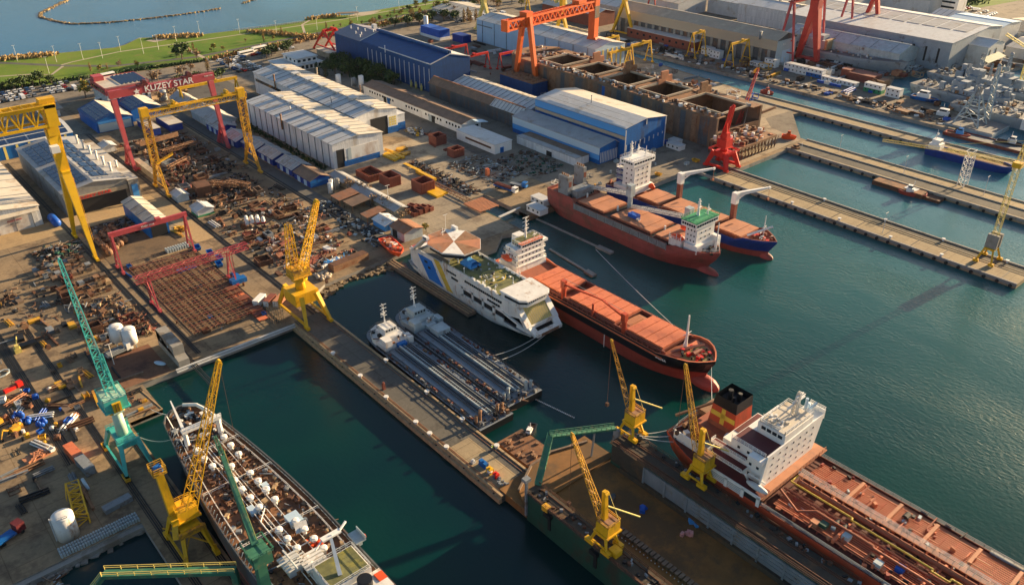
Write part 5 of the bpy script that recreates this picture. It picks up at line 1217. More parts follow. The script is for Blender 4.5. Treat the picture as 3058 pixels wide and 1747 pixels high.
for k in range(24):
 a0,a1=rad(k*15),rad(k*15+15);b.bar((45+4.5*math.cos(a0),4.5*math.sin(a0),16.16),(45+4.5*math.cos(a1),4.5*math.sin(a1),16.16),.22,.05)
b.bar((44,-.8,16.16),(44,.8,16.16),.3,.05);b.bar((46,-.8,16.16),(46,.8,16.16),.3,.05);b.bar((44,0,16.16),(46,0,16.16),.3,.05);build('deck_marking',b,'ferry_yellow',t)
b=MB();b.box(29,-3,16.1,35.5,2,17.0);b.slab4((29,-3,17),(35.5,-3,17),(34.6,-1.6,18.6),(29.9,-1.6,18.6),.1);b.slab4((29,2,17),(29.9,.6,18.6),(34.6,.6,18.6),(35.5,2,17),.1);b.box(29.9,-1.7,18.5,34.6,.7,18.7);build('skylight',b,'sky_blue',t)
for i,(x,y) in enumerate(((36,-6.5),(41,6.6),(48,-6.5),(52,6.6),(56,0),(38,6.6),(27,-6.6),(54,-6.6))):b=MB();b.tube((x,y,16),(x,y,18.6 if i!=4 else 21.5),.12,6);b.ball((x,y,18.7),.35,n=8,m=4);build('lamp_post',b,'white',t)
b=MB();clutter(b,25,52,lambda x:7.0,16.1,40,31,3,(.3,.9),(.3,.9));build('deck_gear',b,['white_worn','grey_steel','dark'],t)
# octagonal pod on top of raked pylons
oc=[(21.6+12.4*math.cos(rad(22.5+k*45)),10*math.sin(rad(22.5+k*45))) for k in range(8)]
pod=build('roof_pod',MB().prism([(21.6+(x-21.6)*.82,y*.82) for x,y in oc],19.8,20.2).prism(oc,22.4,23.0),'white_worn',t)
build('glazing',MB().prism([(21.6+(x-21.6)*.9,y*.9) for x,y in oc],20.2,22.4),'glass',pod)
cen=(21.6,0)
for k,m in zip(range(8),('hatch_tan','rust_light','white_worn','rust_roof','hatch_tan','rust_roof','white_worn','rust_light')):
 p,q=oc[k],oc[(k+1)%8];b=MB();b.prism([cen,(p[0]*.985+cen[0]*.015,p[1]*.985),(q[0]*.985+cen[0]*.015,q[1]*.985)],23.0,23.06);build('roof_panel',b,m,pod)
b=MB()
for s in(-1,1):b.prism([(4,s*7.9-.2),(11,s*7.9-.2),(11,s*7.9+.2),(4,s*7.9+.2)],10,15.5);b.bar((6,s*7.4,15),(13,s*7,23.4),4.5,.8,3,.8)
for x in(20,28):
 for s in(-1,1):b.tube((x,s*3,16),(x,s*3,19.8),.25,8)
build('pylon',b,'white_worn',t)
for s in(-1,1):b=MB();b.box(11.5,s*7-.6,22.6,14.5,s*7+.6,24.6);f_=build('funnel_top',b,'white',t);windows_row(f_,'x',s*7.62 if s>0 else-7.66,12,14.4,23.8,3,.4,.9,'dark')
mast(t,14.5,0,23.2,4,r=.15,arms=1);b=MB();b.box(.4,-6,5,8,6,11.4);build('stern_house',b,'pale_blue',t);build('stern_roof',MB().box(0,-6.2,11.4,4,6.2,12),'white',t);win(t,(.0,0,12.1),(1,11,.3),'gantry_pink','stripe')
# side stripes (near side -y and far side +y)
def stripe(s,x0,x1,m,z0=5,z1=16,dx=-7.0,name='stripe'):
 y=s*(W_+.24);b=MB();vs=[(x0,y,z0),(x1,y,z0),(x1+dx*(z1-z0)/11,y,z1),(x0+dx*(z1-z0)/11,y,z1)]
 vs=vs+[(x,y-s*.3,z) for x,y,z in vs]
 b.add(vs,[(0,1,2,3),(7,6,5,4),(0,4,5,1),(1,5,6,2),(2,6,7,3),(3,7,4,0)]);build(name,b,m,t)
for s in(-1,1):
 stripe(s,15.5,24.5,'ferry_blue',3.2,14);stripe(s,27,30.5,'ferry_yellow',3.2,16)
 windows_row(t,'x',s*(W_+.05),27,33,13.9,6,.56,.9,'glass',.5);windows_row(t,'x',s*(W_+.05),30,34,11.6,4,.8,.9,'glass',.5)
 windows_row(t,'x',s*(W_+.05),38,59,13.9,20,.62,1.0,'glass',.5);windows_row(t,'x',s*(W_+.05),51,58,11.4,6,.8,.9,'glass',.5)
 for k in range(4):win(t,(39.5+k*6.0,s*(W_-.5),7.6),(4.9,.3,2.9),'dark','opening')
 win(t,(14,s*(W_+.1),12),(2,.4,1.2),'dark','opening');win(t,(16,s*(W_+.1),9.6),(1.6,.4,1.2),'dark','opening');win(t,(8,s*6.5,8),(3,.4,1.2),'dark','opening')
 for k in range(5):boat_=win(t,(42+k*3,s*7.1,16.6),(1.8,.8,.8),'white','liferaft')
 # --- twin bunker barges
def barge(lb,x,y,rz,L_,B,seed,tank=False):
 t=thing('tanker_barge',lb,'barge',(x,y,0),rz)
 lv=[(-1.5,0,L_-4,B*.44,1,2,12,(.6,2,4),0),(0,0,L_-2,B*.48,1,2,13,(.6,2,4),0),(2.4,0,L_,B*.5,1,2,14,(.62,2,4),0)]
 b=hull(lv,deck_mi=1,bul=0);build('hull',b,['hull_black','deck_steel'],t)
 b=MB();b.rail([(1,-B/2+.3,2.4),(L_-12,-B/2+.3,2.4)],1.2,.13,2.4,3);b.rail([(1,B/2-.3,2.4),(L_-12,B/2-.3,2.4)],1.2,.13,2.4,3);b.rail([(1,-B/2+.3,2.4),(1,B/2-.3,2.4)],1.0,.13,2.4,2);build('railing',b,'hull_black',t)
 h=build('trunk_deck',MB().box(5,-B*.34,2.4,L_-17,B*.34,3.0),'deck_steel',t)
 b=MB()
 for i,yy in enumerate((-.26,-.2,-.14,.12,.2)):b.tube((4,yy*B,3.3),(L_-18,yy*B,3.3),.16,6)
 build('pipe',b,'dark',t)
 b=MB();b.box(4,.02*B,3.3,L_-17,.05*B,3.9);b.box(4,-.09*B,3.3,L_-17,-.075*B,3.6);build('catwalk',b,'pale_steel',t)
 b=MB()
 for i in range(44):xx=6+i*(L_-25)/44;b.box(xx,-.075*B,3.4,xx+.35,.02*B,3.6)
 build('rung',b,'hull_grey',t)
 b=MB();r=random.Random(seed)
 for k in range(70):
  xx=r.uniform(3,L_-17);s=r.choice((-1,1));b.use(r.randrange(3));b.rbox(xx,s*B*r.uniform(.38,.46),2.4,r.uniform(.4,1.4),r.uniform(.3,.8),r.uniform(.3,.9),0)
 build('deck_gear',b,['rust_light','grey_steel','red_oxide'],t)
 for yy,zz in((-.36,5.2),(-.22,5.6),(.3,6.6),(.42,5.4)):
  b=MB();b.tube((3.4,yy*B,2.4),(3.4,yy*B,zz),.5,8);b.bar((3.4,yy*B,zz),(3.4+.2,yy*B-.8,zz-.6),.5);build('vent_post',b,'rust_light' if seed%2 else 'pale_steel',t)
 b=MB();clutter(b,.6,3,B*.4,2.4,20,seed+3);build('winches',b,['dark','rust_light','grey_steel'],t)
 m='pale_steel' if tank else 'white_worn'
 hs=build('superstructure',MB().prism([(L_-16,-B*.4),(L_-8,-B*.42),(L_-3.4,-B*.26),(L_-1.8,0),(L_-3.4,B*.26),(L_-8,B*.42),(L_-16,B*.4)],2.4,4.4).box(L_-14,-B*.28,4.4,L_-6,B*.2,5.6).box(L_-11.5,-B*.2,5.6,L_-7,B*.18,7.8).box(L_-17,-B*.44,2.4,L_-13.4,-B*.3,5.0).box(L_-16.5,B*.2,4,L_-12.6,B*.4,6.4),m,t)
 windows_row(hs,'y',L_-11.56,-B*.18,B*.16,7.0,4,.7,.8);windows_row(hs,'x',-B*.2-.06,L_-11.2,L_-7.2,7.0,4,.6,.8);windows_row(hs,'x',-B*.28-.06,L_-13.5,L_-6.5,5.6,4,.5,.5)
 b=MB();b.rail([(L_-14,-B*.4,4.4),(L_-8,-B*.42,4.4),(L_-3.4,-B*.26,4.4),(L_-2,0,4.4),(L_-3.4,B*.26,4.4),(L_-8,B*.42,4.4)],1,.12,1.5);b.rail([(L_-11.5,-B*.2,7.8),(L_-7,-B*.2,7.8),(L_-7,B*.2,7.8)],.8,.1,1.4);build('railing',b,'hull_grey',hs)
 mast(hs,L_-8,0,7.8,7.2,'white',.18,4);b=MB();clutter(b,L_-16,L_-4,B*.3,4.5,34,seed+7,3,(.4,1.4),(.4,1.1));build('roof_gear',b,['white_worn','rust_light','dark'],hs)
 b=MB();b.box(L_-17.6,-B*.2,2.8,L_-15,B*.06,4.2);build('cover',b,'royal_blue' if not tank else 'pale_steel',t)
 if tank:b=MB();b.box(L_-24,-B*.3,3.0,L_-19,B*.08,5.0);build('deck_tank',b,'pale_steel',t);win(t,(L_-24.06,-1.6,4.0),(.14,.9,1.6),'grey_steel','door')
 return t
barge('dark tanker barge beside the central pier, its wheelhouse with pinkish deck boxes',125,150.5,rad(89.3),69,12.8,41)
barge('dark tanker barge with pale blue wheelhouse and square deck tank, beside its twin',139,153.5,rad(88.9),69,14,52,True)
b=MB();rr=random.Random(2)
for i in range(26):b.ball((0+i*.33*.35,-i*.62,.1),.26,.26,.22,6,4)
one('float_line',b,'white_worn','white string of floats trailing from the barge stern to the small motorboat','buoy line',(143,154.5,0))
# --- old tanker lower left
t=thing('old_tanker','old rusty tanker with many white mushroom vents and junk covering its brown deck','tanker',(51.9,56,0),rad(90))
L_=149;Bh=11.3
lv=[(-3,0,L_-8,Bh-2.6,1,2,60,(.3,1.8,5),0),(0,0,L_-4,Bh-1.6,1,2,62,(.33,1.8,5),0),(5,0,L_-1,Bh-.7,1,2,64,(.4,1.7,5),1),(12.6,0,L_,Bh,1,2,66,(.46,1.7,5),1)]
HW=lambda x:Bh*(1 if x<83 else 1-.54*((x-83)/66)**1.7)
b=hull(lv,deck_mi=2,bul=1.1,bul_mi=3,inner_mi=3);build('hull',b,['hull_brown','hull_grey','deck_rust','hull_grey'],t)
b=MB()
for i in range(48):
 x=60+i*1.7
 B_=HW(x)
 if x<140:b.bar((x,-B_+.4,12.6),(x,-B_+1.2,14.4),.16);b.bar((x,B_-.4,12.6),(x,B_-1.2,14.2),.14)
build('bulwark_stay',b,'pale_steel',t)
b=MB()
for s in(-1,1):b.rail([(x,s*(HW(x)-2.2),12.7) for x in range(52,141,8)],1.1,.1,2.6)
for x in(88,110,126):b.rail([(x,-HW(x)+.8,12.7),(x,HW(x)-.8,12.7)],1.1,.12,2)
build('railing',b,'white_worn',t)
b=MB()
for yy in(-.6,.6,-2.8,2.4):b.tube((58,yy,13.4),(128,yy,13.4),.1,6)
b.path([(96,-.6,13.8),(92,2.6,13.8),(84,2.6,13.8),(79,0,13.8),(79,-4,13.8)],.15);b.path([(120,2,14),(113,.4,14),(104,.4,14)],.15);b.tube((60,1.4,13.4),(126,1.4,13.4),.12,6);build('pipe',b,'white_worn',t)
b=MB()
for i in range(16):x=100+i*1.5;b.box(x,-6.2,12.6,x+.5,6,13.0)
for i in range(9):y=-6+i*1.4;b.box(100,y,12.6,124,y+.3,12.9)
build('deck_grid',b,'rust_light',t)
va=MB();va.tube((0,0,0),(0,0,1.5),.5,12);va.tube((0,0,1.5),(0,0,2.1),.88,14,.92);va.tube((0,0,2.1),(0,0,2.25),.8,14,.5);vm=va.mesh('mushroom_vent',_m('white'));vm.polygons.foreach_set('use_smooth',[len(p.vertices)<5 for p in vm.polygons])
for px in[(31,1930,1400),(31,2130,1415),(41,1870,150),(41,2195,100),(41,2270,185),(41,1940,230),(41,2020,300),(41,2200,300),(41,2380,365),(41,2230,435),(41,2455,445),(41,2300,520),(41,2525,525),(41,2380,600),(41,2465,690),(42,225,615),(42,145,520),(42,65,440),(42,420,820),(42,265,905),(42,505,900),(42,345,990),(42,597,990),(42,435,1080),(42,690,1080),(42,525,1180),(42,565,1240)]:
 X0=(0,0,750,1500,2258)[px[0]%10];Y0=(0,0,430,860,1297)[px[0]//10]
 u=(X0+px[1]*.31385-1529)/2480;v=-(Y0+px[2]*.31385-873.5)/2480
 fw=math.cos(rad(30))+v*.5;up=-.5+v*math.cos(rad(30));k=(14.4-160)/up
 X=(u*math.cos(rad(41))+fw*math.sin(rad(41)))*k;Y=(-u*math.sin(rad(41))+fw*math.cos(rad(41)))*k
 o=bpy.data.objects.new('mushroom_vent',vm);COL.objects.link(o);o.parent=t;o.location=(Y-56,-(X-51.9),12.6)
b=MB();b.box(86,-5.6,12.6,90,-2.4,14);b.box(96,1.4,12.6,99,3,13.6);b.box(102.5,-5,12.6,104.5,-3.4,13.4);build('deck_box',b,'pale_blue',t)
b=MB();b.slab4((81.6,-4.6,14.2),(84.8,-5.6,14.5),(85.6,-2.8,14.5),(82.6,-1.8,14.2),.15);build('canopy',b,'light_roof',t)
b=MB();b.box(70,-2.6,12.6,75.6,1.2,14.4)
for i in range(5):b.box(70.2+i*1.1,-3.4,14.4,70.9+i*1.1,2,15.0)
build('deck_manifold',b,'white_worn',t)
b=MB();b.box(73,1.8,12.6,78,5,14.6)
for i in range(5):b.box(73.2+i*1.0,1.2,14.6,73.8+i*1.0,5.6,15.0)
b.path([(72,3.4,15.4),(79,3.4,15.4)],.2);b.path([(75.5,0,15.4),(75.5,6.6,15.4)],.2);build('deck_manifold',b,'light_roof',t)
b=MB();b.box(65.6,-4.8,12.6,69.6,-1.6,14.0);b.box(66,-4.4,14,67.4,-2,15);build('cargo_bags',b,'pink_sheet',t)
b=MB();clutter(b,76.4,78.6,1.4,12.6,20,77,1,(.3,1),(.6,1.4));
for v_ in range(0,len(b.v)):b.v[v_]=(b.v[v_][0],b.v[v_][1]-4,b.v[v_][2])
build('rope_heap',b,'life_orange',t)
b=MB();clutter(b,50,128,lambda x:HW(x)-2,12.6,520,61,6,(.25,1.5),(.2,1.0));build('deck_gear',b,['rust','rust_light','grey_steel','dark','rust','wood_light'],t)
b=MB();clutter(b,130,146,lambda x:HW(x)-1.6 if x<142 else 2.6,12.6,150,62,5,(.3,1.4),(.3,1.5));build('foredeck_gear',b,['rust','rust_light','grey_steel','white_worn','dark'],t)
b=MB()
for s in(-1,1):b.tube((130.5,s*4.6,12.6),(130.5,s*4.6,18),.75,12,.6)
b.box(129.8,-5.4,18,131.2,5.4,18.9);b.rail([(129.8,-5.4,18.9),(129.8,5.4,18.9)],1,.12,1.2);b.bar((131,4.6,18.6),(138,4.2,24),.8,.8,.3,.3);b.tube((130.5,-2,19),(130.5,-2,22),.25,8);build('kingpost',b,'white',t)
b=MB();b.bar((140,4.6,13),(141,5.4,17.6),.18);build('flagstaff',b,'white',t)
b=MB();b.path([(134,-6.2,14.2),(140,-5.4,14.4),(145,-4,14.5),(147.4,-1,14.5)],.5,8);build('towing_bow',b,'white_worn',t)
h=build('superstructure',MB().box(54,-6.6,12.6,62.4,3.4,16.4).box(48,-8.4,12.6,54,4,14.8),'white_worn',t);h.location=(7,-2.2,0)
build('roof_deck',MB().box(54.3,-6.3,16.4,62.1,3.1,16.55),'deck_green',h);b=MB();b.rail([(54,-6.6,16.5),(62.4,-6.6,16.5),(62.4,3.4,16.5),(54,3.4,16.5)],1.1,.12,1.3,2,True);build('railing',b,'light_roof',h)
b=MB();b.bar((56.5,-.2,16.4),(62.5,-2.0,22.6),.9,.9,.6,.6);b.box(61.8,-4.4,22.2,63.2,.2,22.6);b.bar((62.5,-4.4,22.5),(63.6,-6.6,22.8),.4,.4);b.bar((62.5,0,22.4),(61.4,2.4,21.8),.3);build('mast',b,'white',h)
b=MB();b.box(70,-13,14.6,74,-10.4,15);b.box(70,-13,15,74,-12.8,16);b.box(71.6,-12.8,12,72.4,-10.6,14.6);build('bridge_wing',b,'pale_steel',t);b=MB();b.tube((70.6,-13.0,15.4),(70.6,-13.2,15.4),.5,12);build('lifebuoy',b,'life_orange',t)
b=MB();b.box(57.6,-10.6,12.7,60,-8.6,15.0);build('orange_box',b,'life_orange',t)
b=MB();b.tube((59,-5.8,13),(59,-5.8,16.6),1.7,16);b.tube((59,-5.8,16.6),(59,-5.8,16.65),1.45,16);build('funnel',b,'hull_black',t)
# --- big tanker lower right
t=thing('tanker','large orange-red tanker with white superstructure and a black, red and yellow-crossed funnel','tanker',(160.3,108.5,0),rad(-90))
L_=170;Bh=14.2
lv=[(-3,8,L_,Bh-2.4,.25,22,30,2,0),(0,5,L_,Bh-1.2,.35,22,30,2,0),(5,1.5,L_,Bh-.2,.55,20,28,2.2,0),(10.6,0,L_,Bh,.62,18,26,2.4,0)]
b=hull(lv,deck_mi=1,bul=.5,bul_mi=0,inner_mi=1);build('hull',b,['hull_orange','deck_tanker'],t)
h=build('superstructure',MB().box(18,-11.5,10.6,31.4,11.5,13.4).box(21,-10.2,13.4,31.4,10.4,22.4).box(17,-7.5,13.4,21,8,18.6).box(23.6,-3.2,22.4,31.6,9.6,25.6).box(27.6,-12.6,21.2,31.6,-9.4,22.4).box(27.4,9.4,22.4,31.6,15.2,23.6),'white',t)
b=MB();b.prism([(31.62,-11.4),(31.7,-11.4),(31.7,14.6),(31.62,14.6)],13.4,23.6)
b=MB();vs=[(31.45,-12.2,13.2),(31.45,12.2,13.2),(31.45,15.0,23.8),(31.45,-10.4,23.0)];b.add(vs+[(31.9,y,z) for x,y,z in vs],[(0,3,2,1),(4,5,6,7),(0,1,5,4),(1,2,6,5),(2,3,7,6),(3,0,4,7)]);build('front_wall',b,'white',h)
b=MB()
for y,z,w_ in((16,23.6,4),):pass
b.box(27.2,14.8,22.0,31.9,15.2,24.8);b.box(27.0,10,22.2,27.4,15.2,24.6);build('bridge_wing',b,'white',h)
for k in range(4):windows_row(h,'y',31.92,-9.4,11.6,15.0+k*2.2,7,.42,.5)
windows_row(h,'x',-3.26,24.6,31,24.6,4,1.2,.9);windows_row(h,'y',23.54,-2.6,9,24.4,4,.8,.8)
for z in(15,18,21):windows_row(h,'x',-10.26,22,30.6,z,4 if z<20 else 3,.7,.7)
build('roof_deck',MB().box(23.8,-2.9,25.6,31.4,9.4,25.75),'cream_roof',h);build('deck_plating',MB().box(21.2,-10,22.4,31.0,-3.3,22.5),'deck_maroon',h);build('deck_plating',MB().box(17.2,-3,18.6,23.4,7.6,18.7),'deck_maroon',h)
for zz,y0 in((16.4,-13.2),(19.4,-12.2)):
 b=MB();b.box(16.4,y0,zz,27,-10.1,zz+.2);b.rail([(16.4,-10.2,zz),(16.4,y0,zz),(27,y0,zz)],1.1,.1,1.3,3);build('gallery',b,'white',h);b=MB();b.box(16.6,y0+.2,zz+.22,26.8,-10.3,zz+.28);build('gallery_floor',b,'deck_maroon',h)
b=MB();b.rail([(21,-10.1,22.4),(31,-10.1,22.4)],1.1,.1,1.2,3);b.rail([(24,-3,25.7),(31.3,-3,25.7),(31.3,9.5,25.7),(24,9.5,25.7)],1.1,.1,1.6,2,True);b.rail([(27.4,15.1,24.8),(31.8,15.1,24.8)],.8,.1,1.4);build('railing',b,'white',h)
b=MB();b.truss((28,6,25.7),(28.4,6,33),1.2,1.2,5,.28,.6,.6);b.bar((28,2,29.5),(28,10,29.5),.3);b.bar((26,6,25.7),(28.3,6,30),.35);b.bar((28.5,3,31),(28.5,9,31),.22);b.box(28.4,4.4,32,28.8,7.6,32.3);build('mast',b,'white',h)
b=MB();b.tube((29,9.6,26.4),(29,9.6,29.6),.4,8);b.ball((28,12.6,25.4),.8,n=10,m=6);b.bar((29.6,10.8,25.8),(30.4,12.6,27.6),.5);build('antenna',b,'pale_blue',h)
b=MB();clutter(b,24.5,29,1.5,25.8,20,71,2,(.5,1.6),(.3,1.1));build('roof_gear',b,['cream_roof','white_worn'],h)
# engine casing, funnel
b=MB();b.box(6,-5,10.6,17,8.4,16);build('engine_casing',b,'deck_red',t)
vs=[(8.4,-2.6,15.8),(17.0,-2.6,15.8),(17.0,5.2,15.8),(8.4,5.2,15.8)];top=[(9.6,-2.2,26),(16.4,-2.2,26),(16.4,4.8,26),(9.6,4.8,26)]
def lerp4(a,c,f):return[tuple(p[k]+(q[k]-p[k])*f for k in range(3)) for p,q in zip(a,c)]
fu=None
for f0,f1,m in((0,.16,'deck_red'),(.16,.68,'hull_orange'),(.68,1.0,'hull_black')):
 A,B_=lerp4(vs,top,f0),lerp4(vs,top,f1);b=MB();F_=[(0,1,5,4),(1,2,6,5),(2,3,7,6),(3,0,4,7)]
 if f1<1:F_.append((4,5,6,7))
 b.add(A+B_,F_);o=build('funnel' if fu is None else 'funnel_band',b,m,fu or t);fu=fu or o
b=MB();b.box(9.7,-2.1,23.8,16.3,4.7,24);b.tube((12,1,24),(12,1,27),.7,10);b.tube((14,2,24),(14.2,2.2,26.4),.6,10);b.tube((13.6,.2,24),(14,0,26),.4,10);build('exhaust',b,'dark',fu)
# yellow cross laid on the near (-y) and aft faces
def cross(par,face):
 def P(u,f):
  A=lerp4(vs,top,f)
  if face=='n':a,c=A[0],A[1]
  else:a,c=A[1],A[2]
  d=(0,-.06,0) if face=='n' else(.06,0,0)
  return tuple(a[k]+(c[k]-a[k])*u+d[k] for k in range(3))
 b=MB()
 for(u0,u1,f0,f1) in((0.02,.98,.36,.50),(.42,.58,.18,.67)):
  q=[P(u0,f0),P(u1,f0),P(u1,f1),P(u0,f1)];o_=(0,.05,0) if face=='n' else(-.05,0,0)
  q2=[tuple(p[k]+o_[k] for k in range(3)) for p in q];b.add(q+q2,[(0,1,2,3),(7,6,5,4),(0,4,5,1),(1,5,6,2),(2,6,7,3),(3,7,4,0)])
 build('funnel_cross',b,'pipe_yellow',par)
cross(fu,'n')
# near-side boat deck with white slatted screens
b=MB();b.box(14,-14.4,13.4,34,-10.2,13.6);build('boat_deck',b,'deck_maroon',t)
b=MB();b.box(14,-14.5,13.0,34,-14.2,13.8)
for x in(14,18.4,23.4,28.4,33):b.box(x,-14.5,10.6,x+.9,-14.2,13.4)
build('screen_frame',b,'white',t)
for x in(19.4,24.4):
 b=MB()
 for k in range(5):b.box(x,-14.45,10.9+k*.5,x+3.9,-14.3,11.15+k*.5)
 build('louvre',b,'white',t)
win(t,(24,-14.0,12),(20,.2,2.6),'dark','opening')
b=MB();b.ball((31.6,-12.6,14.6),3.2,.95,.8,14,8);build('lifeboat',b,'light_roof',t,True);b=MB();b.bar((28,-11,13.6),(28,-12.8,16.4),.4);b.bar((28,-11.4,16),(33,-11.4,16),.35);build('davit',b,'white',t)
build('front_apron',MB().box(31.9,-14.2,13.0,34.6,14.4,13.3),'hatch_tan',t);b=MB();b.rail([(34.6,-14.2,13.3),(34.6,14.4,13.3)],1.1,.1,1.5,2);b.box(29,11.5,12.8,34.8,15,13.2);build('railing',b,'hatch_tan',t)
b=MB();b.tube((2.8,-5,12.4),(2.8,7,12.4),.7,10);b.bar((1,-7,16),(8,8,19),.6);b.box(2,2,10.6,8,9,14.4);clutter(b,2,15,8,10.6,60,81,4,(.5,2.0),(.5,2.2));build('poop_gear',b,['rust_light','white_worn','deck_red','dark'],t)
b=MB();b.tube((13.6,-8.4,10.6),(13.6,-8.4,14.4),1.8,14);b.ball((13.6,-8.4,14.4),1.8,1.8,.5,14,4);build('tank',b,'grey_steel',t,True);b=MB();b.tube((15.8,-4.2,16.2),(18,-4.2,16.2),1.3,12);build('tank',b,'pale_blue',t,True);b=MB();b.box(16.6,-5.8,10.6,17,8,13.4);b.box(3,-9.6,10.6,16.6,-9.2,13.6);build('bulkhead',b,'white',t)
b=MB();b.rail([(1.5,-8,11.1),(.5,-4,11.1),(.3,0,11.1),(.5,4,11.1),(1.5,8,11.1),(8,12,11.1),(18,13.9,11.1)],1,.12,2);b.rail([(34,13.9,11.0),(150,13.9,11.0)],1.2,.12,2.2,3);b.rail([(34,-13.9,11.0),(150,-13.9,11.0)],1.2,.12,2.2,3);build('railing',b,'grey_steel',t)
# cargo deck
b=MB()
for s in(-1,1):
 for i in range(13):b.tube((36,s*(3.2+i*.66),11.5),(150,s*(3.2+i*.66),11.5),.12,5)
build('cargo_pipe',b,'hatch_orange',t)
b=MB()
for x in range(38,150,1):
 if x%3==0:b.box(x,3,10.6,x+.25,11.4,11.1);b.box(x,-11.4,10.6,x+.25,-3,11.1)
build('deck_stringer',b,'hull_red',t)
for x in(47,57,66,76,85,92,99,106,113,122):b=MB();b.box(x,2.6,11.0,x+.8,11.8,12.4);build('transverse_frame',b,'hatch_tan',t)
for x in(52,62,72,82,95,104,116):b=MB();b.box(x,-11.6,11.0,x+.6,-3.4,12.0);build('transverse_frame',b,'hatch_orange',t)
b=MB();b.box(35,1.0,12.8,150,2.4,13.0)
for i in range(38):x=35.5+i*3;b.box(x,1.1,10.6,x+.2,1.3,12.8);b.box(x,2.1,10.6,x+.2,2.3,12.8)
build('catwalk',b,'hatch_tan',t);b=MB();b.rail([(35,1.0,13),(150,1.0,13)],1.2,.09,1.5,3);b.rail([(35,2.4,13),(150,2.4,13)],1.2,.09,1.5,3);build('catwalk_railing',b,'light_roof',t)
b=MB();b.path([(35,1,12.6),(35,-2.2,12.6),(52,-2.2,12.6),(52,-3,12.6),(72,-3,12.6),(72,-3.8,12.6),(76,-3.8,12.6),(76,-2.6,12.6),(104,-2.6,12.6),(104,-3.6,12.6),(150,-3.6,12.6)],.24,8);build('yellow_pipe',b,'pipe_yellow',t)
b=MB();b.path([(35,-7,12.8),(42,-10.5,12.8),(45,-7,12.8),(60,-7,12.8),(60,-7.6,12.8),(92,-7.6,12.8),(92,-11.5,12.8)],.32,8);b.path([(35,-5,12.2),(150,-5.4,12.2)],.28,8);b.path([(36,-.6,12.2),(150,-.6,12.2)],.5,8);b.path([(36,.4,12),(150,.4,12)],.3,8);build('steam_pipe',b,'deck_red',t)
b=MB();b.box(38,11.9,10.66,150,13.4,10.75);build('side_walkway',b,'hatch_tan',t)
b=MB();b.box(78,13,11.2,98,14.3,11.6);b.box(66,-14.3,11.2,92,-13.2,11.6);build('gangway',b,'grey_steel',t)
b=MB();b.box(98.6,12.6,11,99.6,14,13.4);build('yellow_locker',b,'pipe_yellow',t)
b=MB();b.bar((90,12,15.4),(90,-1,14.4),.8,.5);b.bar((90,-1,14.4),(91.5,-8,12),.7,.4);b.bar((90,2,10.6),(90,2,15),.5);build('hose_crane',b,'cream_roof',t)
b=MB();clutter(b,36,74,lambda x:13,11,120,91,5,(.3,1.3),(.4,1.4));build('deck_gear',b,['dark','pale_steel','hatch_tan','hull_red','hatch_orange'],t)
b=MB();r=random.Random(8)
for i in range(90):x=r.uniform(36,146);y=r.uniform(-12,9);l=r.uniform(2,6);z=r.uniform(11.8,12.8);b.use(r.randrange(3));b.path([(x,y,11),(x,y,z),(x,y+l*r.choice((-1,1)) if i%2 else y,z),(x+(0 if i%2 else l),y,z)],r.uniform(.08,.2),5)
build('branch_pipe',b,['hatch_orange','deck_red','hatch_tan'],t)
b=MB();clutter(b,74,140,lambda x:13,11,220,92,5,(.3,1.4),(.4,1.4));build('deck_gear',b,['dark','pale_steel','hatch_tan','hull_red','hatch_orange'],t)
for x,y,m in((47.4,-9.6,'dock_green'),(45.6,-10.6,'hatch_tan'),(66,-8.6,'tarp_blue'),(62,-11,'pale_steel'),(53,-9,'pale_steel'),(77,-9.6,'sky_blue')):b=MB();b.box(x,y,11,x+1.8,y+1.8,12.6);build('deck_box',b,m,t)
for x in(50,52):b=MB();b.tube((x,-6.4,11.6),(x,-4.6,11.6),.9,12);build('winch',b,'dark',t)
for x,y in((60,9),(104,8)):b=MB();b.tube((x,y-1,12),(x,y+1,12),.8,10);build('winch',b,'dark',t)
for x in(62,68):b=MB();b.tube((x,14.1,11),(x,14.5,11),.9,12);build('fender_tyre',b,'rubber',t)
b=MB();b.box(118,-4,11,126,2.4,15);b.bar((118,0,15.6),(118,-9,15),.8);build('manifold_house',b,'white',t)
# --- green floating dock
t=thing('floating_dock','green floating dock with rusty flooded floor and grey inner wall','floating dock',(107.2,46,0))
build('pontoon',MB().box(0,0,-1,33,83,2.4),'dock_floor',t)
b=MB();b.box(-.3,0,-1.5,3.4,71,9.4);build('side_wall',b,'dock_green',t);b=MB();b.box(30.2,0,-1.5,36.8,70,9.4);build('side_wall',b,'dock_green',t)
b=MB();b.box(29.8,0,4.2,30.2,58,8.8);build('inner_plating',b,'dock_inner',t);b=MB();b.box(29.2,0,2.4,30.2,66,3.8);b.box(29.9,58,3.8,30.2,69.6,9.2);build('dock_ledge',b,'g_dock',t)
b=MB()
for z in(5.4,6.6,7.8):b.box(29.6,0,z,29.85,42,z+.22)
for i in range(9):b.box(29.55,i*7.2,2.4,29.85,i*7.2+.5,9)
build('fender_beam',b,'grey_steel',t)
build('top_deck',MB().box(-.8,0,9.4,4,71.5,9.62),'g_dock',t);build('top_deck',MB().box(29.8,0,9.4,37.4,70.5,9.62),'g_dock',t)
b=MB()
for x in(-.3,3.1,31,31.6,34.6,35.2):b.bar((x,0,9.72),(x,70,9.72),.2,.2)
b.rail([(-.7,0,9.6),(-.7,71,9.6)],1.1,.1,2.4);b.rail([(3.9,0,9.6),(3.9,71,9.6)],1.1,.1,2.4);b.rail([(37.3,0,9.6),(37.3,70,9.6)],1.1,.1,2.4);b.rail([(29.9,0,9.6),(29.9,70,9.6)],1.1,.1,2.4);build('railing',b,'rust',t)
b=MB()
for i in range(42):y=2+i*1.3;b.box(12.4+(i%2)*.1,y,2.4,14.2,y+.95,3.3)
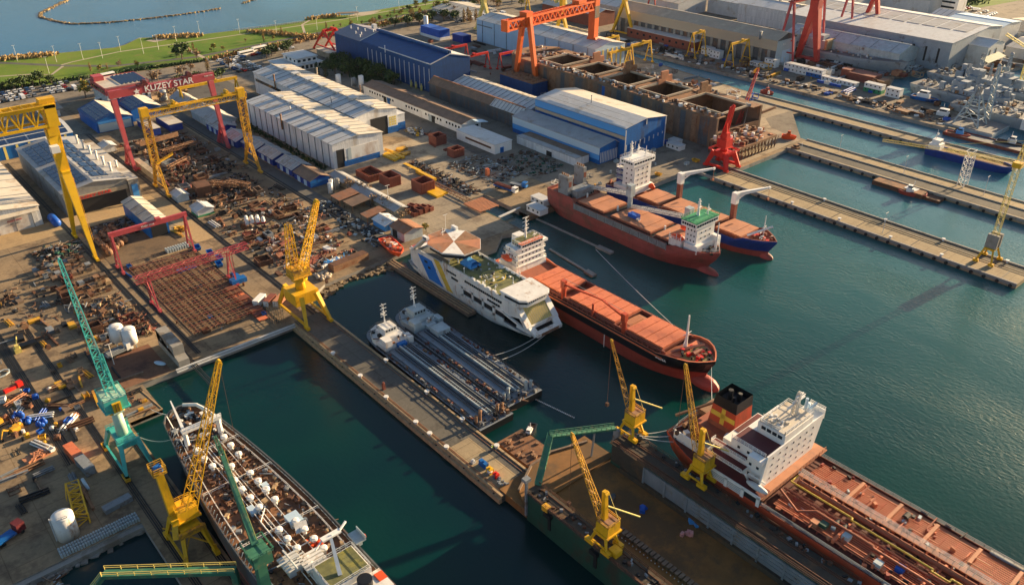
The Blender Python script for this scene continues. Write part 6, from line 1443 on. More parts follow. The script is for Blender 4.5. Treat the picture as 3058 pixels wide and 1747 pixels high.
build('keel_block',b,'wood',t)
b=MB()
for i in range(46):b.ball((11.7,2+i*1.2,2.7),.18,n=6,m=4)
build('line_light',b,'light_roof',t)
b=MB();b.prism([(0,71),(33,71),(31,80),(20,83.5),(12,83),(3,78)],2.42,3.0);build('apron',b,'dock_floor',t)
b=MB();b.bar((3,78,3.3),(12,83,3.3),.6);b.bar((12,83,3.3),(20,83.5,3.3),.6);b.bar((20,83.5,3.3),(31,80,3.3),.6);build('apron_edge',b,'wood',t)
def bridge(p,q):
 b=MB();d=(Vector(q)-Vector(p)).cross(Vector((0,0,1))).normalized()*.8;b.bar(p,q,1.6,.6);b.rail([tuple(Vector(p)+d),tuple(Vector(q)+d)],1.2,.12,1.5);b.rail([tuple(Vector(p)-d),tuple(Vector(q)-d)],1.2,.12,1.5);build('access_bridge',b,'crane_green',t)
bridge((3.4,71,9.6),(15.6,79.4,14));bridge((15.6,79.4,14),(33.8,72.4,11.4))
b=MB();b.bar((27.6,75,2.6),(28,74.6,12),.4);b.box(-1,70.6,2,-.4,71.2,14);b.box(-1.6,70.2,13.6,.2,71.8,14.6);b.box(33.4,70.6,2,34.4,72.6,11.2);build('lamp_mast',b,'grey_steel',t)
b=MB();r=random.Random(7)
for i in range(70):b.use(r.randrange(3));y=r.uniform(0,70);b.rbox(r.uniform(.3,3),y,9.62,r.uniform(.3,1),r.uniform(.3,1.2),r.uniform(.2,.9),r.uniform(0,3))
for i in range(50):b.use(r.randrange(3));y=r.uniform(0,70);b.rbox(r.uniform(35.4,37),y,9.62,r.uniform(.3,1),r.uniform(.3,1.2),r.uniform(.2,.9),r.uniform(0,3))
build('wall_gear',b,['dark','grey_steel','rust'],t)
for y in(62,46):b=MB();b.box(-.6,y,3,-.3,y+1,9.4);b.box(-1.3,y-.5,7.4,0,y+2,8.6);build('side_ladder',b,'dark',t)
b=MB();b.box(-.9,63,8.4,.6,65,10);build('yellow_winch',b,'crane_yellow_worn',t);b=MB();b.box(.4,41,9.7,2.6,43.4,11.4);build('yellow_winch',b,'crane_yellow',t)
for x,y,m,s in((24.5,53,'tarp_blue',1.3),(32,42,'sky_blue',1.6),(26,41,'pink_sheet',1.0)):
 b=MB();r=random.Random(int(x));
 for k in range(5):b.rbox(r.uniform(-s,s),r.uniform(-s,s),0,s,s*.8,r.uniform(.4,1.2),r.uniform(0,3),.2)
 one('tarpaulin_heap',b,m,{'tarp_blue':'blue tarpaulin heap lying in the middle of the dock floor','sky_blue':'pale blue sheet hanging by the inner dock wall','pink_sheet':'pink bundle on the dock floor, nearer the keel blocks'}[m],'tarpaulin',(106+x,44+y,2.4))
b=MB();b.add([(0,0,0)]*0,[]);b.ball((0,0,.3),2.8,1.1,.7,12,6);b.box(-1.4,-.5,.6,-.2,.5,1.5);one('work_skiff',b,'hull_grey','grey skiff with blue tank lying on the dock floor','skiff',(126.5,106,2.4),rad(15),smooth=False)
# ---------------------------------------------------------------- piers
tyre_m=MB().tube((0,-.25,0),(0,.25,0),.7,10).mesh('tyre_fender',_m('rubber'))
def tyres(t,xs,y0,y1,step,off):
 n=int((y1-y0)/step)
 for i in range(n):
  o=bpy.data.objects.new('tyre_fender',tyre_m);COL.objects.link(o);o.parent=t;o.location=(xs,y0+i*step,.9-2);o.rotation_euler=(0,0,rad(90))
def bollard_part(t,pts,m='white_worn'):
 me=MB().tube((0,0,0),(0,0,.9),.45,8).tube((0,0,.9),(0,0,1.3),.8,8).mesh('bollard',_m(m))
 for x,y in pts:
  o=bpy.data.objects.new('bollard',me);COL.objects.link(o);o.parent=t;o.location=(x,y,0)
t=thing('pier','dark central pier between the old tanker and the twin tanker barges','pier',(106,126,2))
build('deck',MB().box(0,0,-9,12,116,.02),'g_pier_dark',t)
b=MB();b.box(-1.0,0,-2.4,0,114,-.5);b.box(-.2,0,-.6,.5,116,.35);b.box(11.5,0,-.6,12.2,116,.35);b.box(12,0,-2.6,12.8,106,-.8);build('timber_edge',b,'wood_light',t)
b=MB();b.bar((1.4,0,.1),(1.4,116,.1),.16,.14);b.bar((10.6,0,.1),(10.6,116,.1),.16,.14);b.tube((.7,4,.6),(.7,112,.6),.14,6);build('rail',b,'rust_light',t)
tyres(t,-.4,3,110,6.5,0)
bollard_part(t,[(.4,88),(.4,71),(.4,56),(.3,40),(.4,25),(11.6,73),(11.6,50),(11.6,32),(11.6,16),(3.2,9),(.3,33)])
sheet('pier_patch',rect(106.8,128,114.5,151),'g_pier',2.04)
t=thing('pier','long pale concrete pier ending in the tower crane','pier',(331,83,2))
build('deck',MB().box(0,0,-9,16.6,146,.02),'g_pier',t)
b=MB();b.box(-.3,0,-1,.5,158,.3);b.box(16.2,0,-1,17,146,.5);build('kerb',b,'concrete_grey',t)
b=MB()
for x in(9.4,11.2,14.6,15.4):b.box(x,0,.02,x+.3,146,.14)
for i in range(12):b.box(.8,6+i*12.3,.02,9.2,6.35+i*12.3,.1)
build('rail',b,'dark',t);build('drain_strip',MB().box(12.4,0,.02,13.8,146,.05),'g_pier_dark',t)
tyres(t,-.6,2,146,5,0);bollard_part(t,[(1,30),(1,52),(1.2,76),(1,100),(15.8,36),(15.6,92),(15.7,62),(15.7,10)])
t=thing('pier','second long pier with a dark central roadway','pier',(395,20,2))
build('deck',MB().box(0,0,-9,20.6,207,.02),'g_pier',t);build('roadway',MB().box(2.6,0,.02,10.6,207,.06),'g_pier_dark',t)
b=MB();b.box(-.3,0,-1,.5,207,.5);b.box(20.2,0,-1,21,207,.5);b.box(11.0,0,0,11.4,207,.5);build('kerb',b,'concrete_grey',t);tyres(t,-.6,90,205,6,0)
t=thing('pier','third pier farther out, running beside the canal','pier',(456.5,137,2))
build('deck',MB().box(0,0,-9,11.5,163,.02),'g_pier',t);b=MB();b.box(-.3,0,-1,.5,163,.6);b.box(11.2,0,-1,12,163,.6);build('kerb',b,'concrete_grey',t);tyres(t,-.6,2,160,6,0)
t=thing('mooring_pontoon','long narrow timber pontoon along the near side of the ferry','pontoon',(157.8,206,0))
build('deck',MB().box(0,0,-1,3.8,54,1.2),'wood',t)
b=MB();
for x in(.3,1.6,2.9):b.box(x,0,1.2,x+.3,54,1.45)
build('timber_edge',b,'wood_light',t);tyres(t,0,2,52,5,0)
for nm,(x,y,wx,wy,rz),lb in(('mooring_pontoon',(128.5,131,9,11,4),'rusty square pontoon beside the outer end of the central pier'),):
 t=thing(nm,lb,'pontoon',(x-9,y-2,0));build('deck',MB().box(0,0,-1,9.5,15,1.8),'deck_rust',t);b=MB();clutter(b,1,8.5,0.1,1.8,1,3);b=MB();r=random.Random(5)
 for i in range(24):b.rbox(r.uniform(1,8.5),r.uniform(1,14),1.8,r.uniform(.3,1.5),r.uniform(.3,1),r.uniform(.2,.7),r.uniform(0,3))
 build('deck_gear',b,'rust_light',t)
 # water-level booms
for(x0,y0,x1,y1,w_,lb) in((233.8,252,234.6,206,.9,'thin floating walkway leading out from the quay beside the brown ship'),(217.6,226,214.8,197,.9,'shorter thin floating walkway between the red carrier and the brown ship')):
 t=thing('floating_walkway',lb,'walkway',(x0,y0,0));d=Vector((x1-x0,y1-y0,0));
 b=MB();b.bar((0,0,.3),tuple(d+Vector((0,0,.3))),w_,.5);b.bar(tuple(d*.82+Vector((0,0,.4))),tuple(d+Vector((0,0,.4))),2.4,.9);build('deck',b,'concrete_grey',t)
b=MB();b.bar((0,0,0),(14,1.5,0),1.0,.6);one('gangway',b,'light_roof','pale gangway across the narrow inlet by the yard apron','gangway',(220,262,1.8))
t=thing('mooring_pontoon','low square pontoon with pale cabin at the tip of the inlet quay','pontoon',(231,253,0));build('deck',MB().box(0,0,-1,16,8,1.9),'deck_rust',t);build('timber_edge',MB().box(-.3,-.3,.6,16.3,0,1.6),'wood',t)
# lower platforms on the left quay
t=thing('quay_platform','rusty timber platform jutting out beside the teal crane','platform',(42,223,0));build('deck',MB().prism([(0,0),(10,0),(8.4,14),(3,20),(0,20)],.6,1.9),'deck_rust',t)
b=MB();b.box(4,3,1.9,5.6,4,2.9);b.box(6.4,6.6,1.9,8,7.6,2.9);build('box',b,'crane_yellow_worn',t);b=MB();b.bar((0,0,2),(10,0,2),.3);b.bar((10,0,2),(8.4,14,2),.3);build('timber_edge',b,'wood_light',t)
b=MB();r=random.Random(9)
for i in range(40):b.rbox(r.uniform(0,7),r.uniform(8,19),1.9,r.uniform(.3,2),r.uniform(.2,.8),r.uniform(.2,.8),r.uniform(0,3))
build('scrap',b,'rust',t)
b=MB();b.box(0,0,0,43,.5,.55);b.bar((0,-.4,-.3),(43,-.4,-.3),.5,.4);one('quay_kerb',b,'light_roof','pale kerb pipe running along the quay below the rebar grid','kerb',(63,239.6,2.0))
# wet rock beach by the central crane
b=MB();r=random.Random(3)
for i in range(150):
 u=r.random();b.rbox(124+u*34,255+5*math.sin(u*3)+r.uniform(-3,3),-.5,r.uniform(.5,2.4),r.uniform(.5,2),r.uniform(.5,1.4),r.uniform(0,3))
one('rubble_shore',b,'rock','rubble shore behind the central pier crane','shore stones',kind='stuff')
# ---------------------------------------------------------------- rails in the yard
def track(x0,y0,x1,y1,gauge,lb,z=2.03,n=2):
 b=MB();d=Vector((x1-x0,y1-y0,0)).normalized();nn=Vector((-d.y,d.x,0))
 for k in range(n):
  o=nn*(gauge*(k-(n-1)/2));b.bar((o.x,o.y,.07),(x1-x0+o.x,y1-y0+o.y,.07),.35,.12);b.bar((o.x+nn.x*.5,o.y+nn.y*.5,.05),(x1-x0+o.x+nn.x*.5,y1-y0+o.y+nn.y*.5,.05),.18,.14)
 return one('crane_track',b,'dark',lb,'crane track',(x0,y0,z-.02))
track(69,222,69,480,1.2,'dark crane track under the giant yellow gantry');track(115.5,242,115.5,500,1.4,'dark crane track under the left legs of the pink and yellow gantries');track(164.5,268,164.5,500,1.4,'dark crane track under the right legs of the pink and yellow gantries')
track(33,62,33,300,1,'crane track on the near edge of the left quay');track(40.5,62,40.5,222,1,'crane track on the water edge of the left quay');track(24,215,24,330,1.1,'pair of narrow tracks crossing the sandy left yard',n=3);track(73,245,73,330,.8,'narrow track along the left of the rebar grid');track(102.6,245,102.6,330,.8,'narrow track along the right of the rebar grid')
# ---------------------------------------------------------------- rebar grid, caisson, pits
t=thing('rebar_grid','large rust-red steel bar grid lying on the slipway under the pink lattice gantry','steel grid',(76,256,2))
b=MB();r=random.Random(4)
for i in range(15):x=i*1.85;b.use(i%2);b.bar((x+r.uniform(-.2,.2),0,1.0+r.uniform(-.1,.2)),(x+r.uniform(-.3,.3),64-(3 if i>9 else 0),1.0+r.uniform(-.1,.2)),.17,.2)
for i in range(38):y=i*1.72;b.use(i%3==0);b.bar((0,y+r.uniform(-.2,.2),1.3+r.uniform(-.1,.2)),(25.6,y+r.uniform(-.3,.3),1.3+r.uniform(-.1,.2)),.15,.18)
for i in range(30):y=i*2;x0=r.uniform(0,16);b.bar((x0,y,.7),(x0+r.uniform(4,9),y+r.uniform(-2,2),.7),.13)
build('bar_mesh',b,['rust_light','red_oxide'],t)
b=MB()
for i in range(20):
 for j in range(7):b.box(i*1.3+.2,j*10,0,i*1.3+.4,j*10+.2,1.3)
build('stand',b,'rust',t);build('pit_floor',MB().box(-1,-3,0,26,66,.05),'g_dark',t)
t=thing('steel_panel_stack','stack of reddish steel panels beside the right edge of the rebar grid','steel stack',(97.5,250,2))
for k in range(9):build('panel',MB().box(0,k*3.4,0,4.6,k*3.4+3,.4+.35*((k*7)%3)),'red_oxide' if k%3 else 'hatch_orange',t)
b=MB()
for x in(0,1.6,3.2):
 for y in(0,2,4,6):b.bar((x,y,0),(x,y,6.5),.13)
for z in(1.6,3.2,4.8,6.4):
 for y in(0,2,4,6):b.bar((0,y,z),(3.2,y,z),.1);
 for x in(0,1.6,3.2):b.bar((x,0,z),(x,6,z),.1)
one('scaffold',b,'wood_light','pale scaffolding standing at the lower right corner of the rebar grid','scaffold',(100.6,243.5,2))
t=thing('caisson','long grey concrete block with sloping end at the quay corner','concrete block',(64.5,240.6,2));build('body',MB().prism([(0,0),(3.6,0),(3.6,18),(0,18)],0,lambda x,y:2.5 if y<1 else 6.6).box(0,3,2.5,3.6,18,6.6),'concrete_grey',t)
for y in(8,14):win(t,(-.04,y,4.4),(.1,.9,.7),'light_roof','plate')
# tanks
def vtank(lb,x,y,r_,h,m='white',legs=True):
 t=thing('storage_tank',lb,'tank',(x,y,2));z0=2 if legs else 0
 b=MB();b.tube((0,0,z0),(0,0,z0+h),r_,20);b.ball((0,0,z0+h),r_,r_,r_*.28,20,8);b.ball((0,0,z0),r_,r_,r_*.25,20,8);build('body',b,m,t,True)
 if legs:
  for a in(45,135,225,315):build('leg',MB().box(r_*.7*math.cos(rad(a))-.15,r_*.7*math.sin(rad(a))-.15,0,r_*.7*math.cos(rad(a))+.15,r_*.7*math.sin(rad(a))+.15,3),'pale_steel',t)
 b=MB();b.bar((-r_-.2,0,z0),(-r_-.2,0,z0+h+.6),.3);b.rail([(-r_*.6,-r_*.6,z0+h),(r_*.3,-r_*.8,z0+h)],1,.1,1);build('ladder',b,'light_roof',t);return t
vtank('white domed tank on legs, nearer the red slipway',57.2,263.5,2.3,5.2);vtank('white domed tank on legs, behind and left of its twin',54.6,268,2.3,5.2)
vtank('large grey-white cylindrical tank near the bottom left corner',14.6,187.5,2.6,6.8,'white_worn',False)
vtank('tall white silo behind the big blue hall',409,579,1.9,13,'white',False);vtank('short white tank beside the tall silo',402,575,2,5,'white',False);vtank('upright white gas tank nearer the brown-roofed workshop',281,474.5,1.7,8.5,'white',False);vtank('upright white gas tank between the sheds, farther left',273,490,1.7,7.5,'white',False);vtank('lower grey tank behind the two white gas tanks',281,484,1.5,5,'grey_steel',False)
vtank('white gas cylinder by the nearest blue hut',178.5,338,1,5.5,'white',False);vtank('white gas cylinder beside its twin by the nearest blue hut',176.6,335.5,1,5,'white',False);vtank('grey ribbed cylinder right of the white gas cylinders',181.8,338,1.2,5,'concrete_grey',False)
b=MB();b.tube((0,-4,1.6),(0,4,1.6),1.8,14);b.ball((0,4,1.6),1.8,1.6,1.8,12,8);b.ball((0,-4,1.6),1.8,1.6,1.8,12,8);one('blue_tank',b,'tarp_blue','blue horizontal tank lying beside the white corrugated warehouse','tank',(66.5,386,2),smooth=True)
# white tripods of vents
vm2=MB().tube((0,0,.6),(0,0,2.6),.95,10,.7).ball((0,0,2.6),.7,.7,.5,10,6);vm2.use(1).tube((0,0,0),(0,0,.7),1.0,8)
me=vm2.mesh('white_buoy',_m(['white','crane_red']))
for i,(x,y) in enumerate([(131.5,330),(133.6,329),(135.6,328),(134.4,331.4),(136.6,330.2),(132.5,332.8),(137.8,327)]):
 o=bpy.data.objects.new('vent_cowl',me);COL.objects.link(o);o.location=(x-1,y-1,2);tag(o,'white cowl with red base in the cluster in the middle of the scrap yard' if i<6 else 'white cowl standing apart, right of the cluster in the scrap yard','vent cowl','white cowls in the scrap yard')
 # ---------------------------------------------------------------- rusty hull under construction (hollow holds)
t=thing('hull_block','huge rusty ship hull under construction with five open holds','ship hull',(364,252,2),rad(-1.5))
HB=40;HT=16.5
hx=[(130,150),(101,121),(72,93),(43,64),(3,33)]
b=MB()
def wallbox(x0,y0,x1,y1,z1=HT,z0=0):b.box(x0,y0,z0,x1,y1,z1)
# outer walls: near side, far side, bow end (+y), transverse bulkheads
b.use(0);wallbox(0,0,1.6,166);wallbox(HB-1.6,0,HB,168)
ys=[0,3,33,43,64,72,93,101,121,130,150,160]
build('side_shell',b,'hull_rusty',t)
b=MB();b.box(1.6,0,0,HB-1.6,160,2);build('tank_top',b,'rust',t)
for k,(y0,y1) in enumerate(((33,43),(64,72),(93,101),(121,130),(150,166))):
 b=MB();b.box(1.6,y0,2,HB-1.6,y1,HT-.1 if k<5 else HT);build('cross_deck',b,'deck_rust' if k<4 else 'rust_light',t)
b=MB();b.box(1.6,0,2,HB-1.6,3,HT*.5);build('end_bulkhead',b,'rust',t)
b=MB()
for y0,y1 in[(0,33),(33,166)]:b.box(.4,y0,HT,7.5,y1,HT+.3);b.box(HB-9,y0,HT,HB-.4,y1,HT+.3)
build('side_deck',b,'rust_light',t)
b=MB();b.prism([(0,166),(3,176),(10,182),(24,183),(34,178),(40,168)],0,HT+.6);build('bow',b,'hull_rusty',t);b=MB();b.prism([(1,166.5),(4,175),(11,180.6),(23,181.6),(33,177),(39,168.4)],HT+.6,HT+.9);build('bow_deck',b,'rust_light',t)
for i,y in enumerate((37,67,96,125)):
 b=MB();b.box(27,y-3.5,HT,33,y-2.2,HT+7.5);b.box(33,y-3.5,HT,36.5,y-2.2,HT+4.5);b.box(24.4,y-3.5,HT,27,y-2.2,HT+3.4);b.box(7,y-3.2,HT,27,y-2.6,HT+1.2);build('bulkhead_tower',b,'hatch_tan' if i%2 else 'rust_light',t)
b=MB()
for y0,y1 in hx:
 for(a,c) in(((7.4,y0),(7.4,y1)),((HB-9,y0),(HB-9,y1)),((7.4,y0),(HB-9,y0)),((7.4,y1),(HB-9,y1))):b.bar((a[0],a[1],HT+.9),(c[0],c[1],HT+.9),.8,1.1)
build('hatch_coaming',b,'beige_roof',t)
b=MB()
for i in range(20):y=5+i*8.2;b.use(i%2);b.box(-.14,y,.4,0.02,y+(3.6 if i%3 else 6.4),HT-.6)
b.use(2);b.box(-.3,84,4,.02,86.4,HT-1)
build('shell_plate',b,['hull_grey','rust_light','royal_blue'],t)
b=MB();r=random.Random(12)
for i in range(260):
 b.use(r.randrange(4));s=r.random();y=r.uniform(-2,178);x=r.choice((r.uniform(.5,7),r.uniform(HB-9,HB-1),r.uniform(.5,36) if y>150 else r.uniform(1,7)))
 if 150<y:x=r.uniform(6,30)
 b.rbox(x,y,HT+.3,r.uniform(.4,2.2),r.uniform(.4,2),r.uniform(.4,1.9),r.uniform(0,3))
build('deck_gear',b,['rust','white_worn','rust_light','grey_steel'],t)
t=thing('platform','raised rusty assembly platform on stilts at the end of the rusty hull','platform',(358,232,2));b=MB();b.box(0,0,6,34,19,7.2);build('deck',b,'rust_light',t);b=MB();r=random.Random(2)
for i in range(12):
 for j in range(4):b.box(i*3,j*6.2,0,i*3+.4,j*6.2+.4,6)
for i in range(12):b.bar((i*3,0,.4),(i*3+3,0,6),.2)
build('post',b,'rust',t);b=MB()
for i in range(80):b.use(r.randrange(3));b.rbox(r.uniform(1,33),r.uniform(1,18),7.2,r.uniform(.4,2.6),r.uniform(.4,1.8),r.uniform(.3,2.2),r.uniform(0,3))
build('deck_gear',b,['hatch_tan','rust','white_worn'],t)
t=thing('hull_section','dark blue hull section with rusty flat top left of the rusty hull bow','hull block',(352,385,2));build('body',MB().box(0,0,0,13,32,9),'navy_blue',t);b=MB();b.box(-.3,-.3,9,13.3,32.3,9.5);r=random.Random(3)
for i in range(30):b.rbox(r.uniform(1,12),r.uniform(1,31),9.5,r.uniform(.4,2),r.uniform(.4,2),r.uniform(.3,1.4),r.uniform(0,3))
build('top_plate',b,'rust_light',t)
# ---------------------------------------------------------------- warships and small craft
def warship(lb,x,y,rz,L_,B,z,seed,sup=True,m='navy_grey'):
 t=thing('warship',lb,'warship',(x,y,z),rz)
 lv=[(-1,3,L_-8,B*.36,.6,10,L_*.35,1.7,0),(0,1,L_-5,B*.42,.7,8,L_*.33,1.8,0),(5,0,L_-2,B*.5,.9,5,L_*.3,2.1,0),(lambda q:6.5+max(0,(q-L_*.6))*.05,0,L_,B*.5,.95,4,L_*.28,2.3,0)]
 b=hull(lv,deck_mi=1,bul=0,inner_mi=0);build('hull',b,[m,'deck_grey'],t)
 if sup:
  b=MB();b.prism([(L_*.28,-B*.34),(L_*.6,-B*.36),(L_*.66,0),(L_*.6,B*.36),(L_*.28,B*.34)],6.5,9.4);b.box(L_*.5,-B*.28,9.4,L_*.6,B*.28,13);b.box(L_*.32,-B*.16,9.4,L_*.37,B*.16,13.6);b.box(L_*.52,-B*.16,13,L_*.57,B*.16,15.4);rq=random.Random(seed);[b.rbox(L_*rq.uniform(.2,.64),B*rq.uniform(-.3,.3),6.5,rq.uniform(1.5,5),rq.uniform(1.5,4),rq.uniform(3,8),0) for _ in range(16)];h=build('superstructure',b,m,t)
  windows_row(h,'y',L_*.6+.05,-B*.28,B*.24,12,6,.9,.8)
  b=MB();b.truss((L_*.53,0,15),(L_*.53,0,26),2.4,2.4,5,.3,.8,.8);b.truss((L_*.42,0,9),(L_*.42,0,19),1.6,1.6,4,.25,.6,.6);b.bar((L_*.53,-4,25),(L_*.53,4,25),.4);b.ball((L_*.53,0,27),1.2,n=8,m=5);b.truss((L_*.34,0,16),(L_*.34,0,24),1.8,1.8,4,.35);build('mast',b,m,h)
  b=MB();b.tube((L_*.8,0,7),(L_*.8,0,8.6),1.6,10);b.bar((L_*.8,0,8.6),(L_*.88,0,9.4),.3);build('gun_turret',b,m,t)
 b=MB();clutter(b,4,L_*.78,B*.42,6.7,120,seed,5,(.4,2.0),(.4,2.2));build('deck_gear',b,['deck_grey','white_worn','rust_light',m,'beige_roof'],t);return t
t=warship('long grey warship hull without superstructure on the slip under the red goliaths',583,358,rad(-90),104,18,2.5,1,False)
b=MB();b.box(30,-6,6.5,44,6,13);b.box(33,-4,13,40,4,16);b.truss((20,0,6.5),(20,0,18),2.4,2.4,4,.5);build('superstructure',b,'navy_grey',t);b=MB();b.box(43,-6.6,7,45,6.2,14);build('scaffold',b,'wood_light',t);b=MB();b.box(22,-9.2,2.6,27,-8.9,5.6);build('side_opening',b,'dark',t)
b=MB();b.box(0,0,0,12,18,5);b.box(1,18,0,9,24,6);one('steel_block',b,'red_oxide','red-brown steel hull block on the far quay before the grey warship hull','steel block',(544,258,2))
b=MB();b.box(0,0,0,9,5,4);one('steel_block',b,'rust_light','tan steel frame block beside the red-brown one on the far quay','steel block',(543,250,2))
warship('grey warship with pyramid mast moored at the far right, behind the sheerleg crane',560,236,rad(-95),92,17,0,2)
warship('second grey warship moored behind the first, with a cluttered deck',596,242,rad(-97),92,16,0,3)
warship('large pale grey landing ship reaching the right edge of the picture',536,200,rad(-90),120,15,0,4,False)
b=MB();b.box(0,0,0,8,12,6);b.box(1,2,6,7,9,9);b.bar((3,5,9),(3,5,16),.4);one('deck_house',b,'white_worn','white deckhouse with yellow box on the pontoon at the right edge','deckhouse',(522,144,2.4))
one('rusty_barge',hull([(-1,0,58,4.6,.8,3,10,2,0),(1.2,0,60,5,.9,3,9,2.2,0)],deck_mi=1,bul=.5),['red_oxide','deck_grey'],'long low dark red barge on the outer side of the far quay','barge',(492,184,0),rad(-90))
def smallboat(lb,x,y,rz,L_,B,hm,cm='white',cab=(.4,.7,2.4),name='tugboat',cat='boat',z=0,mastm=True):
 t=thing(name,lb,cat,(x,y,z),rz)
 lv=[(-.5,.3,L_*.9,B*.4,.7,2,L_*.4,1.8,0),(.4,0,L_*.96,B*.46,.8,2,L_*.38,2,0),(1.5,0,L_,B*.5,.9,1.5,L_*.35,2.2,0)]
 build('hull',hull(lv,deck_mi=1,bul=.5),[hm,'deck_rust'],t)
 b=MB();b.box(L_*cab[0],-B*.28,1.5,L_*cab[1],B*.28,1.5+cab[2]);b.box(L_*(cab[0]+.08),-B*.24,1.5+cab[2],L_*(cab[1]-.03),B*.24,1.5+cab[2]*1.8);c_=build('cabin',b,cm,t)
 win(c_,(L_*(cab[1]-.03)+.03,0,1.5+cab[2]*1.45),(.1,B*.42,cab[2]*.36));win(c_,(L_*(cab[0]+cab[1])/2,-B*.24-.03,1.5+cab[2]*1.45),(L_*(cab[1]-cab[0])*.6,.1,cab[2]*.36));win(c_,(L_*(cab[0]+cab[1])/2,B*.24+.03,1.5+cab[2]*1.45),(L_*(cab[1]-cab[0])*.6,.1,cab[2]*.36))
 if mastm:b=MB();b.tube((L_*.5,0,1.5+cab[2]*1.8),(L_*.5,0,1.5+cab[2]*3),.12,6);build('mast',b,'white',c_)
 return t
t=smallboat('small open motorboat with white wheelhouse, towing the string of floats',133.4,143.6,rad(-150),6.4,2.6,'hull_black','white',(.45,.85,.9),'motorboat','boat')
smallboat('small tug with dark red hull beside the rusty flat barge',391,147,rad(108),13,4.4,'hull_red','white',(.45,.72,2))
smallboat('orange-red workboat moored at the root of the second long pier',399,229,rad(-97),19,5,'hull_orange','rust_light',(.2,.4,1.6),'workboat')
smallboat('dark tugboat beside the brown deck barge at the far quay',489,183,rad(-75),13,5,'hull_red','sky_blue',(.4,.7,2))
smallboat('white and orange pilot boat with domed cabin at the far quay',514,205,rad(-80),15,6,'life_orange','white',(.3,.75,2.6),'pilot_boat')
smallboat('white yacht with blue hull standing on the far quay by the cabins',536,227,rad(-85),17,6,'royal_blue','white',(.2,.65,2.4),'yacht','yacht',2.2)
smallboat('dark tugboat under the sheerleg crane pontoon',496,158,rad(-80),14,5.5,'hull_black','white_worn',(.4,.7,2.2))
smallboat('red buoy tender boat at the canal quay left',479,300,rad(-90),9,4,'hull_red','hull_red',(.3,.6,1.6),'workboat')
smallboat('orange boat on the quay at the peninsula corner',407,238,rad(-60),8,3,'life_orange','crane_orange',(.3,.6,1.6),'workboat','boat',2.2)
for x,y,lb in((620,248,'white speedboat at the right basin quay'),(486,122,'white and red small ferry at the right edge of the picture')):smallboat(lb,x,y,rad(-100),12,4,'white','white',(.3,.7,1.5),'motorboat')
b=MB();b.box(0,0,0,9,30,1.8);one('deck_barge',b,'hatch_tan','tan deck barge with dark sides at the far quay corner','barge',(495,184,0))
t=thing('flat_barge','rusty flat barge moored along the second long pier','barge',(387.5,140,0));b=MB();b.box(0,8,-.5,6.8,33,2);b.box(1,0,-.5,6.6,8,1.4);build('hull',b,'rust',t);b=MB();b.box(.2,8.2,2,6.6,32.8,2.2);build('deck',b,'deck_rust',t);b=MB();b.box(2,12,2.2,6,18,2.4);build('plate',b,'light_roof',t)
for k in range(5):pass
t=thing('blue_barge','long blue barge with white wheelhouse and yellow lattice boom beyond the second pier','barge',(452,176,0),rad(-88))
build('hull',hull([(-1,0,40,3.4,.7,3,10,2,0),(0,0,42,3.8,.8,3,9,2.1,0),(3.4,0,44,4.2,.9,3,8,2.3,0)],deck_mi=1,bul=.6),['hull_blue','rust_light'],t)
b=MB();b.box(1,-3,3.4,7,3,6.4);b.box(2,-2.4,6.4,6,2.4,8.6);h=build('superstructure',b,'white',t);windows_row(h,'y',6.05,-2,2,7.6,3,.9,.8);mast(h,3,0,8.6,5,r=.2)
b=MB();b.truss((10,0,4.5),(38,0,4.5),1.3,1.2,12,.13);build('boom',b,'pale_yellow',t)
# red beached hulk and rusty pontoon near the centre
t=thing('beached_boat','bright orange-red boat hulk lying ashore at the quay by the ferry stern','boat hulk',(166,273,2),rad(-100))
build('hull',hull([(0,1,14,1.6,.7,2,6,2,0),(1.6,0,16,2.8,.8,2,6,2.1,0),(2.6,0,17,3.1,.9,2,6,2.2,0)],deck_mi=1,bul=.5),['life_orange','hull_orange'],t);b=MB();clutter(b,3,13,1.8,2.6,34,5,3,(.5,2),(.4,1.6));build('deck_gear',b,['life_orange','hatch_tan','white_worn'],t)
t=thing('rusty_pontoon','low rusty pontoon with flaking white paint on the beach behind the central crane','pontoon',(136.5,264.5,1.6),rad(4));build('hull',MB().box(0,0,0,17,4,3),'rust_light',t);build('deck',MB().box(.2,.2,3,16.8,3.8,3.2),'rust',t)
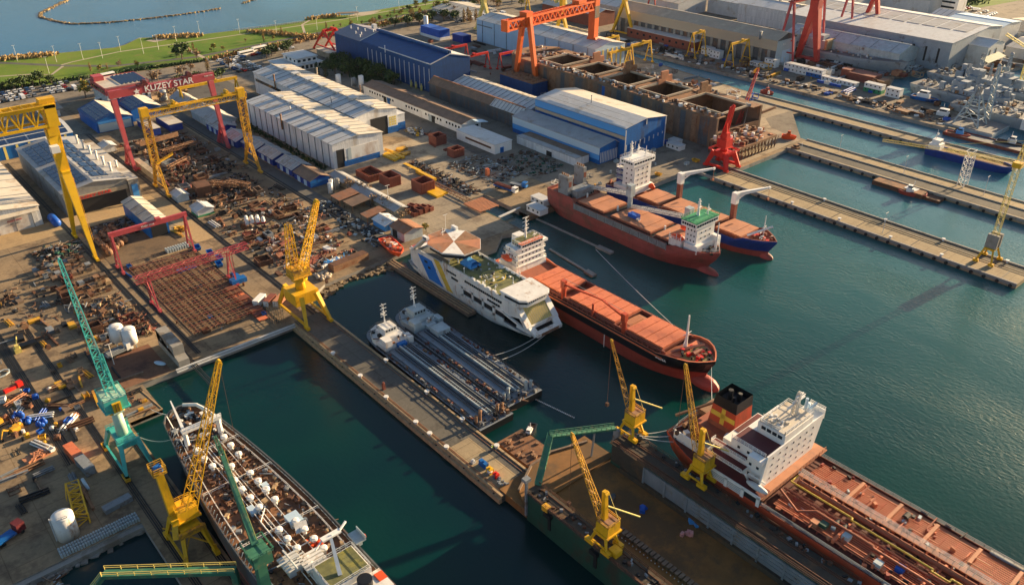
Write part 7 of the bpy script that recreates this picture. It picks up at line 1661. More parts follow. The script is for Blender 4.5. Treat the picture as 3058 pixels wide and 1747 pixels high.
# crawler platform and posts behind ferry stern
# ---------------------------------------------------------------- trees, reeds
def tree_proto(seed,h,r_,kind,dens=1.0):
 rr=random.Random(seed);b=MB();tr=MB()
 tr.tube((0,0,0),(0,0,h*.45),.07*h*.5,7,.03*h)
 limbs=[]
 for i in range(9):
  a=rr.uniform(0,6.3);z0=h*rr.uniform(.22,.5);l=r_*rr.uniform(.5,.95);z1=z0+h*rr.uniform(.15,.42)
  e=(l*math.cos(a),l*math.sin(a),min(z1,h*.92));tr.tube((0,0,z0),e,.02*h,5,.006*h);limbs.append(e)
  if kind=='twig':
   for k in range(7):a2=rr.uniform(0,6.3);s_=rr.uniform(.3,.9);p=(e[0]*s_,e[1]*s_,z0+(e[2]-z0)*s_);tr.bar(p,(p[0]+.5*r_*math.cos(a2)*.8,p[1]+.5*r_*math.sin(a2)*.8,p[2]+h*rr.uniform(.02,.16)),.05,.05)
 limbs.append((0,0,h*.8));limbs.append((r_*.2,0,h*.65))
 n=int((420 if kind!='twig' else 150)*dens)
 for i in range(n):
  c=rr.choice(limbs);s_=r_*.42
  if kind=='cone':z=rr.uniform(.12,1);k=r_*(1-z)*rr.uniform(.5,1.1);a=rr.uniform(0,6.3);p=(k*math.cos(a),k*math.sin(a),h*z)
  elif kind=='column':z=rr.uniform(.1,1);k=r_*min(1,(1-z)*3+.15)*rr.uniform(.3,1);a=rr.uniform(0,6.3);p=(k*math.cos(a),k*math.sin(a),h*z)
  else:p=(c[0]+rr.gauss(0,s_*.6),c[1]+rr.gauss(0,s_*.6),min(h,max(h*.25,c[2]+rr.gauss(0,s_*.5))))
  q=rr.uniform(.25,.62)*(r_/2.6);u=Vector((rr.gauss(0,1),rr.gauss(0,1),rr.gauss(0,.6))).normalized();v=u.cross(Vector((rr.gauss(0,1),rr.gauss(0,1),rr.gauss(0,1)))).normalized();P_=Vector(p);b.use(0 if rr.random()<.6 else 1)
  b.add([P_-u*q,P_+v*q*.8,P_+u*q,P_-v*q*.8],[(0,1,2,3)])
 return b,tr
TP={}
def tree(kind,x,y,s,lb,grp=None,z=2.04):
 K={'dark':(1,9,3.4,'round',('leaf_dark','leaf_green')),'green':(2,7,3.0,'round',('leaf_green','leaf_dark')),'yellow':(3,7.5,2.6,'round',('leaf_yellow','leaf_green')),'brown':(4,6.5,2.4,'twig',('leaf_brown','twig')),'cypress':(5,9.5,1.7,'column',('leaf_dark','leaf_dark')),'poplar':(6,10,1.6,'column',('leaf_brown','leaf_yellow')),'bare':(7,6.5,3.2,'twig',('twig','leaf_brown')),'shrub':(8,1.6,1.5,'round',('leaf_green','leaf_yellow'))}[kind]
 if kind not in TP:
  cb,tb=tree_proto(K[0],K[1],K[2],K[3],1.0 if kind!='shrub' else .35);TP[kind]=(cb.mesh('crown',_m(list(K[4]))),tb.mesh('trunk',_m('bark' if kind!='bare' else 'twig')))
 t=thing('tree' if kind!='shrub' else 'shrub',lb,'tree' if kind!='shrub' else 'shrub',(x,y,z),rnd.uniform(0,6.3),grp);t.scale=(s,s,s*rnd.uniform(.9,1.1))
 for nm,me in(('crown',TP[kind][0]),('trunk',TP[kind][1])):o=bpy.data.objects.new(nm,me);COL.objects.link(o);o.parent=t
 return t
tree('dark',221,625,1.55,'largest dark bushy tree standing alone in the park by the footpath')
tree('brown',229,618,1.2,'golden brown tree right of the largest dark park tree')
tree('yellow',137,573,1.45,'full yellow-green tree left of the red office building')
for x,y,s in((107,620,1.25),(112,622,1.0),(119,623,1.2),(124,626,1.05),(101,625,.9),(96,628,1.1),(88,632,1.2),(130,622,.8)):tree('green' if x%2 else 'dark',x,y,s,'green tree in the clump between the car park and the park, left side','clump of trees by the left car park')
for x,y,s in((189,551,1.0),(193,556,1.1),(198,552,.9),(204,556,1.0),(210,551,.9),(216,556,.8),(222,560,.9)):tree('dark',x,y,s,'dark tree behind the pink gantry beam, right of the red office','dark trees behind the pink gantry')
for x,y,k in((174,571,'brown'),(181,577,'brown'),(187,583,'bare'),(205,585,'bare'),(213,590,'brown'),(222,582,'poplar'),(178,536,'bare'),(184,530,'brown'),(169,532,'brown'),(236,578,'brown')):tree(k,x,y,1.0+.2*((x*7)%3),'bare brown tree among the vehicles behind the pink gantry','bare trees behind the pink gantry')
for x,y in((276,592),(281,596),(286,590),(292,596),(270,588)):tree('green' if x%2 else 'dark',x,y,1.0,'green tree beside the white flat-roofed office','trees by the white office')
for i,(x,y,k) in enumerate(((274,520,'cypress'),(277,514,'cypress'),(281,521,'dark'),(286,517,'dark'),(298,528,'cypress'),(303,524,'cypress'),(305,515,'dark'),(296,520,'dark'),(304,505,'dark'),(300,498,'green'),(305,492,'dark'),(303,484,'dark'),(297,488,'green'),(305,476,'green'),(302,468,'dark'),(304,535,'dark'),(298,540,'green'),(291,508,'dark'))):tree(k,x,y,1.15,'dark tree in the row along the foot of the big blue hall','row of trees beside the blue hall')
for x,y in((400,612),(409,606),(414,611),(421,606),(426,612),(432,607),(440,612),(447,605),(455,600)):tree('dark' if x%2 else 'green',x,y,1.15,'dark tree between the big blue hall and the car park','trees by the upper car park')
for x,y in((421,618),(426,622),(429,616),(434,622),(456,588),(459,583),(462,590),(466,584)):tree('poplar',x,y,1.1,'tall brown poplar in the group near the tall silo','brown poplars near the tall silo')
r=random.Random(21)
for i in range(64):
 x=r.uniform(150,560);y=628+(x-150)*.02+r.uniform(-4,16)+(14 if x>420 else 0);tree(r.choice(['brown','poplar','shrub','yellow','bare']),x,y,r.uniform(.35,.75),'small autumn tree in the rows along the park road','small trees along the park road')
for i in range(46):x=r.uniform(440,640);y=r.uniform(595,670)+(x-440)*.1;tree(r.choice(['brown','green','dark','bare','yellow']),x,y,r.uniform(.7,1.2),'tree among parked cars near the top edge, left of the orange gantry','trees around the upper car park')
for i in range(16):tree('dark',r.uniform(780,1000),r.uniform(330,400),r.uniform(.8,1.3),'dark tree in the row before the bright field at the top right','trees before the far field')
for x,y,s in((186,334,.8),(187,331,.9),(189,327,.85),(190,322,.8),(184,341,.6),(186,310,.75),(188,306,.8),(185.5,303,.6)):tree('bare',x,y,s,'bare shrub-like tree among the low sheds in the middle of the yard','bare trees among the middle sheds')
tree('bare',184.6,287.5,.85,'round straw-coloured bare tree beside the grey garage');tree('yellow',186,271,.5,'small yellow-green bush right of the grey garage')
for x,y in((174,400),(175,412),(184,425),(185,445),(188,380),(186,392),(190,462)):tree('shrub',x,y,1.3,'green shrub between the blue huts and the long white warehouse','shrubs by the long white warehouse')
def reed(lb,x0,y0,x1,y1,wd,n,seed,m='reed',h=(1.2,2.6)):
 r=random.Random(seed);b=MB();d=Vector((x1-x0,y1-y0));
 for i in range(n):
  u=r.random();p=Vector((x0,y0))+d*u;px_,py_=p.x+r.gauss(0,wd),p.y+r.gauss(0,wd);a=r.uniform(0,3);hh=r.uniform(*h);q=r.uniform(.4,1.0)
  b.add([(px_-q*math.cos(a),py_-q*math.sin(a),2),(px_+q*math.cos(a),py_+q*math.sin(a),2),(px_+q*.6*math.cos(a)+r.gauss(0,.3),py_+q*.6*math.sin(a),2+hh),(px_-q*.6*math.cos(a),py_-q*.6*math.sin(a)+r.gauss(0,.3),2+hh)],[(0,1,2,3)])
 return one('reed_bed',b,m,lb,'reeds',kind='stuff')
reed('straw-coloured reed bed on the shore at the far left',119,714,152,703,2.4,500,1);reed('straw reed bed on the shore beyond the large dark tree',232,706,262,690,2.4,500,2);reed('straw reeds on the shore right of the pier terrace',360,687,385,684,2,300,3)
reed('two rows of straw grass running towards the shore left of the red-legged gantry',300,676,330,622,2,600,4);reed('dark hedge along the edge of the park by the left car park',98,629,232,612,1.4,900,5,'leaf_dark',(.6,1.8));reed('brushwood along the park road right side',240,612,500,640,3,1400,6,'leaf_brown',(.8,2.4))
reed('weeds beside the long white warehouse',190,365,190,455,1,300,8,'leaf_dark',(.5,1.5));reed('green bushes at the foot of the blue hall',296,470,302,545,4,1200,9,'leaf_dark',(1,3.2));reed('scrub between the car park and the far field',760,330,1000,350,6,900,10,'leaf_dark',(1,3))
sheet('viewing_terrace',[(222,702),(236,706),(240,696),(226,692)],'g_path',2.09);sheet('viewing_terrace',[(392,676),(408,684),(430,678),(412,668)],'g_path',2.09)
b=MB();
for i in range(8):b.bar((0,i*2.4,0),(0,i*2.4,3),.25)
b.box(-3,-1,3,3,18,3.4);one('pergola',b,'wood','dark timber pergola on the terrace at the park shore','pergola',(400,671,2),rad(60))
b=MB()
for i in range(42):b.box(i*1.5,0,0,i*1.5+.5,.4,1.4)
b.box(0,0,.9,63,.3,1.3);one('shore_balustrade',b,'white_worn','white balustrade along the shore of the park','balustrade',(290,688,2),rad(-8))
# ---------------------------------------------------------------- street lamps
lm=MB().tube((0,0,0),(0,0,10),.14,6,.09).bar((-1.2,0,10),(1.2,0,10),.2,.16);lmesh=lm.mesh('street_lamp',_m('white_worn'))
def lamp(x,y,lb,grp,s=1.0):
 o=bpy.data.objects.new('street_lamp',lmesh);COL.objects.link(o);o.location=(x,y,2);o.scale=(1,1,s);tag(o,lb,'street lamp',grp)
for x,y in((128,700),(149,679),(166,674),(195,679),(136,650),(219,666),(290,676),(178,668),(206,662),(240,684),(262,690),(310,650),(345,646),(390,655),(440,664)):lamp(x,y,'tall thin white lamp post standing in the green shore park','lamp posts in the shore park',1.15)
for x,y in((407,167),(410.5,129),(335,140),(411,205)):lamp(x,y,'lamp mast standing on one of the long right-hand piers','lamp masts on the piers',.95)
lamp(190,262,'slim lamp post standing on the apron right of the grey garage',None,1.0);lamp(188,303,'slim lamp post among the bare trees of the middle yard',None,1.1);lamp(49,257,'leaning rusty lamp post beside the teal crane',None,.8)
# ---------------------------------------------------------------- cars and vehicles
def car_proto(nm,m,van=False):
 L2=2.5 if van else 2.2;H=2.1 if van else 1.0
 b=MB();b.box(-L2,-.92,.35,L2,.92,H);
 if not van:b.add([(-1.7,-.82,1),(1.0,-.82,1),(.55,-.7,1.5),(-1.3,-.7,1.5),(-1.7,.82,1),(1.0,.82,1),(.55,.7,1.5),(-1.3,.7,1.5)],[(0,1,2,3),(7,6,5,4),(3,2,6,7),(1,5,6,2),(0,3,7,4)])
 g=MB()
 if van:g.box(1.5,-.95,1.2,2.52,.95,1.85)
 else:g.add([(.56,-.68,1.5),(1.02,-.8,1.02),(1.02,.8,1.02),(.56,.68,1.5)],[(0,1,2,3)]);g.add([(-1.32,-.68,1.5),(-1.72,-.8,1.02),(-1.72,.8,1.02),(-1.32,.68,1.5)],[(3,2,1,0)]);g.box(-1.2,-.84,1.05,.6,.84,1.4)
 w_=MB()
 for x in(-1.35,1.35):w_.tube((x,-.95,.34),(x,.95,.34),.34,8)
 return b.mesh('body',_m(m)),g.mesh('window',_m('glass')),w_.mesh('wheel',_m('rubber'))
CP={k:car_proto(k,m,v) for k,m,v in(('white','car_white',0),('grey','car_grey',0),('dark','car_dark',0),('blue','car_blue',0),('red','car_red',0),('van','car_white',1))}
def car(k,x,y,rz,place,grp,s=1.25,z=2.06):
 nm={'van':'white van','white':'white car','grey':'grey car','dark':'black car','blue':'blue car','red':'red car'}[k]
 t=thing('parked_van' if k=='van' else 'parked_car','%s parked %s'%(nm,place),'van' if k=='van' else 'car',(x,y,z),rz,grp);t.scale=(s,s,s)
 for n_,me in zip(('body','window','wheels'),CP[k]):o=bpy.data.objects.new(n_,me);COL.objects.link(o);o.parent=t
kinds=['white','white','grey','dark','blue','white','van','grey','dark','red','white','grey']
def lot(x0,y0,nx,ny,dx,dy,ang,place,grp,fill=.85,seed=1,skew=0.0):
 r=random.Random(seed)
 for j in range(ny):
  for i in range(nx):
   if r.random()<fill:car(r.choice(kinds),x0+i*dx+j*skew+r.uniform(-.3,.3),y0+j*dy+r.uniform(-.4,.4),ang+r.uniform(-.06,.06),place,grp)
lot(92,598,14,3,3.5,9,rad(90),'in the car park between the park and the blue factory','cars in the left car park',.8,1);lot(145,586,9,3,3.6,8,rad(90),'in the car park behind the red office','cars in the left car park',.7,2)
lot(238,566,5,4,3.8,9,rad(90),'beside the road above the long white warehouses','cars above the long warehouses',.7,3);lot(240,602,14,1,4.4,8,rad(0),'along the street by the white flat-roofed office','cars above the long warehouses',.7,4)
lot(452,592,14,5,4,9,rad(90),'in the large upper car park behind the blue hall','cars in the upper car park',.8,5,2.0);lot(480,650,10,2,4.2,9,rad(90),'at the top edge near the park road','cars in the upper car park',.7,6)
lot(800,300,9,6,5,9,rad(90),'in the car park at the top right corner','cars in the top right car park',.7,7,3.0);lot(760,232,8,5,5,9,rad(90),'near the halls at the far right edge','cars in the top right car park',.7,8,3.0)
for x,y,lb in((144,556,'white bus parked in the car park left of the red office'),(162,611,'white bus parked by the park edge above the red office'),(112,566,'white and blue van-like bus at the left edge car park'),(276,612,'pair of white trucks by the park road'),(262,606,'white coach near the upper left of the white office')):
 t=thing('bus',lb,'bus',(x,y,2.05),rad(8));build('body',MB().box(-6,-1.5,.5,6,1.5,3.6),'white',t);build('window',MB().box(-5.6,-1.55,1.9,5.8,1.55,2.9),'glass',t);b=MB()
 for q in(-4,4):b.tube((q,-1.55,.5),(q,1.55,.5),.5,8)
 build('wheel',b,'rubber',t)
def truck(lb,x,y,rz,cabm,bedm,L_=12,load=None):
 t=thing('truck',lb,'truck',(x,y,2.05),rz);build('cab',MB().box(L_/2-2.2,-1.25,.7,L_/2,1.25,3.2),cabm,t);build('bed',MB().box(-L_/2,-1.3,1.0,L_/2-2.5,1.3,1.5),bedm,t)
 win(t,(L_/2+.02,0,2.5),(.1,2.1,.9));b=MB()
 for q in(-L_*.38,-L_*.26,L_*.36):b.tube((q,-1.35,.5),(q,1.35,.5),.5,10)
 build('wheel',b,'rubber',t)
 if load:b=MB();r=random.Random(3);[b.tube((-L_/2+.3,-1+.4*k,1.9+.3*(k%2)),(L_/2-2.8,-1+.4*k,1.9+.3*(k%2)),.2,6) for k in range(6)];build('load',b,load,t)
 return t
truck('long flatbed truck with blue bed, stakes and white cab near the quay cabins',242,283,rad(-82),'white','royal_blue',14,'red_oxide');truck('blue truck with teal boom parked behind the long flatbed',249.5,282,rad(-70),'royal_blue','grey_steel',9);truck('small white truck by the dark pipes under the white tanks',52.5,262,rad(8),'white','grey_steel',9,'grey_steel');truck('dark red truck parked at the bottom left edge',3,196,rad(20),'deck_maroon','royal_blue',8)
# ---------------------------------------------------------------- yard items: countable pieces, each its own object
def proto(fn):b=MB();fn(b);return b
PR={'pipe_bundle':(lambda b:[b.tube((-3,-.9+.45*k,.25+.4*(k%2)),(3,-.9+.45*k,.25+.4*(k%2)),.2,6) for k in range(5)],'pipes'),'steel_beam':(lambda b:(b.box(-4,-.3,0,4,.3,.1),b.box(-4,-.05,.1,4,.05,.6),b.box(-4,-.3,.6,4,.3,.7)),'steel beam'),'plate_stack':(lambda b:[b.box(-2+.05*k,-1.1,.22*k,2,1.1-.05*k,.22*k+.16) for k in range(4)],'steel plates'),'steel_crate':(lambda b:(b.box(-1.1,-.8,.1,1.1,.8,.3),b.box(-1.1,-.8,.3,-1.0,.8,1.3),b.box(1.0,-.8,.3,1.1,.8,1.3),b.box(-1,-.8,.3,1,-.7,1.3),b.box(-1,.7,.3,1,.8,1.3),b.box(-.9,-.6,.3,.9,.6,.8)),'crate'),'cable_drum':(lambda b:(b.tube((0,-.6,.9),(0,.6,.9),.5,10),b.tube((0,-.7,.9),(0,-.6,.9),.95,12),b.tube((0,.6,.9),(0,.7,.9),.95,12)),'cable drum'),'stillage':(lambda b:(b.bar((-1.6,-1,.1),(1.6,-1,.1),.18),b.bar((-1.6,1,.1),(1.6,1,.1),.18),b.bar((-1.6,-1,.1),(-1.6,1,.1),.18),b.bar((1.6,-1,.1),(1.6,1,.1),.18),[b.bar((x,y,.1),(x,y,1.6),.16) for x in(-1.6,1.6) for y in(-1,1)],b.bar((-1.6,-1,1.6),(1.6,1,1.6),.16),b.bar((-1.6,1,1.6),(1.6,-1,1.6),.16)),'stillage'),'oil_drum':(lambda b:b.tube((0,0,0),(0,0,1.1),.4,8),'drum'),'timber_stack':(lambda b:[b.box(-1.8,-.9+.4*k,.3*j,1.8,-.6+.4*k,.3*j+.24) for k in range(5) for j in range(3)],'timber'),'bulk_bag':(lambda b:(b.box(-.7,-.7,0,.7,.7,1.0),b.ball((0,0,1.0),.6,.6,.3,8,4)),'bag'),'waste_skip':(lambda b:b.add([(-1.4,-.9,0),(1.4,-.9,0),(1.4,.9,0),(-1.4,.9,0),(-2,-1.1,1.3),(2,-1.1,1.3),(2,1.1,1.3),(-2,1.1,1.3),(-1.7,-.9,1.3),(1.7,-.9,1.3),(1.7,.9,1.3),(-1.7,.9,1.3),(-1.3,-.8,.3),(1.3,-.8,.3),(1.3,.8,.3),(-1.3,.8,.3)],[(0,3,2,1),(0,1,5,4),(1,2,6,5),(2,3,7,6),(3,0,4,7),(4,5,9,8),(5,6,10,9),(6,7,11,10),(7,4,8,11),(8,9,13,12),(9,10,14,13),(10,11,15,14),(11,8,12,15),(12,13,14,15)]),'skip'),}
PM={}
def item(kind,m,x,y,rz,lb,grp=None,s=1.0,z=2.05):
 if(kind,m) not in PM:PM[(kind,m)]=proto(PR[kind][0]).mesh(kind,_m(m))
 o=bpy.data.objects.new(kind,PM[(kind,m)]);COL.objects.link(o);o.location=(x,y,z);o.rotation_euler=(0,0,rz);o.scale=s if isinstance(s,tuple) else(s,)*3
 return tag(o,lb,PR[kind][1],grp)
CN={'hull_rusty':'brown','rust':'rusty','rust_light':'tan rusty','grey_steel':'grey','white_worn':'dirty white','dark':'dark','wood_light':'pale wooden','red_oxide':'red-brown','crane_yellow_worn':'worn yellow','tarp_blue':'blue','pale_steel':'pale grey','wood':'brown wooden','royal_blue':'deep blue','hatch_tan':'sandy orange'}
NN={'pipe_bundle':'bundle of pipes','steel_beam':'steel beam','plate_stack':'stack of plates','steel_crate':'open steel crate','cable_drum':'cable drum','stillage':'open steel stillage','oil_drum':'oil drum','timber_stack':'timber stack','bulk_bag':'bulk bag','waste_skip':'waste skip'}
def scatter(n,x0,x1,y0,y1,ks,ms,place,grp,seed,s=(.7,1.3),al=True,z=2.05):
 r=random.Random(seed)
 for i in range(n):
  k=r.choice(ks);m=r.choice(ms);a=(r.choice((0,rad(90)))+r.uniform(-.15,.15)) if al else r.uniform(0,3.1)
  item(k,m,r.uniform(x0,x1),r.uniform(y0,y1),a,'%s %s %s'%(CN[m],NN[k],place),grp,r.uniform(*s),z)
def heap(lb,x0,y0,x1,y1,n,seed,mats,h=1.6,s=(.25,1.7),z=2.03,bars=.45):
 r=random.Random(seed);b=MB()
 for i in range(n):
  u=r.uniform(0,1);v=r.uniform(0,1);x=x0+(x1-x0)*u;y=y0+(y1-y0)*v;hh=h*(.25+.75*(1-abs(2*u-1)**3)*(1-abs(2*v-1)**3))*r.random();b.use(r.randrange(len(mats)))
  if r.random()<bars:a=r.gauss(0,.9);l=r.uniform(1,4);b.bar((x-x0,y-y0,hh),(x-x0+l*math.cos(a),y-y0+l*math.sin(a),hh+r.uniform(-.2,.6)),r.uniform(.12,.35))
  else:b.rbox(x-x0,y-y0,0,r.uniform(*s),r.uniform(*s),hh+.2,r.uniform(0,3),r.uniform(-.15,.15))
 return one('scrap_heap',b,mats,lb,'scrap',(x0,y0,z),kind='stuff')
J=['rust','rust','grey_steel','dark','wood','dark','rust_light']
# rows of stacked steel left of the rebar grid
def rows(lb,x0,y0,n,dx,m_list,grp,seed,L_=3.4):
 r=random.Random(seed)
 for i in range(n):
  m=r.choice(m_list);k=r.choice(['plate_stack','timber_stack','steel_crate','plate_stack']);item(k,m,x0+i*dx,y0+r.uniform(-.2,.2),rad(90)+r.uniform(-.06,.06),'%s %s %s'%(CN[m],NN[k],lb),grp,(L_/4.4,1.0,r.uniform(.9,1.9)))
g='stacked rows beside the giant gantry track'
for j,(y,x0,n) in enumerate(((343,47.5,13),(338.8,47,13),(334.6,49,12),(330.6,51,11),(321,55,9),(315,56,8),(309,55,8))):rows('in the packed rows left of the giant gantry track',x0,y,n,1.42,['rust_light','grey_steel','rust','wood','wood','hull_rusty','wood_light'],g,100+j,3.2)
heap('dark scrap heap in the shade behind the packed rows',50,347,68,362,210,1,['dark','grey_steel','rust','dock_green','wood'],1.8)
heap('dark scrap heap between the packed rows and the white tanks',50,270,66,305,240,2,J+['wood_light'],1.6)
heap('rust-red scrap beside the gantry track above the white tanks',61,268,67,284,110,3,['red_oxide','rust','dark'],2.4)
heap('low scrap spread over the sandy left yard',28,300,48,338,85,4,J,.7,bars=.7)
scatter(64,29,50,225,330,['pipe_bundle','steel_beam','plate_stack','steel_crate','stillage','cable_drum'],['rust','rust_light','grey_steel','dark','wood','crane_yellow_worn'],'in the sandy yard left of the teal jib','items in the sandy left yard',5)
scatter(36,48,66,266,325,['pipe_bundle','steel_crate','stillage','timber_stack'],['rust','grey_steel','wood_light','rust_light'],'between the packed rows and the white tanks','items by the white tanks',6)
scatter(32,-4,26,240,330,['pipe_bundle','steel_beam','plate_stack','stillage'],['rust','rust_light','grey_steel','dark','wood'],'near the left edge of the sandy yard','items at the left edge of the yard',7)
scatter(18,74,112,246,330,['pipe_bundle','steel_crate','steel_beam','oil_drum'],['rust','rust_light','royal_blue','grey_steel'],'around the rebar grid','items around the rebar grid',8)
# big brown pipes, cylinders in front of the dark pit
sheet('pit_ground',rect(72,324,101,372),'g_dark',2.06)
for i,(x,y) in enumerate(((74.6,338),(78,341),(80.8,343.5),(83.4,345.6))):
 b=MB();r=random.Random(i);b.tube((0,0,1.4),(0,18,1.4),1.35,12);b.ball((0,0,1.4),1.35,1.3,1.35,12,8);b.use(1)
 for k in range(40):b.rbox(r.uniform(-1.4,1.4),r.uniform(0,18),1.6,r.uniform(.3,1),r.uniform(.3,1),r.uniform(.5,1.5),r.uniform(0,3))
 one('pressure_tank',b,['rust_light','rust'],['rusty cylinder nearest the left pink gantry leg, covered with fittings','second rusty cylinder from the left under the pink box gantry','third rusty cylinder from the left, with pale round end','rightmost rusty cylinder beside the small blue hall'][i],'cylinder',(x,y,2))
heap('black scrap behind the rusty cylinders',74,352,92,371,190,9,['dark','grey_steel','rust'],2.2)
t=thing('work_machine','yellow dismantled work machine at the front of the small bright blue hall','machine',(103,343,2));b=MB();clutter(b,0,5,2.4,0,34,3,1,(.4,1.6),(.5,2.2));b.bar((0,0,.5),(1,-8,.5),.9,.6);build('frame',b,'crane_yellow_worn',t)
b=MB();r=random.Random(4)
for i in range(9):
 for j in range(3):b.box(i*1.05,j*1.1,0,i*1.05+.7,j*1.1+.8,1.5)
one('valve_rack',b,'pale_steel','pale rack of small cylinders at the top edge of the rebar grid','rack',(93,324,2))
for x,y in((104,320),(106,312),(107,305),(104.6,300)):item('waste_skip','royal_blue',x,y,rad(80),'deep blue skip beside the right track of the rebar grid','blue skips by the rebar grid',1.1)
# yard under the big gantries
heap('great tangle of scrap steel under the yellow lattice gantry',121,392,160,420,300,11,J+['dark','dark'],2.4);heap('scrap steel between the gantries, upper part',122,424,158,470,300,12,J+['rust','red_oxide','dark'],3.0)
heap('scrap field below the yellow lattice gantry',120,342,158,388,330,13,J+['dark','dark'],1.8);heap('scattered scrap and pipes in the middle of the long yard',118,300,158,338,210,14,J+['wood_light','hatch_tan','white_worn'],1.6);heap('scrap near the central crane end of the long yard',122,270,154,298,170,15,J+['red_oxide','hatch_tan','white_worn'],1.8)
for(x,y,rz,l,lb) in((128,412,.5,15,'long tan steel truss section lying under the yellow gantry, left'),(136,380,-.9,14,'long tan lattice section lying in the scrap below the yellow gantry'),(143,376,-1.1,13,'second tan lattice section beside the first'),(134,437,.15,20,'wide rusty lattice girder lying between the two big gantries')):
 b=MB();b.truss((0,0,2),(l,0,2),2.2,1.8,7,.32);one('steel_truss',b,'rust_light',lb,'steel truss',(x,y,2.5),rz)
b=MB();b.box(0,0,0,22,6,.6);b.box(0,0,.6,22,.4,2.6);one('steel_plate',b,'rust_light','large flat rust-orange panel raised between the pink and yellow gantries','steel panel',(128,450,5.5),.12)
b=MB();b.box(0,0,0,7,9,5);b.box(.6,.6,5,6.4,8.4,5.05);one('steel_block',b,'rust','dark rusty box block among the scrap below the yellow gantry','steel block',(126,371,2),-.1)
b=MB();b.box(0,0,0,3,30,3.4);one('retaining_wall',b,'concrete','pale retaining wall along the left of the scrap yard by the yellow gantry leg','wall',(118.2,405,2))
scatter(86,119,160,286,345,list(PR)[:8],['rust','rust_light','grey_steel','white_worn','dark','hatch_tan','red_oxide','wood_light'],'in the long scrap yard','items in the long scrap yard',16)
scatter(50,119,161,345,470,list(PR)[:6],['rust','rust_light','grey_steel','dark','wood'],'in the scrap field below the big gantries','items below the big gantries',17)
scatter(18,119,150,262,288,['pipe_bundle','steel_beam','stillage','plate_stack'],['rust','hatch_tan','rust_light','white_worn','grey_steel'],'behind the bright yellow pier crane','items behind the pier crane',18)
b=MB();[b.bar((0,-.8+.5*k,.3+.15*k),(13,-.8+.5*k+.4,.3+.15*k),.5) for k in range(5)];one('pipe_rack',b,'red_oxide','long red-brown pipes right of the pier crane arms','pipes',(130,276,2),.35);b=MB();b.box(0,0,0,10,1,.8);b.box(2,1.4,0,9,2,.7);one('pipe_rack',b,'white','white beams beside the light blue frames on the beach','beams',(135,270.5,2),.3)
b=MB();r=random.Random(6)
for i in range(16):a=r.uniform(0,3);x=r.uniform(0,8);y=r.uniform(0,5);b.bar((x,y,.5),(x+4*math.cos(a),y+4*math.sin(a),1.0),.35)
one('steel_trestle',b,'sky_blue','tangle of light blue steel frames on the beach behind the pier crane','steel frames',(138,267,2))
b=MB();[b.ball((r.uniform(0,5),r.uniform(0,5),.6),.9,.9,.7,8,5) for i in range(24)];one('sack_heap',b,'beige_roof','heap of pale sacks right of the yellow pier crane','sacks',(129,262,2),smooth=True)
for x,y,lb in((103.5,262,'white container beside the yellow pier crane'),(106.4,259.4,'dull red container, right of the white one, by the pier crane'),(109,257,'pink-grey container with white doors nearest the pier crane'),(120.6,255,'blue topped container on the pontoon beside the pier crane')):
 m='white' if 'white container' in lb else 'red_oxide' if 'dull' in lb else 'royal_blue' if 'blue' in lb else 'hatch_tan'
 t=thing('container',lb,'container',(x,y,2.02),rad(35));b=MB();b.box(-3,-1.2,.1,3,1.2,2.6)
 for k in range(12):b.box(-2.9+k*.5,-1.25,.3,-2.7+k*.5,1.25,2.5)
 build('body',b,m,t);win(t,(-3.04,0,1.35),(.1,2.1,2.2),'white_worn','door')
 # left bottom yard
t=thing('container','long orange container, near half coloured blue-grey as shade, in the lower left yard','container',(25.4,214,2.05),rad(96));
for s_,m in((0,'grey_steel'),(1,'hatch_orange')):  # grey half is shade painted onto an orange container
 b=MB();x0=-7.6+s_*7.6;b.box(x0,-1.3,.1,x0+7.4,1.3,2.7)
 for k in range(14):b.box(x0+.2+k*.5,-1.36,.3,x0+.4+k*.5,1.36,2.6)
 build('body',b,m,t)
t=thing('boom_section','yellow crane cabin frame lying upright in the lower left yard','steel frame',(18.6,188.5,2))
b=MB();b.truss((0,0,1.6),(2.2,15,1.6),3.0,3.0,7,.4);build('frame',b,'crane_yellow',t);b=MB();b.rail([(-1,8,3.2),(.4,14,3.2)],1.1,.12,1);build('railing',b,'crane_yellow',t)
b=MB();b.box(-3.6,-1.2,0,3.6,1.2,1.4);b.box(-3.2,-.8,1.4,3.2,.8,1.41);one('trough',b,'grey_steel','grey steel trough lying near the edge of the small basin','trough',(27.6,190,2),.1);b=MB();b.tube((0,0,.5),(0,5,.5),.45,10);one('blue_cylinder',b,'pale_blue','pale blue cylinder lying behind the long orange container','cylinder',(23.6,201,2),smooth=True)
blk=MB().box(-.24,-.4,0,.24,.4,.9).box(-.16,-.3,.9,.16,.3,1.05).mesh('concrete_block',_m('pale_steel'));r=random.Random(8)
for j in range(3):
 for i in range(30):
  o=bpy.data.objects.new('ballast_block',blk);COL.objects.link(o);o.location=(11.2+i*.64,181.0+j*1.15+r.uniform(-.1,.1),2.02);o.rotation_euler=(0,0,r.uniform(-.1,.1));tag(o,'small pale block in the long rows along the edge of the small basin','concrete block','pale blocks along the basin edge')
b=MB();b.box(-12,-1.2,-3,22,.6,1.6);r=random.Random(5)
for i in range(50):b.rbox(r.uniform(-12,21),r.uniform(-2.2,-.8),-2.4,r.uniform(.8,2),r.uniform(.8,1.6),r.uniform(1.5,3.2),r.uniform(0,3))
one('quay_wall',b,'concrete_grey','rough stone quay wall along the inner side of the small basin','wall',(9,179.6,0))
heap('scrap heap penned behind the quay wall in the bottom left corner',-12,160,8,177,450,21,['rust','wood','dark','wood_light','pale_steel'],2.6,z=0.2)
b=MB();b.box(-20,158,-6,9,178.4,.3);struct('scrap_pen_floor',b,'g_dark')
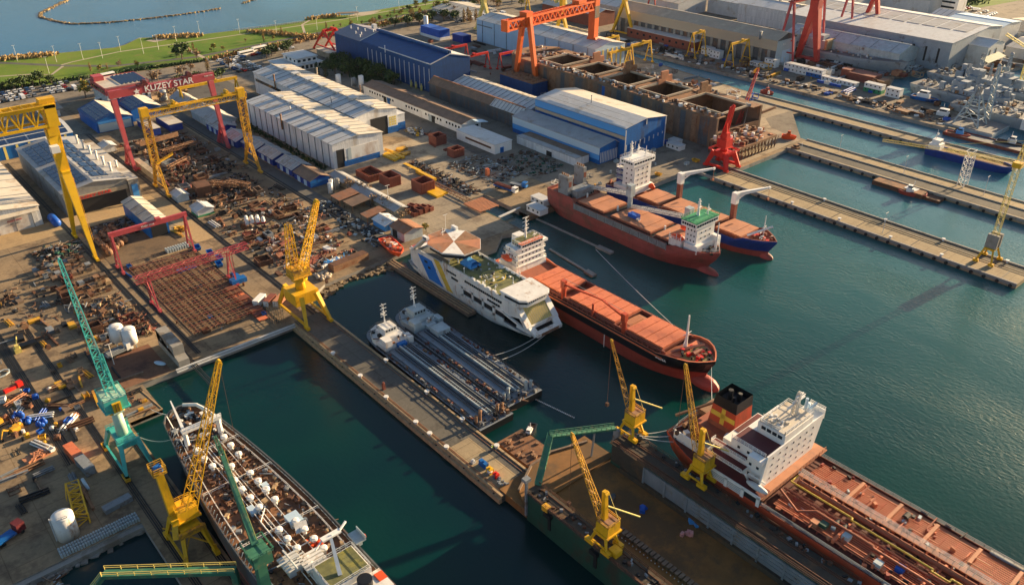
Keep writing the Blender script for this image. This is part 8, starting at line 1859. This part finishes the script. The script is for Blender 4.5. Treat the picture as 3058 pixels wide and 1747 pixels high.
scatter(43,14,29,222,262,['bulk_bag','bulk_bag','steel_crate','oil_drum','pipe_bundle'],['tarp_blue','white_worn','white_worn','hatch_tan','crane_yellow_worn','rust'],'in the coloured pile by the blue tarpaulins','items around the blue tarpaulins',22,al=False)
for x,y,s_,lb in((19,243,2.6,'blue tarpaulin pile, middle one of the three at the left edge of the yard'),(22,239,2.2,'blue tarpaulin pile nearest the camera of the three'),(17.5,248,2,'blue tarpaulin pile farthest of the three'),(7,262,1.6,'small blue tarpaulin at the very left edge of the picture')):
 b=MB();r=random.Random(int(x*3));[b.ball((r.uniform(-s_,s_)*.6,r.uniform(-s_,s_)*.6,.6),r.uniform(.4,.9),r.uniform(.4,.9),r.uniform(.6,1.3),9,6) for i in range(7)];one('tarpaulin_pile',b,'tarp_blue',lb,'tarpaulin',(x,y,2),smooth=True)
for x,y,lb in((12,247,'yellow excavator parked left of the blue tarpaulins, farther one'),(15,240,'yellow excavator parked left of the blue tarpaulins, nearer one')):
 t=thing('excavator',lb,'excavator',(x,y,2),rad(200));b=MB();b.box(-1.4,-1.3,0,1.4,-.8,.8);b.box(-1.4,.8,0,1.4,1.3,.8);build('track',b,'dark',t);b=MB();b.box(-1.4,-1.1,.9,1,1.1,2.3);b.bar((1,0,1.6),(3,0,3.2),.4);b.bar((3,0,3.2),(4.2,0,.6),.3);build('body',b,'crane_yellow_worn',t);b=MB();b.box(3.8,-.5,0,4.6,.5,.7);build('bucket',b,'dark',t);win(t,(.4,-.8,2.2),(1,.7,1),'glass','cab')
b=MB();[b.bar((2.6*math.cos(rad(k*45)),1.8*math.sin(rad(k*45)),.4),(2.6*math.cos(rad(k*45+45)),1.8*math.sin(rad(k*45+45)),.4),.35) for k in range(8)];one('steel_ring',b,'pale_steel','pale rounded steel ring frame lying on the sandy yard at left','steel frame',(19.5,275,2),.4)
b=MB();b.box(-2.5,-.6,0,1.5,.6,1.1);b.box(1.5,-.8,0,3.2,.8,1.7);one('red_machine',b,'crane_red','small red machine lying on the sandy yard at left','machine',(20,264,2),.25)
for x,y,m,lb in((25,313,'white','small white machine standing on the narrow tracks, upper one'),(27,286,'pale_yellow','small yellow-white crane machine on the narrow tracks, lower one'),(29,322,'dark','small dark truck parked in the sandy yard')):
 b=MB();b.box(-1,-1.2,0,1,1.2,1.6);b.box(-.6,-1,1.6,.6,.4,2.8);b.bar((0,0,2),(1.4,5,3),.3);one('yard_machine',b,m,lb,'machine',(x,y,2))
b=MB();b.box(0,0,0,7,4,.3);r=random.Random(2);[b.bar((r.uniform(0,6),r.uniform(0,3),.5),(r.uniform(0,7),r.uniform(0,4),.7),.3) for i in range(20)];one('steel_jumble',b,'hatch_tan','flat jumble of tan steel pieces behind the long orange container','scrap',(14,222,2),.2)
scatter(21,4,28,196,235,['pipe_bundle','oil_drum','stillage','steel_beam'],['rust','grey_steel','rust_light','dark'],'in the shaded lower left yard','items in the lower left yard',24)
b=MB();b.ball((0,0,.5),1,2.4,.5,12,6);one('rib_boat',b,'pale_blue','pale blue inflatable boat lying on the red slipway deck','boat',(60.5,247,2),.5,smooth=True)
def openbox(lb,x,y,lx,ly,h,m='red_oxide',rz=0.0,ribs=5,z=2.03):
 b=MB();b.box(0,0,0,lx,.3,h);b.box(0,ly-.3,0,lx,ly,h);b.box(0,.3,0,.3,ly-.3,h);b.box(lx-.3,.3,0,lx,ly-.3,h);b.box(.3,.3,.2,lx-.3,ly-.3,.5)
 for i in range(ribs):b.box(lx*(i+.5)/ribs-.12,.3,.5,lx*(i+.5)/ribs+.12,ly-.3,h*.6)
 for i in range(6):b.box(lx*(i+.5)/6-.1,-.2,.1,lx*(i+.5)/6+.1,0,h-.2)
 return one('steel_block',b,m,lb,'steel block',(x,y,z),rz)
openbox('red-brown hull block with yellow floor on the apron, farthest of three',197,334,9,12,3.4);openbox('red-brown hull block with high rear wall beside it on the apron',201,322,7,9,5);openbox('tall open red-brown box block standing alone on the apron',208,305,8,8.4,5.4)
b=MB();b.box(0,0,0,2.6,9,.4);b.box(3,2,0,5,5,.6);one('yellow_plates',b,'crane_yellow','yellow plates lying inside the farthest red-brown hull block','steel plates',(199.5,335.5,2.6))
for i in range(7):openbox('jagged red-brown steel piece in the cluster beside the round bare tree',190.5+(i%4)*3,286.5+(i//4)*4.4,2.4,3.8,2+(i*37%3)*.6,'red_oxide',.05*i,2)['group']='jagged red-brown pieces'
openbox('red-brown cut hull block beside the brown-roofed workshop, farther one',253,354,7,7,5.2,ribs=2);openbox('red-brown cut hull block nearer the royal blue hall',249,333,7,6,4.4,ribs=2);openbox('small upright red pillar block by the dark racks',246,302,1.6,1.6,4,'hatch_orange',0,1)
b=MB();[b.box(0,i*1.15,.5,11,i*1.15+.6,.75) for i in range(11)];b.box(0,0,0,.4,12.6,.5);b.box(10.6,0,0,11,12.6,.5);b.box(5.3,0,0,5.7,12.6,.5);one('deck_plate',b,'hatch_tan','square orange-brown ribbed panel raised beside the inlet','steel panel',(214.5,268.5,3.2))
t=thing('steel_plate','bright yellow flat panel pair lying on the middle of the apron','steel panel',(211,297,2.05),rad(0));build('plate',MB().box(0,0,0,4.2,17,1),'crane_yellow',t);build('plate',MB().box(4.4,1,0,7.4,15,.9),'crane_yellow',t)
b=MB();b.box(0,0,0,2.0,15,1.4);b.box(.4,13,1.4,2.4,27,1.5);one('yellow_beam',b,'crane_yellow','long bright yellow beam along the dark steel rack','steel beam',(221.5,314,2.4))
heap('dark rack of plates and bars crossing the apron beside the yellow beam',224,290,232,344,310,31,['dark','grey_steel','rust','dark'],2.0,bars=.6)
b=MB();[(b.bar((0,i*2.4,.8),(2.6,i*2.4,.8),.25),b.bar((0,i*2.4,0),(0,i*2.4,.8),.2),b.bar((2.6,i*2.4,0),(2.6,i*2.4,.8),.2)) for i in range(20)];b.bar((0,0,.9),(0,46,.9),.3);b.bar((2.6,0,.9),(2.6,46,.9),.3);one('steel_ladder',b,'rust_light','long ladder-like steel track lying from the dark rack to the ribbed panel','steel track',(218.5,270,2.05))
heap('dark scrap lines on the far side of the apron',240,292,262,330,310,32,['dark','grey_steel','rust','pale_steel','wood'],1.2,bars=.7);heap('dark clutter in front of the low grey annex',262,285,286,318,210,33,['dark','grey_steel','dock_green','rust'],1.4);heap('pale and yellow clutter beside the open door of the longest white warehouse',254,374,262,388,80,34,['crane_yellow','wood_light','white_worn','dark'],1.4)
heap('tyres and dark junk along the low rusty sheds',160,272,171,330,190,35,['dark','dark','grey_steel','pale_steel','wood'],1.3,bars=.25)
scatter(5,226,236,352,364,['steel_beam','plate_stack'],['crane_yellow_worn'],'on the apron right of the long white warehouse','yellow steel on the apron',36,(1,1.6));scatter(7,252,262,340,372,['steel_beam','plate_stack','pipe_bundle'],['crane_yellow_worn','rust','red_oxide'],'beside the brown-roofed workshop','steel beside the brown-roofed workshop',37)
b=MB();b.box(0,0,0,2,12,1.0);b.box(2.6,1,0,4.6,12.4,.9);b.box(5.2,.4,0,7.2,10.4,1.0);one('yellow_beam',b,'crane_yellow','three yellow beams lying beside the front corner of the first white warehouse','steel beams',(222.6,350,2.05))
scatter(28,262,348,246,276,['pipe_bundle','steel_crate','stillage','oil_drum','waste_skip'],['rust','grey_steel','white_worn','pale_steel','dark','crane_yellow_worn'],'between the blue halls and the ships','items on the ship quay',38)
scatter(43,348,362,274,400,['pipe_bundle','steel_crate','stillage','waste_skip'],['rust','grey_steel','white_worn','dark','tarp_blue'],'along the foot of the huge rusty hull','items by the rusty hull',39)
scatter(64,408,474,270,395,list(PR)[:8],['rust','rust_light','hatch_tan','grey_steel','white_worn','tarp_blue'],'on the peninsula right of the rusty hull','items on the peninsula',40,(1,2.2));heap('brown material heaps on the peninsula by the canal',412,290,450,380,350,41,['rust_light','hatch_tan','rust','grey_steel'],2)
scatter(79,500,534,184,470,list(PR)[:8],['rust','grey_steel','white_worn','dark','rust_light','tarp_blue','crane_yellow_worn'],'on the far quay along the canal','items on the far quay',42,(1.2,2.6));scatter(57,538,582,255,470,list(PR)[:8],['rust','grey_steel','white_worn','dark','red_oxide','pale_steel'],'in the far yard around the red goliath legs','items in the far yard',43,(1.4,3))
scatter(50,340,420,400,560,list(PR)[:8],['rust','grey_steel','white_worn','dark','tarp_blue','red_oxide'],'between the blue hall and pale warehouse','items behind the blue hall',44,(1,2.4));scatter(43,575,700,210,260,list(PR)[:8],['rust','grey_steel','white_worn','hatch_tan','pale_steel','wood_light'],'on the quay around the far warships','items by the warships',45,(1.4,3))
heap('clutter on the far quay edge',498,190,512,420,450,46,['grey_steel','rust_light','white_worn','dark','wood'],1.8,(.6,3));heap('clutter between the far cabins and the warship hull',545,262,572,420,350,47,['grey_steel','rust_light','white_worn','dark','red_oxide'],2.4,(.6,3.4));heap('clutter around the far warships',576,256,640,262,150,48,['grey_steel','rust_light','white_worn'],2.4,(.6,3.4))
b=MB();b.box(0,0,0,10,26,5);b.prism([(0,0),(10,0),(10,26),(0,26)],5,5.8);one('tarp_shelter',b,'tarp_blue','bright blue tarpaulin shelter with white base behind the big blue hall','shelter',(400,548,4));b=MB();b.box(0,0,0,10.4,26.4,2.2);one('shelter_base',b,'white','white base wall under the bright blue tarpaulin shelter','wall',(399.8,547.8,2))
b=MB();b.box(0,0,0,5,22,2.6);one('site_cabin',b,'white','long white cabin row at the foot of the orange gantry leg','cabin',(372,402,2));b=MB();b.ball((0,0,.8),4,6,2.4,12,6);one('tarpaulin_pile',b,'tarp_blue','blue tarpaulin mound beside the dark blue hull section','tarpaulin',(370,391,2),smooth=True)
b=MB();b.box(0,0,0,8,14,5.6);one('blue_block',b,'hut_blue','dark blue block building right of the tarpaulin shelter','shed',(408,528,2))
r=random.Random(77)
for i in range(34):
 lx,ly=r.uniform(2.4,6.5),r.uniform(2.4,7);x,y=(r.uniform(121,153),r.uniform(286,465)) if i<26 else(r.uniform(50,62),r.uniform(270,330))
 m=r.choice(['rust','rust','red_oxide','hull_rusty','rust_light','grey_steel']);openbox('%s open ship block among the scrap of the %s'%(CN.get(m,'brown'),'long yard under the gantries' if i<26 else 'yard by the white tanks'),x,y,lx,ly,r.uniform(1,2.8),m,r.choice((0,rad(90)))+r.uniform(-.12,.12),r.randint(2,5)).__setitem__('group','open ship blocks in the scrap yards')
for i in range(34):
 x,y=r.uniform(119,150),r.uniform(286,460);l=r.uniform(7,15);b=MB();b.box(0,-.35,0,l,.35,.12);b.box(0,-.06,.12,l,.06,.7);b.box(0,-.35,.7,l,.35,.82)
 if i%2:b.box(0,.5,0,l*.9,1.2,.12);b.box(0,.8,.12,l*.9,.92,.7);b.box(0,.5,.7,l*.9,1.2,.82)
 m=r.choice(['rust','rust_light','red_oxide','wood']);one('long_girder',b,m,'%s long girder lying in the yard under the gantries'%CN[m],'girder',(x,y,2.1),r.choice((0,.1,rad(90),1.3,.5))+r.uniform(-.2,.2),'long girders in the scrap yard')
 # ---------------------------------------------------------------- people and pier equipment
def person(x,y,z,rz,top,lb):
 t=thing('person',lb,'person',(x,y,z),rz)
 me=bpy.data.meshes.new('body');V_=[(0,0,.95),(0,0,1.2),(0,0,1.42),(0,0,1.55),(0,.02,1.7),(.19,0,1.4),(.24,0,1.12),(.22,.1,.9),(-.19,0,1.4),(-.24,.02,1.12),(-.22,.12,.9),(.1,0,.9),(.11,.03,.5),(.11,0,.06),(.12,.14,.04),(-.1,0,.9),(-.12,-.02,.5),(-.13,-.06,.06),(-.13,.08,.04)]
 E_=[(0,1),(1,2),(2,3),(3,4),(2,5),(5,6),(6,7),(2,8),(8,9),(9,10),(0,11),(11,12),(12,13),(13,14),(0,15),(15,16),(16,17),(17,18)]
 me.from_pydata(V_,E_,[]);o=bpy.data.objects.new('body',me);COL.objects.link(o);o.parent=t;me.materials.append(M['trousers'])
 md=o.modifiers.new('Skin','SKIN');R_=[.15,.15,.14,.06,.11,.06,.05,.045,.06,.05,.045,.09,.07,.05,.05,.09,.07,.05,.05]
 for i,q in enumerate(R_):me.skin_vertices[0].data[i].radius=(q,q*.85)
 me.skin_vertices[0].data[0].use_root=True;o.modifiers.new('Sub','SUBSURF').levels=1
 b=MB();b.tube((0,0,.85),(0,0,1.46),.2,10,.19);b.tube((.16,0,1.42),(.26,.02,1.1),.075,6);b.tube((-.16,0,1.42),(-.26,.02,1.1),.075,6);build('jacket',b,top,t);b=MB();b.ball((0,.02,1.76),.14,.15,.1,10,6);build('helmet',b,'white',t,True);b=MB();b.ball((0,.05,1.67),.1,.1,.12,10,6);build('face',b,'skin',t,True)
person(116.0,142.2,2.05,rad(150),'hivis','person in bright yellow-green jacket standing on the outer part of the central pier');person(115.3,141.6,2.05,rad(-30),'trousers','person in dark clothes standing beside the yellow-jacketed one on the central pier')
for x,y,m,s_,lb in((110,138.6,'royal_blue',(1.2,3.0,1.6),'blue machine box on the outer part of the central pier'),(109.6,135.4,'crane_yellow',(1.4,1.8,1.6),'yellow compressor between the blue and red boxes on the pier'),(109.8,133,'crane_red',(1.2,1.6,1.3),'red box with white cylinders on the central pier end'),(108.6,141.6,'light_roof',(1,1,.8),'pale small box left of the blue machine on the pier'),(107.6,187,'red_oxide',(.8,.8,2.2),'red pillar with tan top on the dark part of the central pier')):
 b=MB();b.box(-s_[0]/2,-s_[1]/2,0,s_[0]/2,s_[1]/2,s_[2]);b.tube((0,0,s_[2]),(0,0,s_[2]+.4),.35,8);b.box(-s_[0]/2-.1,-s_[1]/2-.1,0,s_[0]/2+.1,s_[1]/2+.1,.2);one('pier_equipment',b,m,lb,'equipment',(x+(1.2 if 'pillar' in lb else 0),y,2.05))
b=MB();r=random.Random(9);[b.rbox(r.uniform(0,2),r.uniform(0,8),0,r.uniform(.3,.9),r.uniform(.3,.9),r.uniform(.3,.9),r.uniform(0,3)) for i in range(26)];one('pier_junk',b,'grey_steel','jumble of grey gear at the very end of the central pier','gear',(108.4,127.6,2.05))
# mooring lines
def rope(a,c,sag,lb,r_=.07,m='light_roof'):
 b=MB();n=10;pts=[tuple(a[k]+(c[k]-a[k])*i/n-(sag*4*(i/n)*(1-i/n) if k==2 else 0)-a[k] for k in range(3)) for i in range(n+1)]
 for p,q in zip(pts,pts[1:]):b.bar(p,q,r_*2)
 one('mooring_line',b,m,lb,'rope',a)
rope((190,121.8,10),(231,212,1),1,'long mooring line from the orange carrier bow across to the floating walkway');rope((165,175.6,4),(143,178,3.5),1.4,'mooring line from the ferry bow to the far barge, left one');rope((169,175,4),(143.6,174,3.5),1.8,'mooring line from the ferry bow to the far barge, right one')
rope((144,113,11),(157,106.5,11.5),1,'mooring line from the dock to the tanker stern, upper one');rope((144,112,11),(156,103,11.5),1,'mooring line from the dock to the tanker stern, middle one');rope((144,111,11),(154,100,11.5),1,'mooring line from the dock to the tanker stern, lower one');rope((190,122,8),(170,107,11),.6,'mooring line from the orange carrier bow to the tanker stern');rope((52,201,13.5),(49,226,2),1.5,'mooring line from the old tanker bow to the rusty platform');rope((46.4,192,13.5),(42,214,2),1.5,'mooring line from the old tanker to the teal crane quay')
# ---------------------------------------------------------------- thin air haze
b=MB();b.box(-1000,-300,-15,2300,1700,180)
hm=bpy.data.materials.new('haze');hm.use_nodes=True;hn=hm.node_tree;hn.nodes.remove(hn.nodes['Principled BSDF'])
pv=hn.nodes.new('ShaderNodeVolumePrincipled');pv.inputs['Color'].default_value=(.80,.88,1,1);pv.inputs['Density'].default_value=.000008
hn.links.new(pv.outputs[0],hn.nodes['Material Output'].inputs['Volume'])
tag(build('haze',b,hm),'thin pale haze in the air over the whole shipyard','haze',kind='stuff')
